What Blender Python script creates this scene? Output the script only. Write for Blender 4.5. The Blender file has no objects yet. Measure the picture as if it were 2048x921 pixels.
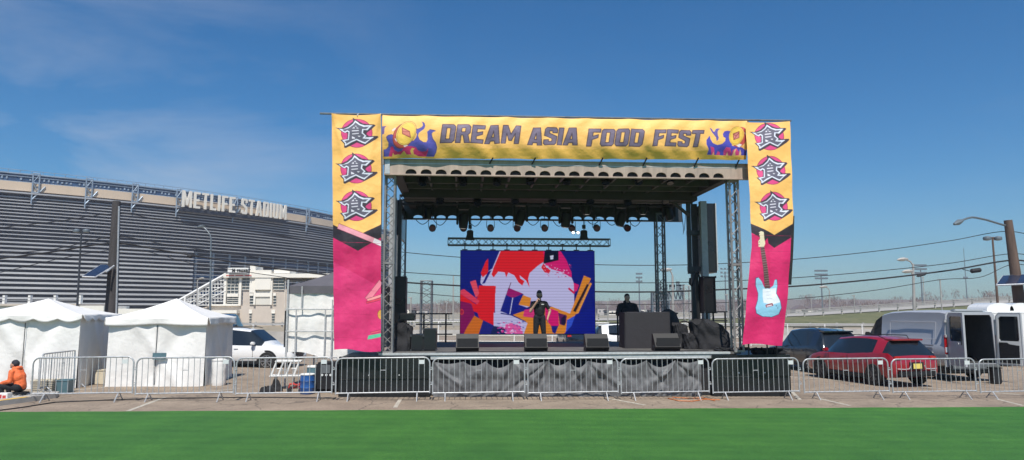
HAZE = 0.0004
import bpy, bmesh, math, random
import numpy as np
from mathutils import Vector, Matrix, Euler
from mathutils.geometry import tessellate_polygon
random.seed(7)
rng = np.random.RandomState(5)
PI = math.pi
SC = bpy.context.scene
COL = SC.collection

# ------------------------------------------------------------------ camera model
F = 1420.0; H = 2.38; PITCH = math.atan(160 / F)
CP, SP = math.cos(PITCH), math.sin(PITCH)
def ray(px, py):
    a = (px - 1024) / F; b = (460.5 - py) / F
    return Vector((a, CP - b * SP, SP + b * CP))
def P(px, py, Y):
    r = ray(px, py); t = Y / r.y
    return Vector((r.x * t, Y, H + r.z * t))
def gz(x):
    return -0.007 * max(-25, min(25, x))
def G(px, py):
    r = ray(px, py)
    t = -H / r.z
    for _ in range(6):
        t = (gz(r.x * t) - H) / r.z
    return Vector((r.x * t, r.y * t, H + r.z * t))

cam = bpy.data.cameras.new('camera'); camo = bpy.data.objects.new('camera', cam); COL.objects.link(camo)
camo.location = (0, 0, H); camo.rotation_euler = (PI / 2 + PITCH, 0, 0)
cam.sensor_width = 36; cam.lens = 36 * F / 2048; cam.clip_end = 20000; cam.clip_start = 0.1
SC.camera = camo

# stage frame
YAW = math.radians(4)
SU = Vector((math.cos(YAW), math.sin(YAW), 0)); SV = Vector((-math.sin(YAW), math.cos(YAW), 0))
_o = P(777, 708, 20.0); SO = Vector((_o.x, _o.y, 0))
SW, SD, DECK = 9.95, 6.6, 1.19
def S(px, py, sy):
    """stage-local (x, y, z) of the pixel on the stage plane y = sy"""
    r = ray(px, py); c = SO + SV * sy
    t = c.dot(SV) / r.dot(SV)
    p = Vector((0, 0, H)) + r * t
    return Vector(((p - SO).dot(SU), sy, p.z))
def toW(l):
    return SO + SU * l[0] + SV * l[1] + Vector((0, 0, l[2]))

# ------------------------------------------------------------------ materials
def lin(c):
    return tuple(((v / 12.92) if v <= 0.04045 else ((v + 0.055) / 1.055) ** 2.4) for v in c)
def rgb(r, g, b): return lin((r / 255, g / 255, b / 255))
MATS = {}
def mat(name, color, rough=0.6, metal=0.0, var=0.0, scale=6.0, bump=0.0, bscale=40.0, spec=0.5, coat=0.0, trans=0.0, var2=None, emis=None, streak=False):
    if name in MATS: return MATS[name]
    m = bpy.data.materials.new(name); m.use_nodes = True
    nt = m.node_tree; n = nt.nodes; b = n['Principled BSDF']
    b.inputs['Base Color'].default_value = (*color, 1)
    b.inputs['Roughness'].default_value = rough; b.inputs['Metallic'].default_value = metal
    b.inputs['Specular IOR Level'].default_value = spec
    b.inputs['Coat Weight'].default_value = coat
    if trans: b.inputs['Transmission Weight'].default_value = trans
    if emis:
        b.inputs['Emission Color'].default_value = (*color, 1); b.inputs['Emission Strength'].default_value = emis
    if var or bump:
        tc = n.new('ShaderNodeTexCoord')
    if var:
        mp = n.new('ShaderNodeMapping')
        if streak: mp.inputs['Scale'].default_value = (1, 1, 0.15)
        nt.links.new(tc.outputs['Object'], mp.inputs[0])
        nz = n.new('ShaderNodeTexNoise'); nz.inputs['Scale'].default_value = scale; nz.inputs['Detail'].default_value = 6; nz.inputs['Roughness'].default_value = .65
        nt.links.new(mp.outputs[0], nz.inputs['Vector'])
        rp = n.new('ShaderNodeValToRGB')
        rp.color_ramp.elements[0].position = .3; rp.color_ramp.elements[1].position = .7
        c2 = var2 or tuple(max(0, v * (1 - var)) for v in color)
        rp.color_ramp.elements[0].color = (*c2, 1)
        rp.color_ramp.elements[1].color = (*tuple(min(1, v * (1 + var * .5)) for v in color), 1)
        nt.links.new(nz.outputs['Fac'], rp.inputs[0]); nt.links.new(rp.outputs[0], b.inputs['Base Color'])
        rr = n.new('ShaderNodeMapRange'); rr.inputs[3].default_value = max(0.03, rough - .12); rr.inputs[4].default_value = min(1, rough + .1)
        nt.links.new(nz.outputs['Fac'], rr.inputs[0]); nt.links.new(rr.outputs[0], b.inputs['Roughness'])
    if bump:
        nz2 = n.new('ShaderNodeTexNoise'); nz2.inputs['Scale'].default_value = bscale; nz2.inputs['Detail'].default_value = 5
        nt.links.new(tc.outputs['Object'], nz2.inputs['Vector'])
        bp = n.new('ShaderNodeBump'); bp.inputs['Strength'].default_value = bump; bp.inputs['Distance'].default_value = .05
        nt.links.new(nz2.outputs['Fac'], bp.inputs['Height']); nt.links.new(bp.outputs[0], b.inputs['Normal'])
    MATS[name] = m
    return m
def artmat(name, rough=.65, emis=0.0, trans=0.0):
    m = bpy.data.materials.new(name); m.use_nodes = True; nt = m.node_tree; b = nt.nodes['Principled BSDF']
    at = nt.nodes.new('ShaderNodeAttribute'); at.attribute_name = 'art'
    b.inputs['Roughness'].default_value = rough
    if emis:
        b.inputs['Specular IOR Level'].default_value = .15
        b.inputs['Base Color'].default_value = (.006, .006, .006, 1)
        nt.links.new(at.outputs['Color'], b.inputs['Emission Color']); b.inputs['Emission Strength'].default_value = emis
    else:
        nt.links.new(at.outputs['Color'], b.inputs['Base Color'])
        tc = nt.nodes.new('ShaderNodeTexCoord'); nz = nt.nodes.new('ShaderNodeTexNoise'); nz.inputs['Scale'].default_value = 3.0; nz.inputs['Detail'].default_value = 3
        nt.links.new(tc.outputs['Object'], nz.inputs['Vector'])
        bp = nt.nodes.new('ShaderNodeBump'); bp.inputs['Strength'].default_value = .5; bp.inputs['Distance'].default_value = .07
        nt.links.new(nz.outputs['Fac'], bp.inputs['Height']); nt.links.new(bp.outputs[0], b.inputs['Normal'])
    return m

M = dict(
 galv=mat('galvanised_steel', (.47, .48, .49), .42, .35, .3, 12),
 alu=mat('aluminium', (.62, .62, .62), .4, .35, .2, 10),
 postm=mat('post_aluminium', (.31, .30, .30), .42, .35, .35, 6),
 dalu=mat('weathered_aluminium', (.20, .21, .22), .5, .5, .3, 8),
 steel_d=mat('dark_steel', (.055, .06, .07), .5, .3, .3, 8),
 blk=mat('black_plastic', (.012, .012, .013), .55, 0, .3, 9),
 blkcloth=mat('black_cloth', (.02, .02, .023), .9, 0, .4, 5, .4, 12),
 blkgloss=mat('black_glossy_panel', (.014, .015, .017), .3, 0, .35, 2, .12, 3),
 cream=mat('cream_painted_beam', (.46, .35, .285), .55, .1, .3, 4, streak=True),
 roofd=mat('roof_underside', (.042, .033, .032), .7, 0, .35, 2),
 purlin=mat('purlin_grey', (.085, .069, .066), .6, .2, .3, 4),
 deck=mat('deck_plywood', (.12, .115, .11), .7, 0, .4, 2, .1),
 white_vinyl=mat('white_vinyl', (.80, .78, .745), .5, 0, .08, 2, .45, 5, trans=0),
 grey_canopy=mat('grey_canopy', (.11, .105, .12), .7, 0, .15, 3, .2, 6),
 drape=mat('grey_mesh_fabric', (.135, .135, .14), .6, 0, .35, 9, .15, 60),
 conc=mat('concrete', (.42, .40, .37), .85, 0, .25, 1.2, .2, 8),
 wood=mat('brown_pole_wood', (.13, .085, .065), .85, 0, .4, 5, .4, 20, streak=True),
 woodg=mat('grey_brown_pole_wood', (.062, .056, .056), .85, 0, .35, 5, .4, 20, streak=True),
 rubber=mat('rubber', (.02, .02, .02), .8, 0, .3, 12),
 rim=mat('wheel_rim', (.45, .46, .48), .3, .85, .1),
 rimd=mat('dark_wheel_rim', (.12, .12, .13), .35, .7, .1),
 glass=mat('car_glass', (.012, .016, .02), .06, 0, spec=.8),
 redp=mat('red_car_paint', (.34, .010, .024), .28, .15, coat=.8),
 silverp=mat('silver_van_paint', (.44, .45, .48), .38, .1, .05, 1, coat=.35),
 whitep=mat('white_car_paint', (.78, .78, .77), .3, 0, .04, 1, coat=.6),
 darkp=mat('dark_blue_car_paint', (.012, .018, .03), .22, .2, coat=.9),
 tail=mat('tail_light_red', (.45, .01, .012), .2, coat=.6),
 lens=mat('clear_lens', (.75, .76, .78), .15, .2),
 yplate=mat('yellow_plate', (.75, .60, .14), .5),
 wht=mat('white_paint', (.78, .77, .74), .55, 0, .1, 4),
 orange=mat('orange_jacket', (.85, .17, .05), .7, 0, .2, 9, .5, 14),
 navy=mat('dark_trousers', (.009, .010, .014), .85, 0, .3, 8, .3, 20),
 tee=mat('dark_tshirt', (.006, .0065, .009), .85, 0, .2, 8, .3, 14),
 skin=mat('skin', (.52, .29, .20), .55, 0, .08, 20),
 hair=mat('dark_hair', (.015, .012, .012), .7),
 beanie=mat('dark_knit', (.03, .03, .04), .9, 0, .2, 20),
 blue=mat('blue_drum_plastic', (.02, .09, .30), .35, 0, .2, 4),
 teal=mat('teal_plastic', (.09, .17, .20), .55, 0, .2, 4),
 beige=mat('beige_plastic', (.62, .55, .42), .6, 0, .15, 4),
 redm=mat('red_paint', (.55, .06, .05), .5, 0, .2, 6),
 yel=mat('yellow_paint', (.70, .42, .06), .7, 0, .3, 9),
 bldg=mat('beige_render_wall', (.56, .49, .42), .85, 0, .12, .4),
 bldgw=mat('pale_building_trim', (.80, .76, .68), .7, 0, .08, .6),
 wing=mat('building_window_glass', (.13, .15, .16), .2, 0, .3, .8),
 sfin=mat('stadium_louver', (.43, .43, .44), .5, .2, .12, .1),
 sfin2=mat('stadium_louver_pale', (.54, .54, .54), .5, .2, .12, .1),
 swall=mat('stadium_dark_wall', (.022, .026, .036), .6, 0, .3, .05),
 sband=mat('stadium_beige_band', (.62, .49, .36), .7, 0, .1, .1),
 sblue=mat('stadium_blue_steel', (.04, .09, .18), .5, .2, .5, .5),
 sblue2=mat('stadium_pale_steel', (.30, .38, .47), .5, .3, .3, .3),
 letter=mat('sign_letter_white', (.78, .73, .64), .5, 0, .05, .5),
 wire=mat('black_cable', (.015, .015, .018), .7),
 ocable=mat('orange_cable', (.55, .16, .04), .6),
 solar=mat('solar_cells', (.02, .03, .06), .15, 0, .2, 3, spec=.8),
 lamp=mat('lamp_housing', (.17, .20, .22), .5, .4),
 bark=mat('bare_tree_bark', (.17, .125, .105), .9, 0, .3, 1),
 house=mat('house_siding', (.50, .47, .45), .8, 0, .3, .1),
 hroof=mat('house_roof', (.16, .13, .13), .8),
 guard=mat('guardrail_steel', (.42, .40, .37), .5, .3, .2, .5),
 chairp=mat('dark_red_lens', (.10, .012, .03), .15, 0, spec=.7),
)
# ------------------------------------------------------------------ objects
def link(o, parent=None):
    COL.objects.link(o)
    if parent is not None: o.parent = parent
    return o
def tag(o, label, cat, group=None, kind=None):
    if label: o['label'] = label
    if cat: o['category'] = cat
    if group: o['group'] = group
    if kind: o['kind'] = kind
    return o
def thing(name, label, cat, loc=(0, 0, 0), rz=0, group=None):
    o = bpy.data.objects.new(name, None); link(o); o.empty_display_size = .2
    o.location = loc; o.rotation_euler = (0, 0, rz)
    return tag(o, label, cat, group)
def sthing(name, label, cat, sx, sy, z=DECK, rz=0, group=None):
    return thing(name, label, cat, toW((sx, sy, z)), YAW + rz, group)
class MB:
    def __init__(s): s.v = []; s.f = []; s.mi = []
    def add(s, vs, fs, mi=0):
        n = len(s.v); s.v += [tuple(v) for v in vs]
        s.f += [tuple(i + n for i in f) for f in fs]; s.mi += [mi] * len(fs); return s
    def box(s, x0, y0, z0, x1, y1, z1, mi=0, mtx=None):
        vs = [Vector(p) for p in [(x0, y0, z0), (x1, y0, z0), (x1, y1, z0), (x0, y1, z0), (x0, y0, z1), (x1, y0, z1), (x1, y1, z1), (x0, y1, z1)]]
        if mtx: vs = [mtx @ v for v in vs]
        return s.add(vs, [(0, 3, 2, 1), (4, 5, 6, 7), (0, 1, 5, 4), (1, 2, 6, 5), (2, 3, 7, 6), (3, 0, 4, 7)], mi)
    def bevbox(s, x0, y0, z0, x1, y1, z1, b=.02, mi=0, mtx=None):
        bm = bmesh.new(); bmesh.ops.create_cube(bm, size=1)
        for v in bm.verts: v.co = Vector(((x0 + x1) / 2 + v.co.x * (x1 - x0), (y0 + y1) / 2 + v.co.y * (y1 - y0), (z0 + z1) / 2 + v.co.z * (z1 - z0)))
        bmesh.ops.bevel(bm, geom=bm.edges[:], offset=b, segments=2, affect='EDGES')
        vs = [(mtx @ v.co) if mtx else v.co.copy() for v in bm.verts]; bm.verts.index_update()
        fs = [[v.index for v in f.verts] for f in bm.faces]; bm.free()
        return s.add(vs, fs, mi)
    def tube(s, p0, p1, r, n=6, r2=None, mi=0, cap=True):
        p0, p1 = Vector(p0), Vector(p1); d = p1 - p0
        if d.length < 1e-6: return s
        q = d.to_track_quat('Z', 'Y'); r2 = r if r2 is None else r2
        vs = []
        for k, (p, rr) in enumerate(((p0, r), (p1, r2))):
            for i in range(n):
                a = 2 * PI * (i + .5) / n
                vs.append(p + q @ Vector((math.cos(a) * rr, math.sin(a) * rr, 0)))
        fs = [(i, (i + 1) % n, n + (i + 1) % n, n + i) for i in range(n)]
        if cap: fs += [tuple(range(n))[::-1], tuple(range(n, 2 * n))]
        return s.add(vs, fs, mi)
    def path(s, pts, r, n=6, mi=0):
        pts = [Vector(p) for p in pts]; vs = []; m = len(pts)
        up = None
        for k, p in enumerate(pts):
            d = (pts[min(k + 1, m - 1)] - pts[max(k - 1, 0)]).normalized()
            if up is None: up = d.orthogonal().normalized()
            up = (up - d * up.dot(d)).normalized(); sd = d.cross(up)
            rr = r[k] if isinstance(r, (list, tuple)) else r
            for i in range(n):
                a = 2 * PI * i / n
                vs.append(p + up * math.cos(a) * rr + sd * math.sin(a) * rr)
        fs = []
        for k in range(m - 1):
            for i in range(n):
                a = k * n + i; b = k * n + (i + 1) % n
                fs.append((a, b, b + n, a + n))
        fs += [tuple(range(n))[::-1], tuple(range((m - 1) * n, m * n))]
        return s.add(vs, fs, mi)
    def prism(s, poly, f0, f1, mi=0, holes=None):
        """poly: 2d pts; f0,f1: functions 2d->3d for the two faces"""
        loops = [poly] + (holes or [])
        allp = [p for l in loops for p in l]
        tri = tessellate_polygon([[Vector((p[0], p[1], 0)) for p in l] for l in loops])
        n = len(allp)
        fs = [tuple(t) for t in tri] + [tuple(i + n for i in t)[::-1] for t in tri]
        o = 0
        for l in loops:
            for i in range(len(l)):
                a = o + i; b = o + (i + 1) % len(l); fs.append((a, b, b + n, a + n))
            o += len(l)
        return s.add([f0(p) for p in allp] + [f1(p) for p in allp], fs, mi)
    def grid(s, fn, nu, nv, mi=0):
        vs = [fn(i / nu, j / nv) for j in range(nv + 1) for i in range(nu + 1)]
        fs = [(j * (nu + 1) + i, j * (nu + 1) + i + 1, (j + 1) * (nu + 1) + i + 1, (j + 1) * (nu + 1) + i) for j in range(nv) for i in range(nu)]
        return s.add(vs, fs, mi)
    def lathe(s, prof, c=(0, 0, 0), n=16, mi=0, mtx=None):
        vs = []; c = Vector(c)
        for r, z in prof:
            for i in range(n):
                a = 2 * PI * i / n; v = Vector((r * math.cos(a), r * math.sin(a), z))
                if mtx: v = mtx @ v
                vs.append(c + v)
        fs = []
        for k in range(len(prof) - 1):
            for i in range(n):
                a = k * n + i; b = k * n + (i + 1) % n; fs.append((a, b, b + n, a + n))
        fs += [tuple(range(n))[::-1], tuple(range((len(prof) - 1) * n, len(prof) * n))]
        return s.add(vs, fs, mi)
    def build(s, name, m, parent=None, smooth=False, world=False, label=None, angle=35, solid=0, fix=True):
        me = bpy.data.meshes.new(name)
        off = parent.location if (world and parent is not None) else Vector((0, 0, 0))
        me.from_pydata([tuple(Vector(v) - off) for v in s.v], [], s.f)
        ms = m if isinstance(m, (list, tuple)) else [m]
        for x in ms: me.materials.append(x)
        if len(ms) > 1: me.polygons.foreach_set('material_index', s.mi)
        me.validate(); me.update()
        if fix:
            bm = bmesh.new(); bm.from_mesh(me); bmesh.ops.recalc_face_normals(bm, faces=bm.faces[:]); bm.to_mesh(me); bm.free()
        if smooth:
            me.shade_smooth(); me.set_sharp_from_angle(angle=math.radians(angle))
        o = bpy.data.objects.new(name, me); link(o, parent)
        if solid:
            md = o.modifiers.new('solid', 'SOLIDIFY'); md.thickness = solid; md.offset = 0
        if label: o['label'] = label
        return o
def wroot(name, label, cat, p, group=None):
    """unrotated root; children built with world=True"""
    return thing(name, label, cat, p, 0, group)
def dup(root, loc=None, rz=None, label=None, parent=None):
    c = root.copy(); COL.objects.link(c)
    if parent is not None: c.parent = parent
    if loc is not None: c.location = loc
    if rz is not None: c.rotation_euler = (0, 0, rz)
    if label: c['label'] = label
    for ch in root.children:
        dup(ch, parent=c)
    return c
# ------------------------------------------------------------------ block lettering
t_ = .26
GL = {
 'D': (.72, [(0, 0), (.6, 0), (.72, .12), (.72, .88), (.6, 1), (0, 1)], [[(.26, .2), (.46, .2), (.46, .8), (.26, .8)]]),
 'R': (.74, [(0, 0), (.26, 0), (.26, .4), (.36, .4), (.48, 0), (.76, 0), (.62, .43), (.72, .54), (.72, .88), (.6, 1), (0, 1)], [[(.26, .58), (.46, .58), (.46, .8), (.26, .8)]]),
 'E': (.66, [(0, 0), (.64, 0), (.64, .21), (.26, .21), (.26, .38), (.56, .50), (.56, .66), (.26, .58), (.26, .79), (.66, .79), (.66, 1), (0, 1)], []),
 'F': (.66, [(0, 0), (.26, 0), (.26, .36), (.56, .48), (.56, .66), (.26, .56), (.26, .79), (.66, .79), (.66, 1), (0, 1)], []),
 'A': (.80, [(0, 0), (.26, 0), (.29, .14), (.51, .14), (.54, 0), (.80, 0), (.60, 1), (.20, 1)], [[(.34, .34), (.46, .34), (.40, .70)]]),
 'M': (.94, [(0, 0), (.24, 0), (.24, .56), (.40, .16), (.54, .16), (.70, .56), (.70, 0), (.94, 0), (.94, 1), (.68, 1), (.47, .50), (.26, 1), (0, 1)], []),
 'S': (.70, [(.1, 0), (.6, 0), (.7, .1), (.7, .50), (.26, .68), (.26, .8), (.44, .8), (.44, .7), (.7, .7), (.7, .88), (.6, 1), (.1, 1), (0, .9), (0, .54), (.44, .36), (.44, .2), (.26, .2), (.26, .3), (0, .3), (0, .1)], []),
 'I': (.26, [(0, 0), (.26, 0), (.26, 1), (0, 1)], []),
 'O': (.72, [(.1, 0), (.62, 0), (.72, .12), (.72, .88), (.62, 1), (.1, 1), (0, .88), (0, .12)], [[(.26, .2), (.46, .2), (.46, .8), (.26, .8)]]),
 'T': (.70, [(.22, 0), (.48, 0), (.48, .79), (.7, .79), (.7, 1), (0, 1), (0, .79), (.22, .79)], []),
 'L': (.60, [(0, 0), (.6, 0), (.6, .21), (.26, .21), (.26, 1), (0, 1)], []),
 'U': (.70, [(.1, 0), (.6, 0), (.7, .1), (.7, 1), (.44, 1), (.44, .21), (.26, .21), (.26, 1), (0, 1), (0, .1)], []),
 'N': (.74, [(0, 0), (.24, 0), (.24, .55), (.48, 0), (.74, 0), (.74, 1), (.5, 1), (.5, .45), (.26, 1), (0, 1)], []),
 'e': (.62, [(0, 0), (.62, 0), (.62, .2), (.26, .2), (.26, .41), (.56, .41), (.56, .6), (.26, .6), (.26, .8), (.62, .8), (.62, 1), (0, 1)], []),
 'f': (.62, [(0, 0), (.26, 0), (.26, .41), (.56, .41), (.56, .6), (.26, .6), (.26, .8), (.62, .8), (.62, 1), (0, 1)], []),
}
def layout(text, gap=.09, space=.34):
    x = 0; out = []
    for ch in text:
        if ch == ' ': x += space; continue
        w, o, h = GL[ch]; out.append((ch, x, o, h)); x += w + gap
    return out, x - gap
def thin_glyphs(w=.42, a=.15, c=.13):
    """condensed capitals: stroke a wide, c high"""
    h = .5
    return {
     'E': (w, [(0, 0), (w, 0), (w, c), (a, c), (a, h - c / 2), (w * .88, h - c / 2), (w * .88, h + c / 2), (a, h + c / 2), (a, 1 - c), (w, 1 - c), (w, 1), (0, 1)], []),
     'F': (w, [(0, 0), (a, 0), (a, h - c / 2), (w * .88, h - c / 2), (w * .88, h + c / 2), (a, h + c / 2), (a, 1 - c), (w, 1 - c), (w, 1), (0, 1)], []),
     'T': (w * 1.05, [(w * .525 - a / 2, 0), (w * .525 + a / 2, 0), (w * .525 + a / 2, 1 - c), (w * 1.05, 1 - c), (w * 1.05, 1), (0, 1), (0, 1 - c), (w * .525 - a / 2, 1 - c)], []),
     'L': (w * .95, [(0, 0), (w * .95, 0), (w * .95, c), (a, c), (a, 1), (0, 1)], []),
     'I': (a, [(0, 0), (a, 0), (a, 1), (0, 1)], []),
     'U': (w * 1.08, [(.06, 0), (w * 1.08 - .06, 0), (w * 1.08, .07), (w * 1.08, 1), (w * 1.08 - a, 1), (w * 1.08 - a, c), (a, c), (a, 1), (0, 1), (0, .07)], []),
     'D': (w * 1.08, [(0, 0), (w * 1.08 - .07, 0), (w * 1.08, .08), (w * 1.08, .92), (w * 1.08 - .07, 1), (0, 1)], [[(a, c), (w * 1.08 - a, c), (w * 1.08 - a, 1 - c), (a, 1 - c)]]),
     'A': (w * 1.2, [(0, 0), (a, 0), (a + .03, .2), (w * 1.2 - a - .03, .2), (w * 1.2 - a, 0), (w * 1.2, 0), (w * .6 + .1, 1), (w * .6 - .1, 1)], [[(a + .05, .33), (w * 1.2 - a - .05, .33), (w * .6, .80)]]),
     'M': (w * 1.5, [(0, 0), (a, 0), (a, .6), (w * .75 - .06, .12), (w * .75 + .06, .12), (w * 1.5 - a, .6), (w * 1.5 - a, 0), (w * 1.5, 0), (w * 1.5, 1), (w * 1.5 - a * 1.05, 1), (w * .75, .45), (a * 1.05, 1), (0, 1)], []),
     'S': (w * 1.08, [(.06, 0), (w * 1.08 - .06, 0), (w * 1.08, .08), (w * 1.08, .46), (a, .68), (a, 1 - c), (w * 1.08 - a, 1 - c), (w * 1.08 - a, .74), (w * 1.08, .74), (w * 1.08, .92), (w * 1.08 - .06, 1), (.06, 1), (0, .92), (0, .58), (w * 1.08 - a, .36), (w * 1.08 - a, c), (a, c), (a, .27), (0, .27), (0, .08)], []),
    }
GT = thin_glyphs()
def layout_thin(text, gap, space):
    x = 0; out = []
    for ch in text:
        if ch == ' ': x += space; continue
        w, o, h = GT[ch]; out.append((ch, x, o, h)); x += w + gap
    return out, x - gap
# ------------------------------------------------------------------ painted fabric
class Art:
    def __init__(s, w, h, res, bg):
        s.nu = int(round(w / res)); s.nv = int(round(h / res)); s.w = w; s.h = h
        s.K = 2
        s.img = np.zeros((s.nv * s.K + s.K, s.nu * s.K + s.K, 3)); s.img[:] = lin([c / 255 for c in bg])
        yy, xx = np.mgrid[0:s.img.shape[0], 0:s.img.shape[1]]
        s.x = (xx - .5) / s.K / s.nu * w; s.y = (yy - .5) / s.K / s.nv * h     # y measured downwards from the top
    def _in(s, poly):
        xs = [p[0] for p in poly]; ys = [p[1] for p in poly]
        rx = s.img.shape[1] / (s.w * (1 + 1 / s.nu)); ry = s.img.shape[0] / (s.h * (1 + 1 / s.nv))
        i0 = max(0, int(min(ys) * ry) - 2); i1 = min(s.img.shape[0], int(max(ys) * ry) + 4)
        j0 = max(0, int(min(xs) * rx) - 2); j1 = min(s.img.shape[1], int(max(xs) * rx) + 4)
        if i1 <= i0 or j1 <= j0: return None
        X = s.x[i0:i1, j0:j1]; Y = s.y[i0:i1, j0:j1]; c = np.zeros(X.shape, bool); n = len(poly)
        for k in range(n):
            x0, y0 = poly[k]; x1, y1 = poly[(k + 1) % n]
            if y0 == y1: continue
            m = ((y0 > Y) != (y1 > Y)) & (X < (x1 - x0) * (Y - y0) / (y1 - y0) + x0)
            c ^= m
        return (slice(i0, i1), slice(j0, j1)), c
    def poly(s, pts, col, holes=()):
        r = s._in(pts)
        if r is None: return
        sl, m = r
        if holes:
            for hp in holes:
                q = s._in(hp)
                if q is None: continue
                full = np.zeros(s.img.shape[:2], bool); full[q[0]] = q[1]; m = m & ~full[sl]
        s.img[sl][m] = lin([c / 255 for c in col])
    def ell(s, cx, cy, rx, ry, col, rot=0, n=40):
        c, d = math.cos(rot), math.sin(rot)
        s.poly([(cx + rx * math.cos(a) * c - ry * math.sin(a) * d, cy + rx * math.cos(a) * d + ry * math.sin(a) * c) for a in np.linspace(0, 2 * PI, n, endpoint=False)], col)
    def line(s, pts, w, col):
        for (x0, y0), (x1, y1) in zip(pts[:-1], pts[1:]):
            dx, dy = x1 - x0, y1 - y0; L = math.hypot(dx, dy) or 1; nx, ny = -dy / L * w / 2, dx / L * w / 2
            ex, ey = dx / L * w * .3, dy / L * w * .3
            s.poly([(x0 + nx - ex, y0 + ny - ey), (x1 + nx + ex, y1 + ny + ey), (x1 - nx + ex, y1 - ny + ey), (x0 - nx - ex, y0 - ny - ey)], col)
    def mesh(s, name, fn, m, parent=None):
        nu, nv, K = s.nu, s.nv, s.K
        a = s.img[:(nv + 1) * K, :(nu + 1) * K].reshape(nv + 1, K, nu + 1, K, 3).mean(axis=(1, 3))
        U, V = np.meshgrid(np.linspace(0, 1, nu + 1), np.linspace(0, 1, nv + 1))
        pts = fn(U, V).reshape(-1, 3)
        idx = (np.arange(nv)[:, None] * (nu + 1) + np.arange(nu)[None, :]).ravel()
        fs = np.stack([idx, idx + nu + 1, idx + nu + 2, idx + 1], 1)
        me = bpy.data.meshes.new(name)
        me.vertices.add(len(pts)); me.vertices.foreach_set('co', pts.astype(np.float32).ravel())
        me.loops.add(fs.size); me.loops.foreach_set('vertex_index', fs.ravel().astype(np.int32))
        me.polygons.add(len(fs)); me.polygons.foreach_set('loop_start', (np.arange(len(fs)) * 4).astype(np.int32))
        me.update(calc_edges=True); me.validate()
        at = me.attributes.new('art', 'FLOAT_COLOR', 'POINT')
        c = np.ones((len(pts), 4), np.float32); c[:, :3] = a.reshape(-1, 3); at.data.foreach_set('color', c.ravel())
        me.materials.append(m); me.shade_smooth()
        o = bpy.data.objects.new(name, me); link(o, parent)
        return o
def truss(mb, p0, p1, w, h, rt=.025, rb=.012, seg=None, zig=True, up=Vector((0, 0, 1))):
    """box truss between p0 and p1 (centre line)"""
    p0, p1 = Vector(p0), Vector(p1); d = p1 - p0; L = d.length; d.normalize()
    if abs(d.z) > .9: a, b = Vector((1, 0, 0)), Vector((0, 1, 0))
    else:
        b = Vector((0, 0, 1)); a = d.cross(b).normalized()
    cs = [a * sx * w / 2 + b * sz * h / 2 for sx, sz in ((-1, -1), (1, -1), (1, 1), (-1, 1))]
    for c in cs: mb.tube(p0 + c, p1 + c, rt, 8)
    seg = seg or max(2, int(round(L / max(w, h))))
    for k in range(seg):
        q0 = p0 + d * L * k / seg; q1 = p0 + d * L * (k + 1) / seg
        for i in range(4):
            c0, c1 = cs[i], cs[(i + 1) % 4]
            if k % 2: c0, c1 = c1, c0
            mb.tube(q0 + c0, q1 + c1, rb, 5, cap=False)
    for q in (p0, p1):
        for i in range(4): mb.tube(q + cs[i], q + cs[(i + 1) % 4], rb, 5)
# ------------------------------------------------------------------ sky and sun
SUN_EL = math.radians(57); sd = Vector((-.05 * math.cos(SUN_EL), math.cos(SUN_EL), -math.sin(SUN_EL)))
sun = bpy.data.lights.new('sun', 'SUN'); suno = bpy.data.objects.new('sun', sun); COL.objects.link(suno)
sun.energy = 4.9; sun.angle = math.radians(.53); sun.color = (1, .95, .87)
suno.rotation_euler = sd.to_track_quat('-Z', 'Y').to_euler(); suno.location = (0, -20, 40)
w = bpy.data.worlds.new('World'); SC.world = w; w.use_nodes = True
nt = w.node_tree; N = nt.nodes; bg = N['Background']
sky = N.new('ShaderNodeTexSky'); sky.sky_type = 'NISHITA'; sky.sun_disc = False
sky.sun_elevation = SUN_EL; sky.sun_rotation = math.radians(177); sky.air_density = 1.1; sky.dust_density = .5; sky.ozone_density = 3.5; sky.altitude = 0
hs = N.new('ShaderNodeHueSaturation'); hs.inputs['Saturation'].default_value = 1.15; hs.inputs['Value'].default_value = 1.0
tn = N.new('ShaderNodeMixRGB'); tn.blend_type = 'MULTIPLY'; tn.inputs['Fac'].default_value = 1; tn.inputs['Color2'].default_value = (.60, .82, .99, 1)
nt.links.new(sky.outputs[0], tn.inputs['Color1']); nt.links.new(tn.outputs[0], hs.inputs['Color'])
# thin wisps of cirrus low on the left
tc = N.new('ShaderNodeTexCoord'); mp = N.new('ShaderNodeMapping'); mp.inputs['Scale'].default_value = (1.3, 1.3, 4.5); mp.inputs['Rotation'].default_value = (0, .35, 0)
nz = N.new('ShaderNodeTexNoise'); nz.inputs['Scale'].default_value = 1.6; nz.inputs['Detail'].default_value = 8; nz.inputs['Roughness'].default_value = .6; nz.inputs['Distortion'].default_value = .4
nt.links.new(tc.outputs['Generated'], mp.inputs[0]); nt.links.new(mp.outputs[0], nz.inputs['Vector'])
r1 = N.new('ShaderNodeMapRange'); r1.inputs[1].default_value = .45; r1.inputs[2].default_value = .78
nt.links.new(nz.outputs['Fac'], r1.inputs[0])
sep = N.new('ShaderNodeSeparateXYZ'); nt.links.new(tc.outputs['Generated'], sep.inputs[0])
r2 = N.new('ShaderNodeMapRange'); r2.inputs[1].default_value = -.10; r2.inputs[2].default_value = -.5; r2.inputs[3].default_value = .08; r2.inputs[4].default_value = .75
nt.links.new(sep.outputs['X'], r2.inputs[0])
r3 = N.new('ShaderNodeMapRange'); r3.inputs[1].default_value = .50; r3.inputs[2].default_value = .12; r3.inputs[3].default_value = .15; r3.inputs[4].default_value = 1
nt.links.new(sep.outputs['Z'], r3.inputs[0])
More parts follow.
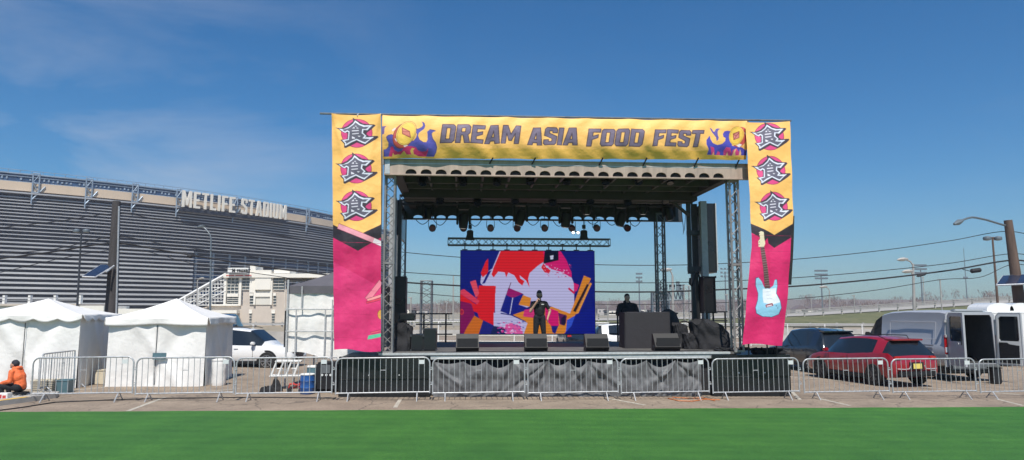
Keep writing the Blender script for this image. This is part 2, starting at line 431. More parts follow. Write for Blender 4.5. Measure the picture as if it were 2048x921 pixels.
m1 = N.new('ShaderNodeMath'); m1.operation = 'MULTIPLY'; nt.links.new(r1.outputs[0], m1.inputs[0]); nt.links.new(r2.outputs[0], m1.inputs[1])
m2 = N.new('ShaderNodeMath'); m2.operation = 'MULTIPLY'; nt.links.new(m1.outputs[0], m2.inputs[0]); nt.links.new(r3.outputs[0], m2.inputs[1])
mx = N.new('ShaderNodeMixRGB'); mx.inputs['Color2'].default_value = (6.2, 6.4, 6.9, 1)
nt.links.new(m2.outputs[0], mx.inputs['Fac']); nt.links.new(hs.outputs[0], mx.inputs['Color1']); nt.links.new(mx.outputs[0], bg.inputs['Color'])
bg.inputs['Strength'].default_value = .095
vs = SC.view_settings; vs.view_transform = 'Standard'; vs.look = 'None'; vs.exposure = .12; vs.gamma = 1
# even pale air
hm = bpy.data.materials.new('haze'); hm.use_nodes = True; hn = hm.node_tree
hn.nodes.remove(hn.nodes['Principled BSDF'])
pv = hn.nodes.new('ShaderNodeVolumePrincipled'); pv.inputs['Color'].default_value = (.86, .87, 1, 1); pv.inputs['Density'].default_value = HAZE
pv.inputs['Anisotropy'].default_value = .2
hn.links.new(pv.outputs[0], hn.nodes['Material Output'].inputs['Volume'])
if HAZE > 0:
    hb = MB().box(-700, -45, -3, 700, 960, 62).build('haze', hm); tag(hb, 'thin pale haze over the whole scene', 'haze', kind='stuff')

# ------------------------------------------------------------------ ground
def ground_mat(name, c1, c2, c3, s1, s2, bump, rough=.9, bsc=120, cracks=False, turf=False):
    m = bpy.data.materials.new(name); m.use_nodes = True; nt = m.node_tree; n = nt.nodes; b = n['Principled BSDF']; b.inputs['Roughness'].default_value = rough
    tc = n.new('ShaderNodeTexCoord')
    a = n.new('ShaderNodeTexNoise'); a.inputs['Scale'].default_value = s1; a.inputs['Detail'].default_value = 7; a.inputs['Roughness'].default_value = .7
    c = n.new('ShaderNodeTexNoise'); c.inputs['Scale'].default_value = s2; c.inputs['Detail'].default_value = 4
    for q in (a, c): nt.links.new(tc.outputs['Object'], q.inputs['Vector'])
    ra = n.new('ShaderNodeValToRGB'); ra.color_ramp.elements[0].position = .35; ra.color_ramp.elements[1].position = .68
    ra.color_ramp.elements[0].color = (*c1, 1); ra.color_ramp.elements[1].color = (*c2, 1); nt.links.new(a.outputs['Fac'], ra.inputs[0])
    rc = n.new('ShaderNodeMapRange'); rc.inputs[1].default_value = .5; rc.inputs[2].default_value = .75; nt.links.new(c.outputs['Fac'], rc.inputs[0])
    mx = n.new('ShaderNodeMixRGB'); mx.inputs['Color2'].default_value = (*c3, 1); nt.links.new(rc.outputs[0], mx.inputs['Fac']); nt.links.new(ra.outputs[0], mx.inputs['Color1'])
    out = mx.outputs[0]
    if cracks:
        nd = n.new('ShaderNodeTexNoise'); nd.inputs['Scale'].default_value = 1.5; nd.inputs['Detail'].default_value = 4; nt.links.new(tc.outputs['Object'], nd.inputs['Vector'])
        va = n.new('ShaderNodeVectorMath'); va.operation = 'MULTIPLY_ADD'; va.inputs[1].default_value = (.9, .9, .9); nt.links.new(nd.outputs['Color'], va.inputs[0]); nt.links.new(tc.outputs['Object'], va.inputs[2])
        vo = n.new('ShaderNodeTexVoronoi'); vo.feature = 'DISTANCE_TO_EDGE'; vo.inputs['Scale'].default_value = .42; nt.links.new(va.outputs[0], vo.inputs['Vector'])
        cr = n.new('ShaderNodeMapRange'); cr.inputs[1].default_value = .004; cr.inputs[2].default_value = .014; cr.inputs[3].default_value = .55; cr.inputs[4].default_value = 0; nt.links.new(vo.outputs['Distance'], cr.inputs[0])
        m3 = n.new('ShaderNodeMixRGB'); m3.inputs['Color2'].default_value = (.07, .055, .045, 1); nt.links.new(cr.outputs[0], m3.inputs['Fac']); nt.links.new(out, m3.inputs['Color1']); out = m3.outputs[0]
        ns = n.new('ShaderNodeTexNoise'); ns.inputs['Scale'].default_value = .5; ns.inputs['Detail'].default_value = 3; nt.links.new(va.outputs[0], ns.inputs['Vector'])
        sr = n.new('ShaderNodeMapRange'); sr.inputs[1].default_value = .56; sr.inputs[2].default_value = .68; sr.inputs[3].default_value = 0; sr.inputs[4].default_value = .35; nt.links.new(ns.outputs['Fac'], sr.inputs[0])
        m4 = n.new('ShaderNodeMixRGB'); m4.inputs['Color2'].default_value = (.15, .12, .095, 1); nt.links.new(sr.outputs[0], m4.inputs['Fac']); nt.links.new(out, m4.inputs['Color1']); out = m4.outputs[0]
    if turf:
        ws = n.new('ShaderNodeTexWave'); ws.bands_direction = 'Y'; ws.inputs['Scale'].default_value = .55; ws.inputs['Distortion'].default_value = 1.5; ws.inputs['Detail'].default_value = 2; nt.links.new(tc.outputs['Object'], ws.inputs['Vector'])
        m5 = n.new('ShaderNodeMixRGB'); m5.blend_type = 'MULTIPLY'; m5.inputs['Color2'].default_value = (.84, .90, .84, 1); nt.links.new(ws.outputs['Fac'], m5.inputs['Fac']); nt.links.new(out, m5.inputs['Color1']); out = m5.outputs[0]
        nf_ = n.new('ShaderNodeTexNoise'); nf_.inputs['Scale'].default_value = 55; nf_.inputs['Detail'].default_value = 5; mpp = n.new('ShaderNodeMapping'); mpp.inputs['Scale'].default_value = (1, .35, 1); nt.links.new(tc.outputs['Object'], mpp.inputs[0]); nt.links.new(mpp.outputs[0], nf_.inputs['Vector'])
        fr = n.new('ShaderNodeMapRange'); fr.inputs[1].default_value = .4; fr.inputs[2].default_value = .62; nt.links.new(nf_.outputs['Fac'], fr.inputs[0])
        m6 = n.new('ShaderNodeMixRGB'); m6.blend_type = 'MULTIPLY'; m6.inputs['Color2'].default_value = (.66, .76, .62, 1); nt.links.new(fr.outputs[0], m6.inputs['Fac']); nt.links.new(out, m6.inputs['Color1']); out = m6.outputs[0]
    nt.links.new(out, b.inputs['Base Color'])
    d = n.new('ShaderNodeTexNoise'); d.inputs['Scale'].default_value = bsc; d.inputs['Detail'].default_value = 3; nt.links.new(tc.outputs['Object'], d.inputs['Vector'])
    bp = n.new('ShaderNodeBump'); bp.inputs['Strength'].default_value = bump; bp.inputs['Distance'].default_value = .02
    nt.links.new(d.outputs['Fac'], bp.inputs['Height']); nt.links.new(bp.outputs[0], b.inputs['Normal'])
    return m
asphalt = ground_mat('weathered_asphalt', (.26, .202, .15), (.39, .306, .228), (.175, .14, .108), .9, 22, .8, cracks=True)
drygrass = ground_mat('dry_field', (.28, .23, .16), (.38, .32, .24), (.20, .18, .11), .05, .3, .4, bsc=3)
bankm = ground_mat('embankment_grass', (.10, .11, .045), (.17, .16, .08), (.07, .085, .035), .12, .8, .4, bsc=4)
turfm = ground_mat('artificial_turf', (.043, .20, .022), (.085, .29, .034), (.052, .215, .026), .7, 9, 1.0, rough=.8, bsc=260, turf=True)
def strip(mb, y0f, y1f, xs, dz, bottom=None):
    for xa, xb in zip(xs[:-1], xs[1:]):
        q = [(xa, y0f(xa)), (xb, y0f(xb)), (xb, y1f(xb)), (xa, y1f(xa))]
        mb.add([(x, y, gz(x) + dz) for x, y in q], [(0, 1, 2, 3)])
    return mb
XS = [-1500, -25, 25, 1500]
tag(strip(MB(), lambda x: -44, lambda x: 1500, XS, 0).build('ground', asphalt), None, None, kind='structure')
tag(strip(MB(), lambda x: 64, lambda x: 1500, XS, .02).build('dry_field', drygrass), None, None, kind='structure')
tl, tr = G(0, 826), G(2048, 815.5)
def tey(x): return tl.y + (tr.y - tl.y) * (x - tl.x) / (tr.x - tl.x) + .022 * math.sin(x * 2.3) * math.sin(x * .7 + 1) + .012 * math.sin(x * 7.1)
tb = MB(); TX = [-60] + [-25 + .25 * i for i in range(201)] + [60]
strip(tb, lambda x: -30, tey, TX, .018)
for xa, xb in zip(TX[:-1], TX[1:]):
    tb.add([(xa, tey(xa), gz(xa) + .018), (xb, tey(xb), gz(xb) + .018), (xb, tey(xb) + .012, gz(xb)), (xa, tey(xa) + .012, gz(xa))], [(0, 1, 2, 3)])
tag(tb.build('artificial_turf', turfm), None, None, kind='structure')
# parking bay lines, worn
wornline = mat('worn_road_paint', (.50, .46, .38), .8, 0, .5, 14, var2=(.26, .23, .19))
pl = MB()
def pline(a, b, wd=.1):
    a, b = G(*a), G(*b); d = (b - a).normalized(); n_ = Vector((-d.y, d.x, 0)) * wd / 2
    q = [a - n_, b - n_, b + n_, a + n_]
    pl.add([(v.x, v.y, gz(v.x) + .004) for v in q], [(0, 1, 2, 3)])
pline((255, 823), (330, 795)); pline((1290, 811), (1215, 797), .12); pline((790, 816), (800, 800)); pline((1700, 812), (1640, 798))
pline((1575, 754), (2040, 790), .12); pline((1600, 800), (1560, 760)); pline((60, 790), (210, 775)); pline((360, 788), (480, 778)); pline((2047, 812), (1990, 798))
tag(pl.build('parking_lines', wornline), None, None, kind='structure')
# yellow-topped kerb at far left
kb = MB(); k0, k1 = G(-120, 829), G(112, 797); k2, k3 = G(118, 792), G(-120, 800)
def kz(v, z): return (v.x, v.y, gz(v.x) + z)
poly = [k0, k1, k2, k3]
kb.add([kz(v, .12) for v in poly] + [kz(v, -.02) for v in poly], [(0, 1, 2, 3), (0, 4, 5, 1), (1, 5, 6, 2), (2, 6, 7, 3), (3, 7, 4, 0)])
tag(kb.build('pavement', M['conc']), None, None, kind='structure')
d = (k1 - k0).normalized(); nn = Vector((-d.y, d.x, 0)) * .16
a, b = k0 + d * .1 + nn * .1, k1 - d * .75 + nn * .1
kp = MB().add([kz(a, .124), kz(b, .124), kz(b + nn, .124), kz(a + nn, .124)], [(0, 1, 2, 3)])
tag(kp.build('kerb_paint', M['yel']), None, None, kind='structure')

# ------------------------------------------------------------------ far terrain: embankment road with guardrails
BD = 122
def bh(x):
    xs = [-400, -60, 15, 48, 88, 140, 300]; hs = [.2, .35, .5, 1.15, 3.7, 7, 9]
    return float(np.interp(x, xs, hs))
emb = MB(); xs_ = list(range(-300, 420, 8)); rows = [(-16, lambda x: 0.0), (-9, lambda x: bh(x) * .45), (0, bh), (22, lambda x: bh(x) + .1), (50, lambda x: 0)]
V = [(x, BD + dy, f(x) + gz(x) * .2) for dy, f in rows for x in xs_]
n_ = len(xs_)
emb.add(V, [(j * n_ + i, j * n_ + i + 1, (j + 1) * n_ + i + 1, (j + 1) * n_ + i) for j in range(len(rows) - 1) for i in range(n_ - 1)])
tag(emb.build('road_embankment', bankm, smooth=True), None, None, kind='structure')
rd = MB(); rd.add([(x, BD + dy, bh(x) + .06 + (dy / 220)) for dy in (1.5, 21) for x in xs_], [(i, i + 1, n_ + i + 1, n_ + i) for i in range(n_ - 1)])
tag(rd.build('highway', mat('pale_road', (.36, .34, .31), .85)), None, None, kind='structure')
def guardrail(name, label, D, zf, x0, x1, step, hgt=.8):
    r = wroot(name, label, 'guardrail', (x0, D, zf(x0)))
    b = MB(); xx = np.arange(x0, x1, step)
    for xa, xb in zip(xx[:-1], xx[1:]):
        for h0, h1 in ((.38, .72),) if hgt < 1 else ((.55, .72), (.85, 1.0), (1.12, 1.25)):
            za, zb = zf(xa), zf(xb)
            b.add([(xa, D, za + h0), (xb, D, zb + h0), (xb, D, zb + h1), (xa, D, za + h1), (xa, D + .1, za + h0), (xb, D + .1, zb + h0), (xb, D + .1, zb + h1), (xa, D + .1, za + h1)],
                  [(0, 1, 2, 3), (4, 7, 6, 5), (0, 4, 5, 1), (3, 2, 6, 7)])
    b.build('rail', M['guard'], r, world=True)
    p = MB()
    for xa in xx: p.box(xa - .1, D + .1, zf(xa) - .3, xa + .1, D + .28, zf(xa) + hgt * 1.02)
    o = p.build('posts', M['conc'], r, world=True)
    if len(xx) > 100: o['kind'] = 'stuff'
    return r
guardrail('guardrail', 'long pale three-rail barrier along the top of the raised road', BD, lambda x: bh(x), -190, 170, 3.2, 1.25)
guardrail('guardrail', 'lower steel guardrail at the foot of the grassy bank', 92, lambda x: gz(x) * .3, -50, 75, 3.4, .8)
# concrete barrier walls beyond the lot
def wall(name, label, px0, px1, D, h, th, m, z0=None):
    a, b = P(px0, 640, D), P(px1, 640, D); z = -0.15
    r = MB(); r.prism([(-th, 0), (th, 0), (th * .45, h * .45), (th * .35, h), (-th * .35, h), (-th * .45, h * .45)], lambda p: Vector((a.x, D + p[0], z + p[1])), lambda p: Vector((b.x, D + p[0], z + p[1])))
    o = r.build(name, m); tag(o, label, 'wall'); return o
wall('concrete_barrier', 'low grey concrete barrier beyond the dark and silver vehicles', 1480, 2300, 60, .95, .3, M['conc'])
wall('concrete_barrier', 'grey concrete wall behind the white car at left', 425, 640, 46, 1.15, .22, M['conc'])
wall('concrete_barrier', 'distant concrete barrier seen through the open stage', 800, 1475, 66, .7, .3, M['conc'])
# chain link fence
def chain_fence(label, px0, px1, D, h, step):
    a, b = P(px0, 640, D).x, P(px1, 640, D).x
    r = wroot('wire_fence', label, 'fence', (a, D, gz(a)))
    xx = np.arange(a, b, step)
    for x in xx[:100]: MB().tube((x, D, gz(x) - .1), (x, D, gz(x) + h), .04, 6).build('post', M['wht'], r, world=True)
    rr = MB(); rr.tube((a, D, gz(a) + h), (xx[-1], D, gz(xx[-1]) + h), .025, 5); rr.tube((a, D, gz(a) + .12), (xx[-1], D, gz(xx[-1]) + .12), .015, 5); rr.build('rail', M['galv'], r, world=True)
    ms = MB(); q = .16
    x = a
    while x < xx[-1] - h:
        ms.tube((x, D, gz(x) + .1), (x + h - .1, D, gz(x) + h), .003, 3, cap=False); ms.tube((x + h - .1, D + .01, gz(x) + .1), (x, D + .01, gz(x) + h), .003, 3, cap=False); x += q
    ms.build('mesh', M['galv'], r, world=True)
chain_fence('see-through wire fence crossing behind the stage', 650, 1500, 52, 1.5, 2.75)
chain_fence('see-through wire fence beside the parked vehicles at right', 1500, 1760, 50, 1.55, 2.6)
chain_fence('see-through wire fence in front of the pale station building', 425, 640, 48, 1.3, 2.75)

# ------------------------------------------------------------------ far woods and houses
wm = mat('bare_woods', (.20, .15, .125), .95, 0, .4, .02, var2=(.14, .10, .08))
wd = MB()
def treebit(cx, cy, z0, R, hh, n):
    for _ in range(n):
        a = random.uniform(0, 2 * PI); rr = R * math.sqrt(random.random()); zz = random.random() ** .7
        rr *= (1 - .55 * zz)
        p = Vector((cx + rr * math.cos(a), cy + rr * math.sin(a) * .5, z0 + hh * zz)); s_ = random.uniform(.5, 1.6)
        d1 = Vector((random.uniform(-.5, .5), random.uniform(-.3, .3), random.uniform(.4, 1))) * s_ * 1.8; d2 = Vector((random.uniform(-.3, .3), random.uniform(-.3, .3), random.uniform(-.1, .1))) * s_
        wd.add([p, p + d1, p + d1 + d2], [(0, 1, 2)])
for k in range(190):
    D = random.uniform(380, 620); px = random.uniform(780, 2250)
    x = (px - 1024) / F * D
    base = 620
    hh = random.uniform(6, 11) if 1850 < px < 1980 or 1590 < px < 1700 else random.uniform(4, 8.5)
    if px > 1780: hh += 3
    treebit(x, D, -1, random.uniform(5, 11), hh * D / 420, 170)
tag(wd.build('far_woods', wm, fix=False), 'bare brown woods along the horizon', 'woods', kind='stuff')
hl = MB(); hx = list(range(-700, 1500, 40)); 
hl.add([(x, y, z) for y, zf in ((640, lambda x: -2), (760, lambda x: 6 + 5 * math.sin(x * .004 + 1) + max(0, x) * .012)) for x in hx for z in (zf(x),)], [(i, i + 1, len(hx) + i + 1, len(hx) + i) for i in range(len(hx) - 1)])
tag(hl.build('hills', mat('far_hill', (.17, .14, .12), .9), smooth=True), None, None, kind='structure')
hpx = [822, 838, 1205, 1222, 1243, 1262, 1291, 1306, 1600, 1618, 1633, 1652, 1668, 1690, 1725, 1765]
hsz = [(9, 6), (13, 5), (8, 7), (11, 5), (9, 6), (16, 4), (8, 6), (10, 5)]
for i, px in enumerate(hpx):
    D = 360; x = (px - 1024) / F * D; wdt, ht = hsz[i % 8]
    ht *= .75; wdt *= .7
    r = thing('house', None, 'house', (x, D, 0), 0, 'pale houses along the horizon')
    MB().box(-wdt / 2, 0, -1, wdt / 2, 7, ht * .62).build('wall', M['house'] if i % 3 else M['bldgw'], r)
    MB().prism([(-wdt / 2 - .3, ht * .62), (wdt / 2 + .3, ht * .62), (0, ht * 1.05)], lambda p: Vector((p[0], -.3, p[1])), lambda p: Vector((p[0], 7.3, p[1]))).build('roof', M['hroof'], r)
    for q in (-.28, .05, .3): MB().box(q * wdt - .4, -.05, ht * .25, q * wdt + .4, .02, ht * .42).build('window', M['wing'], r)
    r['label'] = ('tiny pale distant house seen through the stage opening' if px < 1400 else 'tiny pale distant house on the horizon right of the stage')

# ------------------------------------------------------------------ stadium
pts = [(-205, 170), (-190, 196), (-175, 219), (-159.5, 222), (-159.5, 222)]
ctrl = [(-215, 178), (-190, 200), (-160, 222), (-137, 241), (-114, 267), (-95, 297), (-81, 330), (-72, 370), (-68, 410), (-75, 455), (-100, 500)]
def catmull(c, n=14):
    out = []
    for i in range(1, len(c) - 2):
        p0, p1, p2, p3 = [np.array(c[j], float) for j in (i - 1, i, i + 1, i + 2)]
        for t in np.linspace(0, 1, n, endpoint=False):
            out.append(.5 * ((2 * p1) + (-p0 + p2) * t + (2 * p0 - 5 * p1 + 4 * p2 - p3) * t ** 2 + (-p0 + 3 * p1 - 3 * p2 + p3) * t ** 3))
    return np.array(out)
CV = catmull(ctrl)
seg = np.r_[0, np.cumsum(np.hypot(*np.diff(CV, axis=0).T))]
def cpos(s, off=0.0):
    s = min(max(s, 0), seg[-1]); x = np.interp(s, seg, CV[:, 0]); y = np.interp(s, seg, CV[:, 1])
    e = .5; x1 = np.interp(min(s + e, seg[-1]), seg, CV[:, 0]); y1 = np.interp(min(s + e, seg[-1]), seg, CV[:, 1]); x0 = np.interp(max(s - e, 0), seg, CV[:, 0]); y0 = np.interp(max(s - e, 0), seg, CV[:, 1])
    dx, dy = x1 - x0, y1 - y0; L = math.hypot(dx, dy)
    return x + dy / L * off, y - dx / L * off       # positive off = towards the lot
def cpx(s, off=0.0, z=40):
    x, y = cpos(s, off); dz = z - H; zc = dz * CP - y * SP; dd = y * CP + dz * SP
    return 1024 + x / dd * F
def spx(px, off=0.0, z=40):
    lo, hi = 0, seg[-1] * .86
    for _ in range(40):
        m = (lo + hi) / 2
        if cpx(m, off, z) < px: lo = m
        else: hi = m
    return lo
def band(mb, s0, s1, z0, z1, o0, o1, n=60, mi=0):
    ss = np.linspace(s0, s1, n); vs = []
    for s in ss:
        for off, z in ((o0, z0), (o1, z0), (o1, z1), (o0, z1)):
            x, y = cpos(s, off); vs.append((x, y, z))
    fs = []
    for k in range(n - 1):
        for i in range(4):
            a = 4 * k + i; b = 4 * k + (i + 1) % 4; fs.append((a, b, b + 4, a + 4))
    fs += [(0, 1, 2, 3), tuple(range(4 * n - 4, 4 * n))]
    mb.add(vs, fs, mi)
ST = wroot('stadium', 'huge grey louvred stadium with pale horizontal fins at left', 'stadium', (-140, 245, 0))
SE = seg[-1]
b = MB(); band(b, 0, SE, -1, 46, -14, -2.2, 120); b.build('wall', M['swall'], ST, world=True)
s_split = spx(388, 0, 25)
b = MB(); b2 = MB()
zs_ = [4.4]
while zs_[-1] < 37.2: zs_.append(zs_[-1] + 1.62 - .022 * (zs_[-1] - 7.6))
for k, z in enumerate(zs_):
    t = (z - 7.6) / 30
    th = .66 - .30 * t if z < 24 else .30
    tgt = b2 if z < 19 else b
    if z < 24:
        band(tgt, 0, s_split, z - th / 2, z + th / 2, -.4, .1, 40)
        band(b, s_split, SE, z - .12, z + .12, -1.6, -1.2, 70)
    else:
        band(b, 0, SE, z - th / 2, z + th / 2, -.4, .1, 90)
b.build('fins', M['sfin'], ST, world=True); b2.build('lower_fins', M['sfin2'], ST, world=True)
# inner dark glazed recess
b = MB(); 
for s in np.arange(s_split + 2, SE * .9, 7): 
    x, y = cpos(s, -2.0); b.box(x - .3, y - .3, 3, x + .3, y + .3, 24)
b.build('mullions', M['sblue2'], ST, world=True)
b = MB()
for z in (8, 14.5, 20.5): band(b, s_split, SE, z, z + 1.4, -2.1, -1.9, 60)
b.build('glazing', M['sblue'], ST, world=True)
# parapet: beige band, dark shelf, blue steel top with clutter
b = MB(); band(b, 0, SE, 40.3, 43.1, -2.0, .15, 90); b.build('beige_band', M['sband'], ST, world=True)
b = MB(); band(b, 0, SE, 39.3, 39.75, -1.5, 1.0, 90); b.build('shelf', M['sfin'], ST, world=True)
b = MB(); band(b, 0, SE, 43.1, 46.0, -1.6, -.9, 90); b.build('steel_band', M['sblue'], ST, world=True)
b = MB(); band(b, 0, SE, 45.7, 46.1, -.8, -.4, 90); band(b, 0, SE, 47.0, 47.15, -.9, -.75, 90); band(b, 0, SE, 44.9, 45.1, -.8, -.6, 90); band(b, 0, SE, 43.2, 43.4, -.7, -.5, 90)
for s in np.arange(0, SE, 3.1):
    x, y = cpos(s, -.8); b.box(x - .07, y - .07, 46, x + .07, y + .07, 47.1)
b.build('roof_railing', M['sblue2'], ST, world=True)
b = MB()
for s in np.arange(2, SE, 1.25):
    if random.random() < .68:
        x, y = cpos(s, -.75); h_ = random.uniform(.35, .9); b.box(x - .28, y - .1, 43.9, x + .28, y + .1, 43.9 + h_)
    if random.random() < .5:
        x, y = cpos(s, -.5); b.box(x - .3, y - .1, 42.8, x + .5, y + .1, 43.3)
b.build('roof_equipment', M['sblue2'], ST, world=True)['kind'] = 'stuff'
bs = [spx(p, .6, 43) for p in (72, 178, 270, 358, 470, 615)] + [spx(-30, .6, 43)]
for s in bs:
    b = MB(); dirx = cpos(s + 1, .6); x, y = cpos(s, .8)
    for ds in (-.9, .9):
        xa, ya = cpos(s + ds, .8); b.tube((xa, ya, 36.2 if ds < 0 else 40), (xa, ya, 46.3), .22, 6)
    xa, ya = cpos(s - .9, .8); xb, yb = cpos(s + .9, .8); xc, yc = cpos(s + 2.6, .4)
    for z in (40, 43, 46.2): b.tube((xa, ya, z), (xb, yb, z), .18, 5)
    b.tube((xa, ya, 37.5), (xc, yc, 42.2), .2, 5); b.tube((xa, ya, 43), (xb, yb, 46), .12, 5); b.tube((xa, ya, 43), (xb, yb, 40), .12, 5)
    b.build('bracket', M['sblue2'], ST, world=True)
# letters
lay, tot = layout_thin('METLIFE STADIUM', .15, .36)
s0, s1 = spx(364, 2.2, 42), spx(572, 2.2, 42)
LS = wroot('stadium_sign', 'row of big white capital letters standing on the stadium parapet', 'sign', (*cpos(s0, 2.2), 38))
z0L, hL = 39.7, 6.1
lb = lambda p: cpos(s0 + (s1 - s0) * p / tot, 2.2)
kx = (s1 - s0) / tot
for ch, x, o, h in lay:
    def f(off): return lambda p: (lambda c: Vector((c[0], c[1], z0L + p[1] * hL)))(cpos(s0 + kx * (x + p[0]), off))
    MB().prism(o, f(2.6), f(2.0), holes=h).build('letter', M['letter'], LS, world=True)
b = MB()
for z in (z0L - .15, z0L + hL * .45): band(b, s0 - 1, s1 + 1, z - .12, z + .12, 1.75, 1.95, 30)
for s in np.arange(s0, s1, 2.4):
    x, y = cpos(s, 1.8); x2, y2 = cpos(s, 0); b.tube((x, y, z0L - .2), (x2, y2, z0L - 1.6), .12, 5)
b.build('frame', M['swall'], LS, world=True)
b = MB(); band(b, s0 - .5, s1 + .5, 38.2, 39.3, 1.0, 2.0, 30); b.build('catwalk', M['swall'], LS, world=True)

# ------------------------------------------------------------------ pale station building
DB = 100
def bp(px, py, D=DB): return P(px, py, D)
def bpx(mb, x0, y0, x1, y1, D=DB, th=.3, mi=0, front=0.0):
    a, b_ = P(x0, y1, D), P(x1, y0, D)
    mb.box(a.x, D - front, a.z, b_.x, D - front + th, b_.z, mi)
BR = wroot('station_building', 'pale station building with an outside stair and white framed windows', 'building', (bp(500, 650).x, DB, 0))
b = MB(); bpx(b, 418, 612, 700, 672, th=14); bpx(b, 485, 580, 700, 612, th=14, front=-.001); bpx(b, 572, 578, 700, 600, th=10, front=.002); b.build('wall', M['bldg'], BR, world=True)
b = MB(); bpx(b, 450, 548, 700, 556, th=14, front=.6); bpx(b, 512, 541, 545, 580, th=1, front=.5); bpx(b, 500, 548, 512, 586, th=.4, front=.3)
bpx(b, 448, 556, 455, 612, th=.5, front=.3); bpx(b, 478, 556, 485, 612, th=.5, front=.3); bpx(b, 455, 588, 478, 594, th=.4, front=.28); bpx(b, 512, 586, 545, 594, th=.4, front=.28)
bpx(b, 508, 556, 514, 610, th=.45, front=.34); bpx(b, 541, 556, 547, 610, th=.45, front=.34); bpx(b, 500, 587, 508, 592, th=.4, front=.25); bpx(b, 547, 587, 553, 592, th=.4, front=.25)
bpx(b, 418, 609, 480, 612, th=.6, front=.4); bpx(b, 420, 621, 480, 627, th=1.2, front=1.2); bpx(b, 444, 627, 448, 655, th=.3, front=1.1); bpx(b, 475, 627, 479, 655, th=.3, front=1.1)
bpx(b, 569, 556, 572, 655, th=.3, front=.25); bpx(b, 498, 620, 505, 627, th=.2, front=.12); bpx(b, 543, 620, 551, 627, th=.2, front=.12)
b.build('trim', M['bldgw'], BR, world=True)
b = MB(); bpx(b, 513, 552, 542, 588, th=.3, front=.12); bpx(b, 512, 594, 543, 610, th=.3, front=.12); b.build('stair_tower_panel', mat('off_white_panel', (.66, .63, .56), .7, 0, .06, .5), BR, world=True)
for (x0, y0, x1, y1, nx, ny) in ((455, 556, 478, 588, 3, 5), (455, 594, 478, 609, 2, 4), (485, 556, 508, 580, 3, 4), (547, 556, 569, 580, 2, 4), (500, 592, 508, 609, 1, 3), (547, 592, 553, 609, 1, 3), (500, 580, 508, 587, 1, 1), (499, 627, 504, 648, 1, 4), (544, 627, 550, 648, 1, 4), (449, 628, 458, 652, 2, 1), (464, 628, 474, 652, 1, 6)):
    b = MB(); bpx(b, x0, y0, x1, y1, th=.1, front=.06); wo = b.build('window', M['wing'], BR, world=True)
    g = MB()
    for i in range(nx + 1):
        q = x0 + (x1 - x0) * i / nx; bpx(g, q - .4, y0, q + .4, y1, th=.1, front=.16)
    for j in range(ny + 1):
        q = y0 + (y1 - y0) * j / ny; bpx(g, x0, q - .45, x1, q + .45, th=.1, front=.18)
    fo = g.build('frame', M['bldgw'], BR, world=True); 
    fo.parent = wo; fo.location = (0, 0, 0)
# outside stair descending to the left
stp = [(340, 611), (452, 552)]
b = MB(); 
A_, B_ = bp(330, 622, DB - 1), bp(452, 560, DB - 1)
b.prism([(bp(332, 640).x, bp(332, 640).z), (bp(452, 650).x, bp(452, 650).z), (bp(452, 612).x, bp(452, 612).z), (bp(418, 612).x, bp(418, 612).z), (bp(395, 618).x, bp(395, 618).z), (bp(350, 634).x, bp(350, 634).z)], lambda p: Vector((p[0], DB + .4, p[1])), lambda p: Vector((p[0], DB + 9, p[1])))
b.build('stair_base', M['bldg'], BR, world=True)
b = MB()
def ln(p, q, D, r): b.tube(P(*p, D), P(*q, D), r, 5)
ln((338, 613), (452, 549), DB - .3, .22); ln((345, 624), (452, 570), DB - .3, .07); ln((350, 632), (452, 582), DB - .3, .07)
for px in range(352, 452, 6):
    yt = 613 - (px - 338) * 64 / 114; ln((px, yt), (px, min(yt + 46, 636 if px < 400 else 612)), DB - .2, .05)
for yy in range(562, 612, 7): ln((max(352, 452 - (yy - 549) * 1.78), yy), (450, yy), DB - .25, .05)
for px in (372, 398, 425): 
    yt = 613 - (px - 338) * 64 / 114; bpx(b, px - 2.5, yt, px + 2.5, 612 if px > 400 else 630, D=DB, th=.3, front=.5)
b.build('stair_railing', M['wht'], BR, world=True)
b = MB(); bpx(b, 462, 537, 503, 546, th=.3, front=1.2); sg = b.build('sign_board', M['wht'], BR, world=True)
b = MB()
def wtext(b, text, x0, x1, y0, y1, D, gap=.14, th=.05):
    lay, tot = layout(text, gap); p0, p1 = P(x0, y1, D), P(x1, y0, D)
    for ch, x, o, h in lay:
        b.prism(o, lambda p: Vector((p0.x + (x + p[0]) / tot * (p1.x - p0.x), D, p0.z + p[1] * (p1.z - p0.z))), lambda p: Vector((p0.x + (x + p[0]) / tot * (p1.x - p0.x), D + th, p0.z + p[1] * (p1.z - p0.z))), holes=h)
wtext(b, 'N', 464, 470, 538, 545, DB - 1.27); wtext(b, 'TRANSIT', 473, 501, 539, 544.5, DB - 1.27)
o = b.build('sign_lettering', M['navy'], BR, world=True); o.parent = sg; o.location = (0, 0, 0)
b = MB()
for i in range(22):
    if i not in (7, 15): bpx(b, 456 + i * 2.3, 550.6, 457.7 + i * 2.3, 553, th=.04, front=.64)
b.build('red_lettering_strip', M['redm'], BR, world=True)
b = MB(); bpx(b, 500, 532, 512, 548, th=3, front=.1); b.build('rooftop_unit', M['bldgw'], BR, world=True); b = MB(); bpx(b, 548, 540, 580, 547, th=3, front=.1); b.build('rooftop_unit', M['bldgw'], BR, world=True)
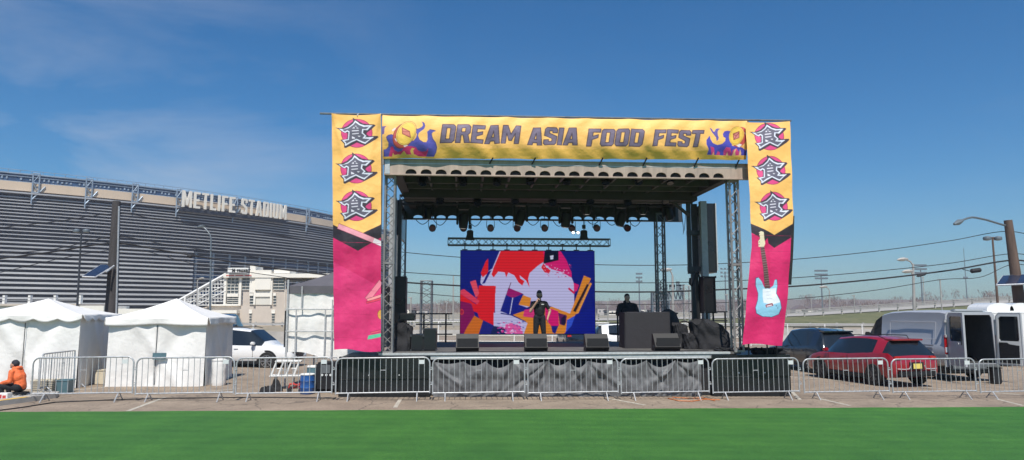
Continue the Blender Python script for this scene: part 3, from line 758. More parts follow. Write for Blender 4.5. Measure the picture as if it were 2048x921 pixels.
# low terrace wall in front of the stadium
TW = wroot('terrace_wall', 'long cream terrace wall with short square pillars behind the tents', 'wall', (bp(100, 640, 120).x, 120, 0))
b = MB(); bpx(b, -120, 612, 208, 668, D=120, th=8); bpx(b, 208, 618, 330, 668, D=122, th=5); b.build('wall', M['bldgw'], TW, world=True)
b = MB(); bpx(b, -120, 608, 160, 612, D=120, th=8.5, front=.4); b.build('coping', M['bldg'], TW, world=True)
for px in (7, 58, 109, 159): 
    b = MB(); bpx(b, px - 3, 591, px + 3, 608, D=120, th=.6); b.build('pillar', M['wht'], TW, world=True)
b = MB(); 
for yy in (596, 602): bpx(b, -120, yy - .5, 160, yy + .5, D=120, th=.1)
b.build('rail', M['sfin'], TW, world=True)
# ------------------------------------------------------------------ mobile stage
STG = thing('mobile_stage', 'large mobile concert stage with cream roof beam, truss posts and raised deck', 'stage', (SO.x, SO.y, 0), YAW)
B = lambda: MB()
# deck
b = B(); b.box(-.25, -.12, DECK - .06, SW + .05, SD + .25, DECK); b.build('deck', M['deck'], STG)
b = B(); b.box(-.25, -.22, DECK - .05, SW - .3, -.12, DECK + .012); b.box(-.25, -.19, DECK - .17, SW - .3, -.125, DECK - .07); b.build('deck_edge', M['alu'], STG)
b = B()
for z in (DECK - .3,): b.box(-.2, .25, z - .12, SW, SD, DECK - .07)
for x in np.arange(.4, SW, 1.5):
    for y in (.6, 3, 6): b.tube((x, y, -.2), (x, y, DECK - .3), .04, 6)
b.build('under_frame', M['steel_d'], STG)
b = B(); b.box(S(860, 790, 0).x, .0, -.12, S(1430, 790, 0).x, .05, DECK - .18); b.build('under_stage_shade_sheet', M['blkcloth'], STG)  # added black sheet that stands in for the shade under the deck
# black side skirts (outer wings)
def skirt_panel(x0, x1, y, z0, z1):
    b = B(); b.bevbox(x0, y, z0, x1, y + .08, z1, .01)
    return b.build('side_panel', M['blkgloss'], STG)
L0, L1 = S(676, 790, -.28).x, S(860, 790, -.28).x
R0, R1 = S(1427, 790, -.28).x, S(1584, 790, -.28).x
zt, zb = S(860, 713, -.28).z, S(860, 800, -.28).z
for x0, x1 in ((L0, L1), (R0, R1)):
    zm = zb + (zt - zb) * .47
    skirt_panel(x0, x1, -.28, zm + .01, zt); skirt_panel(x0, x1, -.25, zb, zm)
    bb = B()
    for q in (.33, .66): bb.lathe([(.02, 0), (.02, .02)], c=(x0 + (x1 - x0) * q, -.285, zm + .12), n=8, mtx=Matrix.Rotation(PI / 2, 4, 'X').to_3x3().to_4x4())
    bb.build('knob', M['alu'], STG)
    b = B(); b.box(x0, -.2, zt - .1, x1, 2.4, zt - .03); b.build('wing_deck', M['steel_d'], STG)
b = B(); b.box(R1 - .12, -.2, zb, R1, 2.4, zt - .1); b.build('wing_side', M['wood'], STG)
# roof
RZ = 6.19; RT = 6.62
RX0, RX1 = S(768, 348, -.3).x, S(1499, 360, -.3).x
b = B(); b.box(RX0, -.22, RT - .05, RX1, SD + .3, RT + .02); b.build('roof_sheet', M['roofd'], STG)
def scallop_beam(name, y, z0, z1, x0, x1, hx0, hx1, n, hw, hh, hz, m, th=.06):
    """beam plate with a row of arched openings"""
    holes = []
    for k in range(n):
        cx = hx0 + (hx1 - hx0) * k / (n - 1)
        holes.append([(cx + hw * math.cos(a), hz + hh * math.sin(a)) for a in np.linspace(0, PI, 9)])
    # build in vertical bays so every face stays simple
    b = MB(); edges = [x0] + [(holes[k][-1][0] * .5 + holes[k - 1][0][0] * .5) if k else (holes[0][-1][0] - .04) for k in range(n)] + [holes[-1][0][0] + .04]
    f0 = lambda p: Vector((p[0], y, p[1])); f1 = lambda p: Vector((p[0], y + th, p[1]))
    for k in range(n):
        a, c = (edges[k + 1], edges[k + 2]); hl_ = sorted(holes[k])
        b.prism([(a, z0), (c, z0), (c, hz - .03), (a, hz - .03)], f0, f1)
        b.prism([(a, hz - .03), (hl_[0][0], hz - .03)] + hl_ + [(hl_[-1][0], hz - .03), (c, hz - .03), (c, z1), (a, z1)], f0, f1)
    b.box(x0, y, z0, edges[1], y + th, z1); b.box(edges[-1], y, z0, x1, y + th, z1)
    b.box(x0, y - .03, z0 - .03, x1, y + th + .05, z0)
    b.box(x0, y - .03, z1, x1, y + th + .05, z1 + .025)
    return b.build(name, m, STG)
hA, hB = S(822, 345, -.3).x, S(1437, 355, -.3).x
scallop_beam('front_beam', -.3, RZ, RT - .02, RX0, RX1, hA, hB, 22, .155, .11, RZ + .04, M['cream'])
b = B(); b.box(RX0 + .02, -.235, RZ + .0, RX1 - .02, -.15, RZ + .4); b.build('front_beam_shade_strip', M['blkcloth'], STG)  # black strip added behind the arches, standing in for shade inside the beam
b = B(); b.box(RX0, -.305, RZ + .30, RX1, -.302, RZ + .315); b.box(RX0 + .02, -.34, RZ, RX0 + .16, -.3, RT + .02, 0); b.build('beam_end_plate', M['alu'], STG)
MY = 3.3
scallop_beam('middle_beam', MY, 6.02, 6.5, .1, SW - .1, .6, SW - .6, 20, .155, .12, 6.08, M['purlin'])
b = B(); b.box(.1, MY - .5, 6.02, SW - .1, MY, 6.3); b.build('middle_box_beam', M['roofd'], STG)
RB0, RB1 = S(803, 440, SD).x, S(1352, 440, SD).x
zrb = S(1060, 440, SD).z; zrt = S(1060, 432, SD).z
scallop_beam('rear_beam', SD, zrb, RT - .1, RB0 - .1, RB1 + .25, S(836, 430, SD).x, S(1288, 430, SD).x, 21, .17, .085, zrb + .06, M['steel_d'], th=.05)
for x in np.linspace(.25, SW - .25, 13):
    b = B(); b.box(x - .03, -.1, RZ + .05, x + .03, SD, RZ + .2); b.build('purlin', M['purlin'], STG)
for y in (1.1, 2.1, 4.4, 5.5):
    b = B(); b.box(.1, y - .04, RZ, SW - .1, y + .04, RZ + .22); b.build('cross_beam', M['purlin'], STG)
for x0 in (0.05, SW - .3):
    b = B(); b.box(x0, -.1, RZ - .02, x0 + .25, SD, RT - .06); b.build('side_beam', M['roofd'], STG)
# lift columns
for x0 in (.22, SW - .95):
    xm = S(1409, 600, MY).x if x0 > 1 else S(784, 600, MY).x
    b = B(); b.box(xm - .105, MY - .2, DECK, xm + .105, MY + .02, 6.05); b.build('lift_column', mat('grey_column', (.42, .42, .44), .5, .2, .25, 6), STG)
# right side frame & dark folded panel
xa, xb_ = S(1374, 500, MY + .1).x, S(1400, 500, MY + .1).x
b = B(); z5 = S(1380, 548, MY).z
b.box(xa, MY + .0, z5, xa + .13, MY + .1, 6.0); b.box(xa + .2, MY + .12, z5, xb_ - .05, MY + .2, 6.0)
for py in (465, 537): 
    z = S(1380, py, MY).z; b.box(xa, MY - .04, z - .1, xb_, MY + .12, z + .06)
b.box(xa + .12, MY + .04, DECK, xa + .34, MY + .16, z5 + .1)
b.build('side_frame', M['steel_d'], STG)
b = B(); b.box(S(1413, 540, MY + .3).x, MY + .3, S(1413, 545, MY).z, S(1434, 540, MY + .3).x, MY + 1.6, 6.05); b.build('folded_side_panel', M['blkgloss'], STG)
b = B(); xq = S(1434, 540, MY + .25).x; b.box(xq, MY + .22, S(1413, 541, MY).z, xq + .035, MY + .3, 6.05); b.build('panel_edge', M['alu'], STG)
b = B(); b.tube((xa + .1, MY, 5.55), (xa - .5, MY, 6.05), .06, 6); b.build('knee_brace', M['purlin'], STG)
# left dark inner side
b = B(); b.box(-.12, MY + .3, DECK, -.02, MY + .6, 6.05); b.build('side_frame', M['steel_d'], STG)
b = B(); b.box(-.2, MY + .6, 4.9, -.12, SD, 6.1); b.build('folded_side_panel', M['blkgloss'], STG)
# truss posts
def post(x, y, w_, z0, z1, m, n, rt=.028):
    b = MB(); truss(b, (x, y, z0), (x, y, z1), w_, w_, rt, .013, n)
    for z in (z0 + .02, (z0 + z1) / 2, z1 - .02): b.box(x - w_ / 2 - .03, y - w_ / 2 - .03, z - .03, x + w_ / 2 + .03, y + w_ / 2 + .03, z + .03) if z != z0 else None
    return b.build('truss_post', m, STG)
post(-.03, .0, .26, DECK, RZ, M['postm'], 20, .032); post(S(1472, 600, 0).x, 0, .25, DECK, RZ, M['postm'], 18, .035)
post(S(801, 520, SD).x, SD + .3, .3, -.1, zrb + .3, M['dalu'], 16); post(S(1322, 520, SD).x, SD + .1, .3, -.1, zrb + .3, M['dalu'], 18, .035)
# rear railings
def railing(pxs, pposts, ys, sy):
    b = MB()
    for y in ys: b.tube(S(pxs[0], y, sy), S(pxs[1], y, sy), .025, 6)
    for p in pposts:
        q = S(p, ys[0] - 1, sy); b.tube((q.x, sy, DECK - .2), (q.x, sy, q.z), .035, 6)
    return b.build('railing', M['blk'], STG)
railing((832, 905), (848, 892), (628, 649, 669), SD - .1); railing((1218, 1262), (1235,), (627, 647, 668), SD - .1)
railing((1262, 1356), (1352,), (627, 647, 668), SD - .1); railing((1380, 1455), (1450,), (624, 642, 663), SD - .1)

# fabric skirt across the front
x0, x1 = S(866, 780, -.26).x, S(1404, 780, -.26).x
zt2, zb2 = S(1100, 722, -.2).z, gz(0) - .02
rs_ = np.random.RandomState(11)
pins = [0, .11, .19, .29, .42, .50, .57, .68, .79, .90, 1.0]
rays_ = [(pins[rs_.randint(len(pins))], rs_.uniform(-1.6, 1.6), rs_.uniform(.012, .03), rs_.uniform(-.09, .09), rs_.uniform(.5, 1.2)) for _ in range(46)]
def fskirt(u, v):
    k = max(i for i, p in enumerate(pins) if p <= u + 1e-9); k = min(k, len(pins) - 2)
    w_ = (u - pins[k]) / (pins[k + 1] - pins[k]); sag = math.sin(PI * w_) * (.07 + .06 * (k % 3))
    y = -.24
    for p, sl, wd_, am, ln_ in rays_:
        c = p + sl * v * .11
        d = (u - c) / (wd_ * (.35 + .9 * v)); 
        if abs(d) < 3: y += am * math.exp(-d * d) * math.sin(PI * min(1, v / ln_ * .9 + .08)) * .8
    y += .012 * math.sin(u * 210 + 4 * math.sin(v * 5 + u * 9)) * v + .02 * math.sin(u * 70 + 3 * math.sin(v * 3 + u * 20))
    y -= .05 * math.sin(PI * w_) * math.sin(PI * min(1, v * 2.2)) 
    y = min(y, -.16)
    z = zt2 + (zb2 - zt2) * v - sag * (1 - v) ** 2
    return (x0 + (x1 - x0) * u, y, z)
b = MB(); b.grid(fskirt, 520, 44)
o = b.build('stage_skirt', M['drape'], None, smooth=True, angle=80, fix=False); o.location = (SO.x, SO.y, 0); o.rotation_euler = (0, 0, YAW)
tag(o, 'long crumpled grey fabric skirt hung across the front of the stage', 'stage skirt')

# ------------------------------------------------------------------ banners
YEL = (254, 192, 106); YEL2 = (222, 168, 58); PINK = (222, 52, 116); BLK = (44, 36, 46); PURP = (84, 72, 168)
GREY = (98, 94, 110); GRD = (64, 52, 64); WHT = (226, 226, 240)
EMB = dict(
 dark=[(480, 100), (540, 140), (610, 185), (700, 240), (800, 262), (940, 265), (972, 290), (905, 355), (850, 400), (790, 445), (775, 480), (830, 522), (1010, 512), (1032, 535), (960, 600), (850, 670), (762, 722), (730, 724), (640, 690), (570, 665), (440, 740), (335, 792), (300, 780), (300, 700), (220, 612), (350, 600), (372, 560), (372, 470), (340, 455), (310, 462), (230, 420), (180, 380), (118, 345), (260, 350), (370, 300), (490, 190)],
 white=[(535, 170), (590, 210), (640, 255), (740, 288), (905, 283), (860, 325), (795, 395), (712, 385), (702, 450), (775, 522), (735, 552), (935, 540), (860, 590), (750, 690), (680, 665), (567, 610), (450, 670), (335, 742), (318, 735), (322, 690), (262, 620), (385, 600), (398, 450), (375, 428), (330, 458), (290, 440), (240, 405), (190, 365), (290, 378), (400, 330), (490, 250)],
 grey=[(540, 212), (620, 275), (715, 318), (835, 312), (770, 370), (688, 368), (672, 460), (738, 512), (690, 572), (850, 585), (745, 660), (690, 640), (565, 583), (440, 645), (345, 706), (350, 680), (305, 640), (405, 612), (420, 430), (370, 402), (320, 432), (262, 392), (400, 352), (500, 270)])
def emblem(A, cx, cy, sc):
    T = lambda p: (cx + (p[0] - 570) * sc, cy + (p[1] - 455) * sc)
    A.ell(cx, cy, 335 * sc, 325 * sc, (150, 40, 70)); A.ell(cx, cy, 322 * sc, 312 * sc, (222, 70, 130))
    A.poly([T(p) for p in EMB['dark']], GRD); A.poly([T(p) for p in EMB['white']], WHT); A.poly([T(p) for p in EMB['grey']], GREY)
    for q in ([(478, 358), (515, 318), (532, 356)], [(565, 330), (622, 352), (566, 356)], [(525, 312), (550, 290), (580, 312)], [(468, 405), (615, 390), (615, 408), (468, 425)], [(473, 472), (613, 455), (613, 473), (473, 490)], [(468, 532), (535, 562), (528, 582), (468, 584)], [(588, 520), (652, 520), (620, 545)]):
        A.poly([T(p) for p in q], (232, 224, 236))
FLAME = [(60, 610), (105, 600), (140, 560), (145, 500), (115, 440), (108, 400), (140, 370), (200, 355), (240, 380), (300, 440), (420, 470), (560, 470), (600, 420), (620, 350), (600, 300), (585, 262), (640, 255), (690, 230), (720, 190), (715, 150), (692, 118), (740, 150), (755, 200), (740, 250), (690, 290), (650, 330), (635, 380), (660, 450), (720, 490), (775, 490), (800, 440), (800, 350), (792, 300), (830, 260), (890, 268), (935, 285), (885, 300), (862, 340), (880, 420), (930, 490), (950, 570), (935, 650), (895, 725), (60, 725)]
PINKF = [(140, 725), (165, 640), (180, 570), (215, 560), (235, 620), (300, 655), (360, 640), (400, 590), (420, 560), (520, 560), (600, 580), (630, 630), (700, 650), (770, 640), (800, 590), (795, 650), (760, 725)]
YELF = [(195, 725), (215, 660), (235, 700), (300, 690), (340, 700), (400, 640), (440, 700), (520, 700), (500, 640), (530, 590), (580, 600), (550, 630), (560, 690), (640, 725)]
def flame(A, T):
    A.poly([T(p) for p in FLAME], (66, 58, 120)); cx = 500; 
    A.poly([T((cx + (p[0] - cx) * .975, 725 + (p[1] - 725) * .978)) for p in FLAME], (88, 84, 172))
    A.poly([T(p) for p in PINKF], (214, 52, 112)); A.poly([T(p) for p in YELF], (230, 182, 96))
def coin(A, T, flip=1, rot=-.42):
    k = abs(T((1, 0))[0] - T((0, 0))[0]); e = lambda x, y, rx, ry, c: A.ell(*T((x, y)), rx * k, ry * k, c, rot * -1 * flip)
    e(395, 370, 165, 245, (140, 60, 50)); e(398, 368, 156, 236, (196, 84, 74)); 
    for q in ([(350, 500), (400, 480), (465, 550), (410, 580)], [(205, 280), (262, 235), (268, 265), (215, 310)], [(245, 430), (300, 440), (300, 490), (270, 480)]): A.poly([T(p) for p in q], (238, 214, 214))
    e(440, 330, 158, 232, (130, 70, 46)); e(440, 330, 150, 224, (240, 198, 96)); e(442, 332, 136, 208, (160, 108, 50)); e(442, 332, 130, 202, (240, 196, 84))
    A.poly([T(p) for p in [(365, 222), (500, 300), (518, 425), (372, 350)]], (150, 60, 56)); A.poly([T(p) for p in [(378, 245), (490, 310), (503, 402), (385, 340)]], (216, 126, 110))
    A.line([T((378, 300)), T((430, 310)), T((490, 310))], 9 * k, (150, 60, 56))
banm = artmat('printed_banner_fabric', .6)
# --- top banner
A = Art(730, 88, .75, YEL)
T1 = lambda p: (p[0] / 8.533 - 5.0, p[1] / 8.533 - .8)
A.poly([(0, 66), (730, 70), (730, 88), (0, 88)], (240, 184, 86))
flame(A, T1); coin(A, T1); A.poly([(-1, 25), (9, 24), (5, 28), (4, 40), (-1, 42)], (110, 90, 150))
for txt, xa_, xb2, y0, y1 in (('DREAM', 112, 271, 19, 57.5), ('ASIA', 283.5, 388, 22, 59.5), ('FOOD', 401, 517.5, 24, 61.5), ('FEST', 534, 639.5, 24.5, 61)):
    lay, tot = layout(txt, .07); sh = 5.0
    k = (xb2 - xa_ - sh) / tot
    for ch, x, o, h in lay:
        g = lambda p: (xa_ + (x + p[0]) * k + sh * p[1], y1 - p[1] * (y1 - y0))
        A.poly([g(p) for p in o], (116, 102, 124), [[g(p) for p in q] for q in h])
        for lp in [o] + h: A.line([g(p) for p in lp] + [g(lp[0])], 1.7, (72, 54, 70))
# right flames
T2 = lambda p: (p[0] / 10.235 + 1400 - 765, p[1] / 10.235 + 235 - 240.5)
A.poly([T2(p) for p in [(165, 430), (185, 520), (230, 600), (330, 640), (430, 610), (490, 540), (500, 470), (455, 450), (440, 380), (480, 310), (540, 295), (620, 300), (640, 640), (860, 680), (940, 745), (1000, 740), (1000, 860), (125, 860), (145, 740), (95, 640), (95, 530)]], (76, 72, 178))
A.poly([T2(p) for p in [(168, 240), (215, 265), (245, 330), (270, 330), (300, 260), (345, 245), (410, 260), (360, 275), (335, 330), (335, 400), (355, 470), (340, 530), (305, 545), (300, 470), (250, 400), (215, 350)]], (92, 80, 160))
for q in ([(180, 680), (260, 700), (290, 860), (220, 860)], [(320, 860), (350, 770), (400, 800), (400, 860)], [(470, 760), (520, 680), (600, 690), (640, 800), (620, 860), (480, 860)], [(660, 740), (740, 700), (800, 780), (800, 860), (640, 860)]): A.poly([T2(p) for p in q], (216, 66, 130))
for q in ([(240, 860), (255, 790), (275, 860)], [(530, 860), (550, 780), (575, 860)], [(660, 860), (690, 740), (740, 700), (715, 790), (730, 860)], [(800, 860), (820, 720), (850, 800), (850, 860)]): A.poly([T2(p) for p in q], (236, 186, 140))
e = lambda x, y, rx, ry, c, r=.24: A.ell(*T2((x, y)), rx / 10.235, ry / 10.235, c, r)
e(800, 440, 165, 240, (130, 50, 50)); e(805, 440, 155, 230, (206, 84, 78)); A.poly([T2(p) for p in [(730, 630), (790, 585), (860, 620), (800, 680)]], (240, 226, 226)); A.poly([T2(p) for p in [(900, 330), (950, 380), (945, 410), (905, 370)]], (240, 220, 220))
e(735, 410, 158, 225, (140, 84, 40)); e(735, 410, 150, 217, (240, 196, 80)); e(735, 412, 132, 195, (170, 116, 48)); e(735, 412, 126, 188, (240, 196, 80))
A.poly([T2(p) for p in [(665, 355), (800, 300), (800, 460), (675, 512)]], (150, 56, 56)); A.poly([T2(p) for p in [(680, 372), (785, 322), (785, 450), (690, 492)]], (214, 128, 120)); A.line([T2((670, 370)), T2((735, 415)), T2((795, 330))], 1.4, (150, 56, 56)); A.line([T2((735, 415)), T2((690, 490))], 1.2, (150, 56, 56))
c00, c10, c01, c11 = S(765, 230.5, -.5), S(1494, 242, -.5), S(765, 317, -.5), S(1494, 320, -.5)
ties = [(985 - 765) / 730, (1070 - 765) / 730, (1205 - 765) / 730, (1290 - 765) / 730, (1395 - 765) / 730]
def ftop(U, V):
    X = (c00.x * (1 - U) + c10.x * U) * (1 - V) + (c01.x * (1 - U) + c11.x * U) * V
    Z = (c00.z * (1 - U) + c10.z * U) * (1 - V) + (c01.z * (1 - U) + c11.z * U) * V
    Y = -.5 - .13 * np.sin(PI * V ** .8) * (.7 + .3 * np.sin(U * 11)) + .16 * np.clip(V - .66, 0, 1) ** 1.5 * 2.4
    for k, t in enumerate(ties):
        Y += .10 * np.exp(-((U - t - .022 * (k % 2 * 2 - 1) * (1 - V) * 1.6) * 60) ** 2) * np.clip(V - .35, 0, 1)
        Y -= .08 * np.exp(-((U - t - .045 * (1.1 - V)) * 42) ** 2) * np.clip(V - .45, 0, 1)
    Y += .012 * np.sin(U * 90 + 3 * np.sin(V * 4)) + .01 * np.sin(U * 37 - V * 6)
    Z = Z - .018 * np.abs(np.sin(U * PI * 9)) * (1 - V) + .02 * np.abs(np.sin(U * PI * 7.3)) * V
    return np.stack([X, Y, Z], -1)
TB = thing('festival_banner', 'wide yellow banner with slanted grey capitals strung above the stage front', 'banner', (SO.x, SO.y, 0), YAW)
A.mesh('printed_cloth', ftop, banm, TB)
b = MB(); tp0, tp1 = S(640, 227.5, -.42), S(1582, 242, -.42); b.tube(tp0, tp1, .03, 8); b.build('support_pipe', M['dalu'], TB)
for px in (986, 1071, 1206, 1294, 1397, 1480):
    p = S(px, 316, -.45); MB().tube(p, (p.x - .09, -.32, RT - .1), .022, 5).build('strap', M['blk'], TB)
# pipe truss carrying the banner beside the left panel
b = MB(); q0, q1 = S(766, 232, -.4), S(766, 330, -.4); b.tube(q1, q0, .035, 8); b.tube((q0.x, -.4, q0.z), (q0.x, -.4, DECK + .02), .03, 8); q0, q1 = S(1495, 240, -.3), S(1495, 330, -.3); b.tube((q0.x, -.3, q0.z), (q0.x, -.3, RZ), .035, 8); b.build('upright_pipe', M['postm'], TB)
# --- left banner
A = Art(98.5, 474, .7, YEL)
for cx, cy in ((50, 39.5), (48.5, 113), (48.5, 189)): emblem(A, cx, cy, .0945)
OY = 228
A.poly([(-2, 226), (50, 250), (100, 224), (100, 480), (-2, 480)], BLK)
A.poly([(-2, 252), (52, 279), (100, 250), (100, 480), (-2, 480)], (206, 34, 98))
A.poly([(-2, 300), (99, 350), (99, 480), (-2, 480)], PINK)
def stick(A, a, b_, w, c1=(232, 140, 160), c2=(120, 30, 60)):
    A.line([a, b_], w + 1.6, c2); A.line([a, b_], w, c1)
stick(A, (14, 231), (96, 262), 10, (236, 158, 172)); A.line([(86, 258), (98, 263)], 9, (240, 226, 232))
stick(A, (72, 372), (97, 341), 10, (236, 130, 150)); stick(A, (72, 375), (99, 366), 4.5, (240, 150, 150)); stick(A, (70, 380), (99, 372), 3.5, (220, 60, 90))
A.ell(99, 403, 8, 10, (150, 70, 40)); A.ell(99, 403, 7, 9, (236, 170, 80)); 
A.poly([(72, 444), (99, 439), (99, 446), (70, 452)], (90, 190, 150)); stick(A, (78, 439), (99, 434), 3, (230, 80, 110))
for k in range(5): A.line([(0, 262 + k * 47), (99, 262 + k * 47 + 1)], .5, (196, 30, 92))
lc = [S(663.5, 228, -.62), S(762, 229, -.62), S(668, 700, -.62), S(762, 703, -.62)]
def fleft(U, V):
    X = (lc[0].x * (1 - U) + lc[1].x * U) * (1 - V) + (lc[2].x * (1 - U) + lc[3].x * U) * V
    Z = (lc[0].z * (1 - U) + lc[1].z * U) * (1 - V) + (lc[2].z * (1 - U) + lc[3].z * U) * V
    Y = -.62 - .10 * np.sin(PI * V) * np.sin(PI * U) + .02 * np.sin(U * 14 + V * 3) * (.4 + V) + .015 * np.sin(V * 40 + U * 4)
    for c, s_ in ((0.02, .5), (.98, -.5)): Y -= .05 * np.exp(-((U - c - s_ * V * 2.2) * 18) ** 2) * np.exp(-V * 9)
    Z = Z - .03 * np.sin(PI * U) * np.exp(-V * 30) + .03 * np.sin(U * PI * 2) * np.exp(-(1 - V) * 30)
    return np.stack([X, Y, Z], -1)
LB = thing('banner', 'tall yellow and pink banner with three emblems hanging left of the stage', 'banner', (SO.x, SO.y, 0), YAW)
A.mesh('printed_cloth', fleft, banm, LB)
b = MB()
for px in (668, 715, 760): 
    p = S(px, 228.5, -.6); b.tube((p.x, -.64, p.z - .05), (p.x, -.42, p.z + .06), .012, 5)
b.build('tie', M['wht'], LB)
# --- right banner
A = Art(90, 447, .7, YEL)
LE = lambda y: np.interp(y, [243, 330, 400, 450, 493, 562, 620, 682, 700], [1491, 1496, 1500, 1502, 1504, 1496, 1491, 1485, 1484])
RE = lambda y: np.interp(y, [243, 330, 430, 449, 493, 587, 640, 688, 700], [1580, 1583, 1586, 1585, 1581, 1576, 1571, 1565, 1564])
def rp(px, py): 
    l, r_ = LE(py), RE(py); return ((px - l) / (r_ - l) * 90, py - 243)
def rpc(cx, cy): return rp(1200 + cx / 3.176, 430 + cy / 3.176)
for cx, cy in ((1538, 273), (1541, 342), (1546, 414)): emblem(A, *rp(cx, cy), .0895)
A.poly([rp(1495, 444), rp(1546, 471), rp(1592, 444), rp(1592, 720), rp(1470, 720)], BLK)
A.poly([rpc(955, 110), rpc(1100, 212), rpc(1222, 140), rpc(1222, 900), rpc(880, 900)], (218, 36, 104))
A.poly([rpc(1055, 150), rpc(1075, 300), rpc(1060, 420), rpc(1010, 330), rpc(1000, 215)], (214, 28, 96))
# guitar
gb = [(985, 405), (1000, 400), (1022, 425), (1040, 462), (1072, 470), (1096, 450), (1104, 415), (1116, 412), (1120, 450), (1112, 500), (1135, 545), (1146, 590), (1130, 630), (1085, 648), (1030, 645), (992, 625), (985, 590), (1000, 540), (1002, 500), (985, 450)]
A.poly([rpc(1065 + (x - 1065) * 1.05, 530 + (y - 530) * 1.03) for x, y in gb], (60, 70, 110)); A.poly([rpc(*p) for p in gb], (150, 204, 232))
A.poly([rpc(*p) for p in [(1030, 470), (1075, 470), (1112, 465), (1110, 500), (1138, 555), (1090, 570), (1035, 560), (1030, 520)]], (232, 234, 240))
A.poly([rpc(*p) for p in [(1012, 205), (1036, 200), (1078, 465), (1044, 470)]], (96, 62, 66))
for k in range(17): 
    t = k / 17; A.line([rpc(1014 + 31 * t, 212 + 255 * t), rpc(1037 + 40 * t, 208 + 255 * t)], .45, (190, 170, 160))
A.poly([rpc(*p) for p in [(1003, 205), (1000, 170), (1010, 150), (1002, 115), (1014, 106), (1030, 112), (1034, 150), (1042, 185), (1034, 205)]], (240, 222, 190))
for k in range(5): A.ell(*rpc(1006, 120 + k * 18), 1, 1, (90, 60, 60))
for k in range(3): A.line([rpc(1046 + k * 5, 490 + k * 22), rpc(1078 + k * 5, 488 + k * 22)], 1.3, (200, 204, 214))
A.poly([rpc(*p) for p in [(1046, 572), (1088, 560), (1094, 578), (1050, 590)]], (150, 60, 70)); A.poly([rpc(*p) for p in [(1052, 578), (1084, 570), (1086, 577), (1056, 585)]], (230, 210, 220))
A.ell(*rpc(1112, 578), 1.3, 1.3, (110, 130, 160)); A.ell(*rpc(1122, 592), 1.3, 1.3, (110, 130, 160))
for yy in (132, 232, 305, 440, 655): A.line([rpc(950, yy), rpc(1225, yy + 4)], .5, (170, 30, 80))
ys_ = np.linspace(243, 690, 40)
def edge(fe, sy0):
    out = []
    for y in ys_:
        p = S(float(fe(y)), y + (2 if fe is LE and y < 260 else 0), sy0 - .25 * math.sin((y - 243) / 447 * 2.2)); out.append((p.x, p.y, p.z))
    return np.array(out)
eL, eR = edge(LE, -.66), edge(RE, -.66)
def fright(U, V):
    t = V * 39; i = np.clip(t.astype(int), 0, 38); f = (t - i)[..., None]
    a = eL[i] * (1 - f) + eL[i + 1] * f; c = eR[i] * (1 - f) + eR[i + 1] * f
    p = a * (1 - U[..., None]) + c * U[..., None]
    p[..., 1] += -.10 * np.sin(PI * V) * np.sin(PI * U) + .03 * np.sin(U * 9 + V * 5) * V + .015 * np.sin(V * 34 + U * 3)
    p[..., 2] += .03 * np.sin(U * 5) * np.exp(-(1 - V) * 20) - .02 * np.sin(PI * U) * np.exp(-V * 30)
    return p
RBn = thing('banner', 'tall banner printed with a pale blue guitar, swinging right of the stage', 'banner', (SO.x, SO.y, 0), YAW)
A.mesh('printed_cloth', fright, banm, RBn)
b = MB(); k0 = S(1580, 432, -.79); k1 = S(1574, 570, -.79)
b.grid(lambda u, v: (k0.x - .04 + u * .17 + (k1.x - k0.x) * v, -.79 + .02 * math.sin(u * 3 + v * 4), k0.z + (k1.z - k0.z) * v), 3, 16); b.build('curled_back_edge', M['blkcloth'], RBn, solid=.01)

# ------------------------------------------------------------------ LED screen
def scr(cx, cy): return (cx - 75, cy - 176)
A = Art(918, 568, 3.2, (14, 24, 118))
def sp(pts, c): A.poly([scr(*p) for p in pts], c)
W_ = (186, 184, 226); R_ = (214, 26, 40); MG = (206, 22, 110); OR = (214, 132, 44); DB_ = (18, 24, 122)
sp([(340, 178), (750, 178), (800, 270), (850, 400), (850, 600), (830, 610), (700, 560), (560, 520), (400, 520), (300, 480), (210, 400), (215, 350), (290, 300)], W_)
sp([(348, 176), (655, 176), (645, 250), (600, 280), (545, 330), (535, 370), (545, 430), (520, 380), (478, 345), (480, 365), (510, 385), (495, 415), (470, 395), (440, 345), (400, 325), (385, 360), (375, 325), (330, 320), (300, 360), (285, 340), (300, 290)], R_)
sp([(640, 176), (760, 176), (800, 240), (835, 330), (835, 360), (760, 320), (690, 300), (650, 265)], MG); sp([(650, 176), (745, 176), (745, 240), (640, 265)], (12, 14, 40)); sp([(686, 210), (710, 205), (708, 232), (690, 235)], (200, 205, 230))
sp([(640, 262), (660, 290), (690, 310), (680, 330), (650, 325), (625, 290)], R_)
sp([(245, 250), (262, 230), (262, 330), (225, 360), (212, 330)], R_); sp([(262, 320), (285, 310), (240, 400), (220, 405)], DB_)
sp([(200, 415), (315, 418), (300, 700), (215, 680), (180, 560)], R_)
sp([(140, 390), (178, 378), (202, 470), (180, 500)], (220, 74, 96)); sp([(72, 450), (100, 440), (205, 520), (190, 545), (72, 470)], (216, 60, 90)); sp([(72, 470), (190, 550), (190, 600), (72, 560)], R_)
sp([(72, 520), (150, 540), (180, 640), (110, 740), (72, 740)], (124, 16, 86)); sp([(170, 620), (240, 660), (280, 742), (100, 742), (120, 700)], (200, 104, 34)); sp([(230, 650), (330, 700), (330, 744), (200, 744)], (30, 34, 120))
sp([(310, 470), (400, 430), (520, 480), (540, 560), (400, 610), (350, 600), (310, 690)], W_)
sp([(400, 430), (505, 475), (470, 545), (540, 570), (420, 618), (345, 590)], (22, 30, 130)); sp([(400, 430), (500, 470), (430, 500), (385, 480)], (150, 20, 104))
A.line([scr(430, 500), scr(410, 610)], 5, (200, 200, 235)); A.line([scr(418, 395), scr(402, 440)], 5, (90, 20, 60))
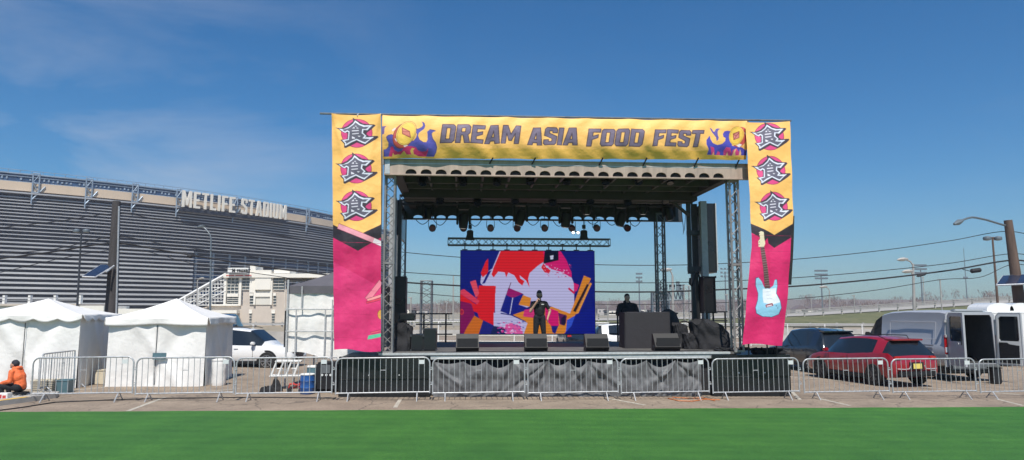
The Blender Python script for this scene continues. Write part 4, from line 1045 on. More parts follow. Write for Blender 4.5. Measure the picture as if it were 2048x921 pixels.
sp([(500, 480), (555, 500), (545, 560), (470, 545)], OR); sp([(430, 615), (545, 575), (700, 560), (830, 610), (780, 742), (500, 742), (520, 660)], OR)
sp([(300, 600), (420, 620), (530, 670), (505, 742), (300, 742)], W_); sp([(300, 690), (380, 700), (380, 744), (280, 744)], (24, 34, 84)); sp([(380, 680), (420, 670), (480, 690), (500, 742), (380, 742)], (220, 90, 160))
sp([(510, 580), (600, 570), (600, 640), (500, 625)], (206, 50, 120)); sp([(650, 560), (740, 590), (745, 690), (690, 690), (650, 640)], MG); sp([(740, 600), (800, 620), (790, 690), (750, 680)], (90, 24, 90)); sp([(760, 640), (790, 610), (790, 690), (760, 680)], (30, 20, 60)); sp([(690, 690), (740, 690), (720, 742), (700, 735)], (24, 30, 120))
sp([(920, 345), (968, 365), (860, 610), (785, 740), (770, 720), (840, 560)], OR); sp([(940, 402), (952, 410), (860, 596), (842, 588)], (40, 26, 30)); A.line([scr(966, 400), scr(868, 610)], 14, (226, 150, 58))
sp([(848, 395), (885, 410), (870, 450), (850, 460)], (206, 30, 110)); A.line([scr(815, 435), scr(850, 465)], 14, (200, 24, 80))
sp([(800, 650), (865, 615), (850, 690), (790, 742)], (48, 80, 200)); sp([(860, 610), (993, 560), (993, 743), (780, 743), (830, 690)], (14, 26, 130)); A.ell(*scr(85, 595), 14, 20, (200, 60, 60)); A.ell(*scr(85, 595), 9, 14, (150, 20, 70))
for _ in range(160):
    a = random.uniform(330, 830); q = random.uniform(268, 360); 
    if a > 640: A.ell(*scr(a, q), random.uniform(2, 7), random.uniform(1.5, 4), random.choice([(206, 40, 110), (214, 190, 230), (190, 40, 90)]), random.uniform(-.5, .5), 8)
for _ in range(70): A.ell(*scr(random.uniform(330, 500), random.uniform(660, 742)), random.uniform(3, 10), random.uniform(2, 5), random.choice([(214, 60, 150), (90, 90, 170), (230, 190, 230)]), 0, 8)
rows_ = np.arange(A.img.shape[0]); A.img *= (1 - .20 * (np.sin(rows_ * 2 * PI / (19.5 / 568 * A.img.shape[0])) > .35))[:, None, None]
SY = 6.0; a0, a1 = S(921.5, 501.5, SY), S(1190.5, 668, SY)
LED = thing('led_screen', 'large bright LED video wall showing a torn paper collage, at the back of the stage', 'screen', toW((a0.x, SY, a1.z)), YAW)
w_, h_ = a1.x - a0.x, a0.z - a1.z
ledm = artmat('led_display', .35, emis=.80)
A.mesh('display', lambda U, V: np.stack([U * w_, 0 * U - .002, h_ * (1 - V)], -1), ledm, LED)
b = MB(); b.box(-.015, 0, -.02, w_ + .015, .12, h_ + .02); b.box(-.01, -.004, -.03, w_ + .01, .05, -.003); b.build('frame', M['blk'], LED)
b = MB()
for k in range(10):
    x = (.03 + .94 * k / 9) * w_; z = S(1000, 490, SY - .1).z - a1.z
    b = MB(); b.box(x - .1, -.02, h_, x + .1, .06, h_ + .05); b.tube((x, .02, h_), (x, .02, z), .02, 5); b.box(x - .04, -.02, z - .02, x + .04, .08, z + .06); b.build('hanging_bracket', M['steel_d'], LED)
p0, p1 = S(896, 484, SY + .05), S(1219, 485, SY + .05); th = S(1000, 476, SY).z - S(1000, 492, SY).z
LT = sthing('lighting_truss', 'horizontal silver-grey box truss carrying the LED screen', 'truss', p0.x, SY, p0.z)
b = MB(); truss(b, (0, .05, 0), (p1.x - p0.x, .05, 0), .29, th * .85, .026, .012, 24); b.build('truss', M['dalu'], LT)
for px in (940, 1166):
    q = S(px, 466, SY); r = sthing('chain_hoist', None, 'hoist', q.x, SY - .2, q.z - .15, group=None)
    b = MB(); b.bevbox(-.12, -.1, -.1, .12, .12, .22, .03); b.prism([(-.17, -.14), (.17, -.14), (.1, .02), (-.12, .06)], lambda p: Vector((p[0], -.08, p[1])), lambda p: Vector((p[0], .1, p[1]))); b.build('motor', M['blk'], r)
    b = MB(); b.tube((0, 0, .2), (0, 0, RZ - q.z + .2), .018, 5); b.tube((.04, 0, .2), (.04, 0, RZ - q.z), .008, 4); b.tube((0, 0, .28), (0, 0, .42), .07, 8); b.build('chain', M['steel_d'], r)
    r['label'] = 'chain hoist above the %s end of the screen truss' % ('left' if px < 1000 else 'right')
q = S(1148, 468, SY); r = sthing('floodlight', 'pair of small bright white lamps above the screen truss', 'lamp', q.x, SY - .35, q.z)
lm = mat('lit_lamp', (1, .97, .9), .3, emis=3.0)
for dx in (-.09, .09):
    MB().lathe([(.02, -.05), (.06, 0), (.065, .03)], c=(dx, 0, 0), n=10, mtx=Matrix.Rotation(PI / 2, 4, 'X')).build('housing', M['blk'], r)
    MB().lathe([(.05, .035), (.05, .04)], c=(dx, 0, 0), n=10, mtx=Matrix.Rotation(PI / 2, 4, 'X')).build('bulb', lm, r)
MB().box(-.1, .02, .03, .1, .04, .06).tube((0, .03, .05), (0, .03, .3), .015, 5).build('bracket', M['steel_d'], r)

# ------------------------------------------------------------------ hanging stage lights
def par(px, py, sy, tilt, sc=1.0, lens='chairp'):
    p = S(px, py, sy); r = sthing('stage_light', None, 'stage light', p.x, sy, p.z)
    mt = Matrix.Rotation(PI / 2 + tilt, 4, 'X')
    R = .125 * sc
    MB().lathe([(R * .45, -.2 * sc), (R * .8, -.16 * sc), (R, -.05 * sc), (R, .1 * sc), (R * 1.05, .12 * sc), (R * .9, .12 * sc)], n=14, mtx=mt).build('can', M['blk'], r, smooth=True)
    MB().lathe([(R * .88, .121 * sc), (R * .86, .13 * sc)], n=14, mtx=mt).build('lens', M[lens], r)
    b = MB(); t = .34 * sc
    b.path([(-R - .02, 0, 0), (-R - .02, 0, t * .6), (-R, 0, t), (R, 0, t), (R + .02, 0, t * .6), (R + .02, 0, 0)], .012, 5); b.tube((0, 0, t), (0, 0, t + .12), .015, 5); b.box(-.04, -.03, t + .08, .04, .03, t + .16)
    b.build('yoke', M['steel_d'], r)
    return r
pxs = (865, 927, 981, 1034, 1089, 1143, 1193, 1254)
ORD = ['first', 'second', 'third', 'fourth', 'fifth', 'sixth', 'seventh', 'eighth', 'ninth', 'tenth', 'eleventh', 'twelfth']
for i, px in enumerate(pxs):
    r = par(px, 456, 6.2, .35); r['label'] = 'small round dark lamp with reddish lens under the rear beam, %s from the left' % ORD[i]; r['group'] = 'round lamps hung under the rear roof beam'
for i, px in enumerate((845, 926, 994, 1060, 1134, 1211, 1277, 1340)):
    r = par(px, 362 if px < 1000 else 360, .9, 1.2, 1.0, 'glass'); r['label'] = 'black lamp on the shaded front roof bar, %s from the left' % ORD[i]; r['group'] = 'lamps on the front roof bar'
for i, px in enumerate((880, 955, 1030, 1105, 1180, 1255, 1330)):
    r = par(px, 398 + 4 * (i % 2), 3.0, 1.0, 1.1, 'glass'); r['label'] = 'black lamp in the shade under the middle roof beam, %s from the left' % ORD[i]; r['group'] = 'lamps under the middle roof beam'
def moving_head(px, pyb, sy, sc, tilt, i):
    p = S(px, pyb, sy); r = sthing('moving_head', None, 'stage light', p.x, sy, p.z)
    b = MB(); b.bevbox(-.2 * sc, -.16 * sc, .62 * sc, .2 * sc, .16 * sc, .84 * sc, .03); b.tube((0, 0, .8 * sc), (0, 0, 1.0 * sc + .2), .04, 6); b.build('base', M['blk'], r)
    for s_ in (-1, 1): MB().bevbox(s_ * .21 * sc - .04, -.07, .1 * sc, s_ * .21 * sc + .04, .07, .66 * sc, .02).build('yoke_arm', M['blk'], r)
    mt = Matrix.Rotation(tilt, 4, 'Y') @ Matrix.Rotation(PI, 4, 'X')
    MB().lathe([(.05 * sc, -.24 * sc), (.15 * sc, -.2 * sc), (.17 * sc, 0), (.15 * sc, .2 * sc), (.13 * sc, .27 * sc)], c=(0, 0, .25 * sc), n=14, mtx=mt).build('head', M['blk'], r, smooth=True)
    MB().lathe([(.11 * sc, .272 * sc), (.1 * sc, .28 * sc)], c=(0, 0, .25 * sc), n=14, mtx=mt).build('lens', M['glass'], r)
    r['label'] = 'big black moving spotlight hanging head down from the roof, %s from the left' % ORD[i]; r['group'] = 'moving spotlights under the roof'
for i, (px, py, sc, t) in enumerate(((856, 438, .85, 0), (927, 456, 1.05, .05), (1041, 450, 1.1, .25), (1132, 454, 1.1, .1), (1173, 428, 1.0, 0), (1243, 452, 1.05, .3), (1286, 428, .9, 0), (1338, 440, .95, -.2))):
    moving_head(px, py, 5.1, sc, t, i)
p0, p1 = S(800, 400, 5.1), S(1350, 402, 5.1)
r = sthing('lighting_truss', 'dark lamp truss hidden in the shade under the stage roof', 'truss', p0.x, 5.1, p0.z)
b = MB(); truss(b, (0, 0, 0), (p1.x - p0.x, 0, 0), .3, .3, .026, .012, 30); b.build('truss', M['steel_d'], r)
for i, px in enumerate((845, 880, 950, 1010, 1066, 1118, 1186, 1224, 1270)):
    p = S(px, 444, 6.2); pts_ = [S(px + (k - 6) * 2.2, 440 + 9 * math.sin(PI * k / 12) + (i % 3) * 2 * math.sin(PI * k / 12), 6.25) for k in range(13)]
    o_ = MB().path([toW(q) for q in pts_], .014, 5).build('cable', M['wire']); tag(o_, 'loops of black lamp cable drooping from the rear roof beam', 'cable', 'drooping lamp cables')
pts_ = [toW(S(1458 - 3 * math.sin(k * .9), 0, 0)) for k in range(1)]
o_ = MB().path([toW(S(x, y, 5.8)) for x, y in ((1363, 420), (1365, 440), (1367, 458), (1366, 470), (1369, 458), (1371, 430))], .012, 5).build('chain', M['wire']); tag(o_, 'thin hanging chain near the right stage column', 'chain')

# ------------------------------------------------------------------ gear on the deck
def wedge(px0, px1, pyt, pyb, sy, label):
    a, c = S(px0, pyb, sy), S(px1, pyt, sy); w2 = (c.x - a.x) / 2
    r = sthing('stage_monitor', label, 'monitor speaker', a.x + w2, sy, DECK, group='floor monitors along the stage front')
    h = max(.3, c.z - DECK)
    prof = [(0, 0), (.34, 0), (.48, .12), (.16, h), (.05, h)]
    b = MB(); b.prism(prof, lambda p: Vector((-w2, .5 - p[0], p[1])), lambda p: Vector((w2, .5 - p[0], p[1]))); b.build('cabinet', M['blk'], r)
    b = MB(); b.box(-w2 + .03, .01, .13, w2 - .03, .02, h - .12, mtx=Matrix.Translation((0, .02, 0)) @ Matrix.Rotation(-.0, 4, 'X'))
    b.build('grille', mat('speaker_grille', (.018, .017, .019), .7, .2, .3, 30), r)
    for s_ in (-1, 1): MB().box(s_ * w2 - .015, .18, .1, s_ * w2 + .015, .32, .16).build('handle', M['steel_d'], r)
wedge(912, 958, 669, 700, .35, 'black wedge monitor at the stage front, left of the singer'); wedge(1051, 1096, 669, 700, .35, 'black wedge monitor right at the feet of the singer')
wedge(1173, 1219, 669, 700, .35, 'black wedge monitor between the singer and the covered desk'); wedge(1312, 1362, 668, 700, .35, 'black wedge monitor in front of the covered desk')
def gbox(name, label, cat, px0, px1, pyt, sy, dep, m, z0=DECK, extra=None, cloth=False, group=None, sq=.35, slope=0.0):
    a, c = S(px0, pyt, sy), S(px1, pyt, sy); w2 = (c.x - a.x) / 2; r = sthing(name, label, cat, a.x + w2, sy, z0, group=group); h = a.z - z0
    if cloth:
        b = MB()
        def f(u, v):
            t = u * 2 * PI; x = math.copysign(abs(math.cos(t)) ** sq, math.cos(t)) * w2; y = dep / 2 + math.copysign(abs(math.sin(t)) ** sq, math.sin(t)) * dep / 2
            k = (.93 + .09 * v + .03 * math.sin(t * 13 + 2 * v) * v) if sq > .2 else (1 + .012 * math.sin(t * 13 + 2 * v) * v)
            if slope:
                xx = x / w2; top = h * (1 - slope * (xx + 1) / 2) * (1 + .09 * math.sin(xx * 7 + px0) + .06 * math.sin(xx * 17 + y * 9)); k *= 1 + .05 * math.sin(t * 3 + v * 7) + .03 * math.sin(t * 9 - v * 11)
                return (x * k + .12 * slope * v * (xx > 0), dep / 2 + (y - dep / 2) * k, top * (1 - v) ** .8)
            return (x * k, dep / 2 + (y - dep / 2) * k, h * (1 - v) + .012 * math.sin(t * 5) * (1 - v))
        b.grid(f, 72, 12)
        cz_ = max(f(i / 36, 0)[2] for i in range(36)); b.grid(lambda u, v: (lambda q: (q[0] * (1 - v), dep / 2 + (q[1] - dep / 2) * (1 - v), q[2] * (1 - v) + cz_ * v))(f(u, 0)), 72, 4); b.build('cover', m, r, smooth=True, angle=50)
    else:
        b = MB(); b.bevbox(-w2, 0, 0, w2, dep, h, .02); b.build('case', m, r)
        b = MB(); b.bevbox(-w2 + .03, -.012, .04, w2 - .03, .0, h - .04, .004); b.build('front', M['blkgloss'] if extra is None else extra, r)
        for s_ in (-1, 1): MB().box(s_ * w2 - .02, -.02, h - .06, s_ * w2 + .02, .03, h + .01).build('corner', M['steel_d'], r); MB().box(s_ * w2 - .02, -.02, 0, s_ * w2 + .02, .03, .05).build('corner', M['steel_d'], r)
    return r
gbox('equipment_case', 'crumpled black cloth over equipment beside the left truss post', 'cover', 784, 822, 651, .9, 1.2, M['blkcloth'], cloth=True, slope=.06, sq=.3)
gbox('equipment_case', 'low black flight case beside the cloth-covered gear at left', 'case', 822, 847, 670, .9, .7, M['blk'])
gbox('subwoofer', 'black bass speaker box standing at the left of the deck', 'speaker', 847, 873, 658, .9, .7, M['blk'])
r = gbox('amplifier', 'small black amplifier resting on the cloth-covered gear at left', 'amplifier', 798, 830, 627, 1.6, .45, M['blk'], z0=S(810, 642, 1.6).z)
r = gbox('loudspeaker', 'tall black loudspeaker stack at the left edge of the stage', 'speaker', 788, 812, 553, 2.2, .7, M['blk'], z0=S(800, 652, 2.2).z)
MB().box(-.1, .2, DECK - r.location.z, .1, .5, 0).build('stand', M['blk'], r)
r = gbox('loudspeaker', 'black loudspeaker on legs at the right of the stage', 'speaker', 1407, 1431, 553, 1.5, .5, M['blk'], z0=S(1420, 627, 1.5).z)
b = MB()
for x in (-.05, .15): b.tube((x, .2, 0), (x, .2, DECK - r.location.z), .03, 6)
b.build('leg', M['blk'], r)
gbox('dj_booth', 'wide desk hidden by a plain black cloth with a person behind it', 'desk', 1249, 1341, 625, 1.9, .9, mat('booth_cloth', (.032, .030, .034), .85, 0, .15, 3, .2, 6), cloth=True, sq=.12)
gbox('equipment_cover', 'heap of black cloth draped over gear at the right of the deck', 'cover', 1394, 1466, 642, 1.0, 1.2, M['blkcloth'], cloth=True, slope=.35, sq=.6)
gbox('equipment_cover', 'small cloth-covered lump between the right column and the monitor', 'cover', 1352, 1379, 652, 1.6, .6, M['blkcloth'], cloth=True, slope=.1, sq=.5)
gbox('equipment_cover', 'low black bundle beside the grey column at right', 'cover', 1372, 1398, 670, 1.2, .6, M['blkcloth'], cloth=True, slope=.2, sq=.7)
# coat hung on a stand at desk's right end
r = sthing('draped_stand', 'dark jacket draped over a stand behind the black desk', 'jacket', S(1336, 640, 2.9).x, 2.9)
zt_ = S(1330, 618, 2.9).z - DECK
b = MB()
def f(u, v):
    t = u * 2 * PI; prof = np.interp(v, [0, .12, .4, .75, 1], [.05, .25, .33, .36, .22]); return (math.cos(t) * prof + .16 * v * v, math.sin(t) * prof * .6 + .02 * math.sin(t * 7) * v, zt_ * (1 - v * .72))
b.grid(f, 40, 14); b.build('jacket', mat('charcoal_jacket', (.05, .05, .052), .9, 0, .25, 6, .4, 10), r, smooth=True, angle=80); MB().tube((0, 0, 0), (0, 0, zt_ - .05), .025, 6).build('stand', M['blk'], r)
# tall black speaker pole with cable hooks
r = sthing('cable_pole', 'black pole with cables looped over its top beside the grey column', 'pole', S(1394, 600, 2.0).x, 2.0)
zt_ = S(1392, 549, 2.0).z - DECK
b = MB(); b.tube((.07, 0, 0), (0, 0, zt_), .055, 8); b.build('pole', M['blk'], r)
b = MB(); b.path([(-.2, 0, zt_ - .12), (-.22, 0, zt_ - .3), (-.16, 0, zt_ - .38), (-.1, 0, zt_ - .25), (-.06, 0, zt_ - .05), (0, 0, zt_ + .06), (.08, 0, zt_ - .02), (.12, 0, zt_ - .18), (.2, 0, zt_ - .2), (.24, 0, zt_ - .08)], .035, 6); b.build('cable_loop', M['blk'], r)
# brown hoop
r = sthing('drum_hoop', 'thin brown hoop rising behind the small covered lump', 'hoop', S(1369, 655, 2.4).x, 2.4); zc = S(1369, 658, 2.4).z - DECK
MB().path([(.24 * math.cos(a), 0, zc + .24 * math.sin(a)) for a in np.linspace(-.3, PI + .3, 20)], .022, 6).build('hoop', mat('brown_hoop', (.15, .09, .07), .6), r); MB().tube((0, 0, 0), (0, 0, zc), .02, 5).build('stand', M['blk'], r)
# cables & clutter
def cable(label, pts, sy, r_=.014, m='wire', rnd=.0):
    P3 = []
    for (x, y) in pts: P3.append(toW(S(x, y, sy)))
    o = MB().path(P3, r_, 5).build('cable', M[m]); tag(o, label, 'cable'); return o
cl = MB()
for k in range(9):
    a = random.uniform(1425, 1560); pp = [S(a + random.uniform(-14, 14) + j * 4, 703 - random.uniform(0, 6), -.1 + random.uniform(0, .4)) for j in range(7)]
    for p in pp: p.z = max(p.z, zt + .0) + .02
    cl.path(pp, .022, 5)
for (x, y, w2, h2) in ((1455, 700, .32, .12), (1530, 698, .28, .16), (1560, 700, .22, .12)):
    p = S(x, y, .1); cl.bevbox(p.x - w2, .1, zt - .03, p.x + w2, .5, zt + h2, .04)
o = cl.build('cable_bundle', M['blkcloth'], None); o.location = (SO.x, SO.y, 0); o.rotation_euler = (0, 0, YAW); tag(o, 'tangle of black cables and bags on the right wing under the guitar banner', 'cables')
b = MB()
for px in (1497, 1534, 1553): 
    p = S(px, 690, -.35); MB().tube((p.x, -.35, zt - .02), (p.x, -.35, p.z + .1), .02, 6).build('banner_leg', M['blk'], RBn)
o_ = MB().path([toW((x, .2 + .15 * math.sin(x * 3), DECK + .015)) for x in np.linspace(1.3, 9.2, 60)], .012, 5).build('cable', M['wire']); tag(o_, 'black cable lying along the front of the stage deck', 'cable')
# ------------------------------------------------------------------ crowd barriers
bl = [(65, 267), (273, 468), (473, 664), (671, 861), (867, 1048), (1057, 1235), (1242, 1418), (1426, 1597), (1607, 1778), (1785, 1950), (1958, 2122)]
LAx = P(65, 755, 18.3); LBx = P(1950, 755, 20.35)
def lineX(px):
    k = ray(px, 755); k = k.x / k.y
    # intersect with barrier line
    dx, dy = LBx.x - LAx.x, LBx.y - LAx.y
    # LA + t d ; X = kY
    t = (k * LAx.y - LAx.x) / (dx - k * dy); return Vector((LAx.x + dx * t, LAx.y + dy * t, 0))
BL = float(np.mean([(lineX(b_) - lineX(a_)).length for a_, b_ in bl]))
print('barrier length', BL, [round((lineX(b_) - lineX(a_)).length, 2) for a_, b_ in bl])
def make_barrier():
    r = thing('crowd_barrier', None, 'barrier'); L2 = BL / 2; z0, z1, rc = .20, 1.10, .16
    pts_ = [(-L2, 0, z0 - .03), (-L2, 0, z1 - rc)] + [(-L2 + rc - rc * math.cos(a), 0, z1 - rc + rc * math.sin(a)) for a in np.linspace(0, PI / 2, 6)[1:]] + [(L2 - rc + rc * math.sin(a), 0, z1 - rc + rc * math.cos(a)) for a in np.linspace(0, PI / 2, 6)] + [(L2, 0, z0 - .03)]
    b = MB(); b.path(pts_, .021, 8); b.tube((-L2, 0, z0), (L2, 0, z0), .019, 8); b.build('frame', M['galv'], r, smooth=True, angle=60)
    b = MB(); n = 16
    for k in range(n):
        x = -L2 + (k + 1) * BL / (n + 1); b.tube((x, 0, z0), (x, 0, z1), .0085, 6)
    x = -L2 + 8 * BL / (n + 1); b.tube((x, 0, .78), (x + BL / (n + 1), 0, .78), .01, 6)
    b.build('bars', M['galv'], r)
    x = -L2 + 15 * BL / (n + 1); MB().box(x + .0, -.012, .93, x + BL / (n + 1), -.004, 1.035).build('tag_plate', M['lens'], r)
    for s_ in (-1, 1):
        b = MB(); x = s_ * (L2 - .33)
        b.path([(x, -.26, -.02), (x, -.22, .02), (x, -.03, .2)], .016, 6); b.path([(x, .26, -.02), (x, .22, .02), (x, .03, .2)], .016, 6); b.tube((x, -.03, .2), (x, .03, .2), .016, 6); b.tube((x, -.13, .1), (x, .13, .1), .01, 5)
        b.build('foot', M['galv'], r)
    for z in (.45, .84):
        b = MB(); b.path([(L2, 0, z), (L2 + .05, 0, z), (L2 + .06, 0, z - .07)], .011, 6); b.tube((L2, 0, z - .06), (L2 + .07, 0, z - .06), .014, 6); b.build('hook', M['galv'], r)
    return r
ba = math.atan2(LBx.y - LAx.y, LBx.x - LAx.x)
where = ['in front of the first white tent at the far left', 'in front of the second white tent', 'in front of the white car, ladder and drums', 'before the left black stage panel', 'before the left end of the grey skirt',
         'before the middle of the grey skirt, below the singer', 'before the right part of the grey skirt, below the black desk', 'before the right black stage panel', 'in front of the red car side', 'in front of the red car rear and silver van', 'in front of the open van door at the far right']
first = make_barrier()
for i, (a_, b_) in enumerate(bl):
    m_ = (lineX(a_) + lineX(b_)) / 2; loc = Vector((m_.x, m_.y, gz(m_.x)))
    o = first if i == 0 else dup(first)
    o.location = loc; o.rotation_euler = (math.radians(random.uniform(-.6, .6)), -.007, ba + math.radians(random.uniform(-.8, .8)))
    o['label'] = 'galvanised crowd barrier ' + where[i]; o['group'] = 'crowd barriers in a row before the stage'
o = dup(first); p = G(48, 792); o.location = p + Vector((.25, 1.2, 0)); o.rotation_euler = (0, 0, math.radians(97)); o['label'] = 'crowd barrier set end-on beside the seated person in orange'

# ------------------------------------------------------------------ white tents
def tent(name, label, cx_px, fr, rb, wid, dep, yaw, eave, peak, scal, door, panes=2):
    """fr: pixel of the front right foot"""
    p = G(*fr); d = Vector((math.cos(yaw), math.sin(yaw), 0)); s = Vector((-math.sin(yaw), math.cos(yaw), 0))
    o0 = p - d * wid
    r = thing(name, label, 'tent', (o0.x, o0.y, gz(p.x)), yaw)
    # walls
    def wallpanel(x0, y0, x1, y1, n, amp, nm, seams=()):
        b = MB(); L = math.hypot(x1 - x0, y1 - y0); nx, ny = (y1 - y0) / L, -(x1 - x0) / L
        ph = random.uniform(0, 6)
        def f(u, v):
            q = amp * (math.sin(u * L * 5.1 + ph + v * 1.7) * .5 + math.sin(u * L * 11 + ph * 2 - v * 2.3) * .25 + .6 * math.sin(u * L * 2.1 + v * 4 + ph)) * math.sin(PI * min(1, max(0, u))) ** .4
            q += amp * 1.2 * math.exp(-((u - .25 - v * .5) * 14) ** 2) - amp * 1.3 * math.exp(-((u - .8 + v * .4) * 12) ** 2)
            for sm in seams: q -= .03 * math.exp(-((u - sm) * 90) ** 2)
            q += .04 * v * v
            return (x0 + (x1 - x0) * u + nx * q, y0 + (y1 - y0) * u + ny * q, eave * (1 - v) + .01 * math.sin(u * 20))
        b.grid(f, n, 26); return b.build(nm, M['white_vinyl'], r, smooth=True, angle=80, fix=False)
    wallpanel(0, 0, wid, 0, 90, .045, 'front_wall', door); wallpanel(wid, 0, wid, dep, 60, .03, 'side_wall'); wallpanel(0, dep, 0, 0, 30, .03, 'side_wall'); wallpanel(wid, dep, 0, dep, 30, .03, 'back_wall')
    # roof: concave hip
    cx, cy = wid / 2, dep / 2; e = .07
    b = MB(); ring = [(-e, -e), (wid + e, -e), (wid + e, dep + e), (-e, dep + e)]
    N_ = 10
    for k in range(4):
        a, c = ring[k], ring[(k + 1) % 4]
        def f(u, v):
            x = a[0] + (c[0] - a[0]) * u; y = a[1] + (c[1] - a[1]) * u; t = v
            sag = -.10 * math.sin(PI * t) * (1 - .5 * abs(2 * u - 1))
            return (x + (cx - x) * t, y + (cy - y) * t, eave + .03 + (peak - eave) * t ** 1.12 + sag * .6 - .04 * math.sin(PI * u) * (1 - t))
        b.grid(f, 16, N_)
    b.build('roof', M['white_vinyl'], r, smooth=True, angle=30, fix=True)
    # valance
    for k, (nm) in enumerate(('valance',) * 4):
        a, c = ring[k], ring[(k + 1) % 4]; L = math.hypot(c[0] - a[0], c[1] - a[1]); nx, ny = (c[1] - a[1]) / L, -(c[0] - a[0]) / L; ns = scal
        b = MB()
        def f(u, v):
            dp = (.13 + .10 * abs(math.sin(u * PI * ns))) if scal else .24 + .02 * math.sin(u * 9)
            out = .012 + .035 * v * (.6 + .5 * math.sin(u * L * 7 + k * 2)) + .03 * v * math.sin(u * L * 2.7 + 1)
            return (a[0] + (c[0] - a[0]) * u + nx * out, a[1] + (c[1] - a[1]) * u + ny * out, eave + .04 - dp * v)
        b.grid(f, 70, 4); b.build('valance', M['white_vinyl'], r, smooth=True, angle=80, fix=False, solid=.006)
    b = MB()
    for x, y in ((.03, .06), (wid - .05, .06), (wid - .05, dep - .05), (.03, dep - .05)): b.tube((x, y, -.05), (x, y, eave), .03, 8)
    b.build('pole_frame', M['alu'], r)
    b = MB()
    for x in [wid * s_ for s_ in door]: b.box(x - .006, -.06, .05, x + .006, -.03, eave - .2)
    if door: b.build('zip_seam', M['steel_d'], r)
    return r
t1 = tent('canopy_tent', 'white canopy tent with wavy hanging valance at far left, behind the orange jacket', 0, (152, 777), None, 3.1, 3.1, math.radians(10.5), 2.12, 2.62, 5, (.53,))
t2 = tent('canopy_tent', 'second white canopy tent with straight valance, beside the white car', 0, (407, 773), None, 2.85, 2.9, math.radians(6), 2.05, 2.66, 0, (.5,))
# tent details
MB().box(1.35, -.10, .82, 1.75, -.09, 1.02).build('window_patch', M['teal'], t2)
# grey-topped booth with white sheets
p = G(664, 750)
WBz = gz(-5)
bx0, bx1 = P(574, 700, 22.2), P(668, 700, 22.2)
cb = thing('pop_up_canopy', 'grey-topped pop-up canopy with white sheets around a pipe frame, left of the stage', 'canopy', (bx0.x, 22.2, gz(bx0.x)))
W2 = 3.0; zE = P(600, 573, 22.2).z - gz(bx0.x); zP = P(655, 533, 23.7).z - gz(bx0.x); z_lo = P(600, 712, 22.2).z - gz(bx0.x)
b = MB(); ring = [(-.05, -.05), (W2, -.05), (W2, W2), (-.05, W2)]
for k in range(4):
    a, c = ring[k], ring[(k + 1) % 4]
    b.grid(lambda u, v: ((a[0] + (c[0] - a[0]) * u) * (1 - v) + W2 / 2 * v, (a[1] + (c[1] - a[1]) * u) * (1 - v) + W2 / 2 * v, zE + (zP - zE) * v - .05 * math.sin(PI * v)), 10, 8)
b.build('roof', M['grey_canopy'], cb, smooth=True, angle=20)
b = MB()
for k in range(4):
    a, c = ring[k], ring[(k + 1) % 4]
    b.grid(lambda u, v: (a[0] + (c[0] - a[0]) * u, a[1] + (c[1] - a[1]) * u, zE + .01 - .24 * v), 10, 2)
b.build('valance', M['grey_canopy'], cb, solid=.01)
def sheet(x0, y0, x1, y1, zt_, zb_, n, amp, col):
    b = MB(); ph = random.uniform(0, 6); L = math.hypot(x1 - x0, y1 - y0); nx, ny = (y1 - y0) / L, -(x1 - x0) / L
    def f(u, v):
        q = amp * (math.sin(u * L * 6 + ph) * (.4 + v) + .6 * math.sin(u * L * 13 + v * 5) + .7 * math.sin(v * 9 + u * 5 + ph)) - .015 * math.exp(-((v - .35) * 18) ** 2) - .015 * math.exp(-((v - .69) * 18) ** 2)
        return (x0 + (x1 - x0) * u + nx * q, y0 + (y1 - y0) * u + ny * q, zt_ + (zb_ - zt_) * v + .12 * v * math.sin(u * 7 + 1))
    b.grid(f, n, 30); return b.build('sheet', M[col], cb, smooth=True, angle=80, fix=False)
sheet(0, -.02, W2, -.02, zE - .18, z_lo, 60, .022, 'white_vinyl'); sheet(0, W2, 0, 0, zE - .2, z_lo, 40, .03, 'white_vinyl'); sheet(W2, W2, 0, W2, zE - .2, z_lo, 20, .03, 'white_vinyl')
b = MB(); fy = -.14
def XZ(px, py): q = P(px, py, 22.06); return q.x - bx0.x, q.z - gz(bx0.x)
for py in (619, 663): x, z = XZ(575, py); b.tube((x - .05, fy, z), (W2, fy, z), .022, 6); b.tube((x - .05, fy, z), (x - .05, W2, z), .022, 6)
for px, y0_, y1_ in ((587, 619, 790), (646, 619, 790), (603, 573, 619), (660, 600, 790)):
    x, z0_ = XZ(px, y1_); _, z1_ = XZ(px, y0_); b.tube((x, fy, max(0, z0_)), (x, fy, z1_), .022, 6)
x, z = XZ(572, 700); b.tube((x, fy, 0), (x, fy, XZ(572, 560)[1]), .03, 6); b.tube((x, W2, 0), (x, W2, zE), .03, 6)
b.build('pipe_frame', M['alu'], cb); MB().tube((W2, W2, 0), (W2, W2, zE), .03, 6).build('pipe_post', M['alu'], cb)
b = MB(); x, _ = XZ(578, 600); b.grid(lambda u, v: (x - .12 + .1 * u, fy + .02, XZ(578, 622)[1] + (XZ(578, 695)[1] - XZ(578, 622)[1]) * v), 3, 6); b.build('dark_flap', M['navy'], cb, solid=.02)

# ------------------------------------------------------------------ small things on the lot
def G3(px, py): v = G(px, py); v.z = gz(v.x); return v
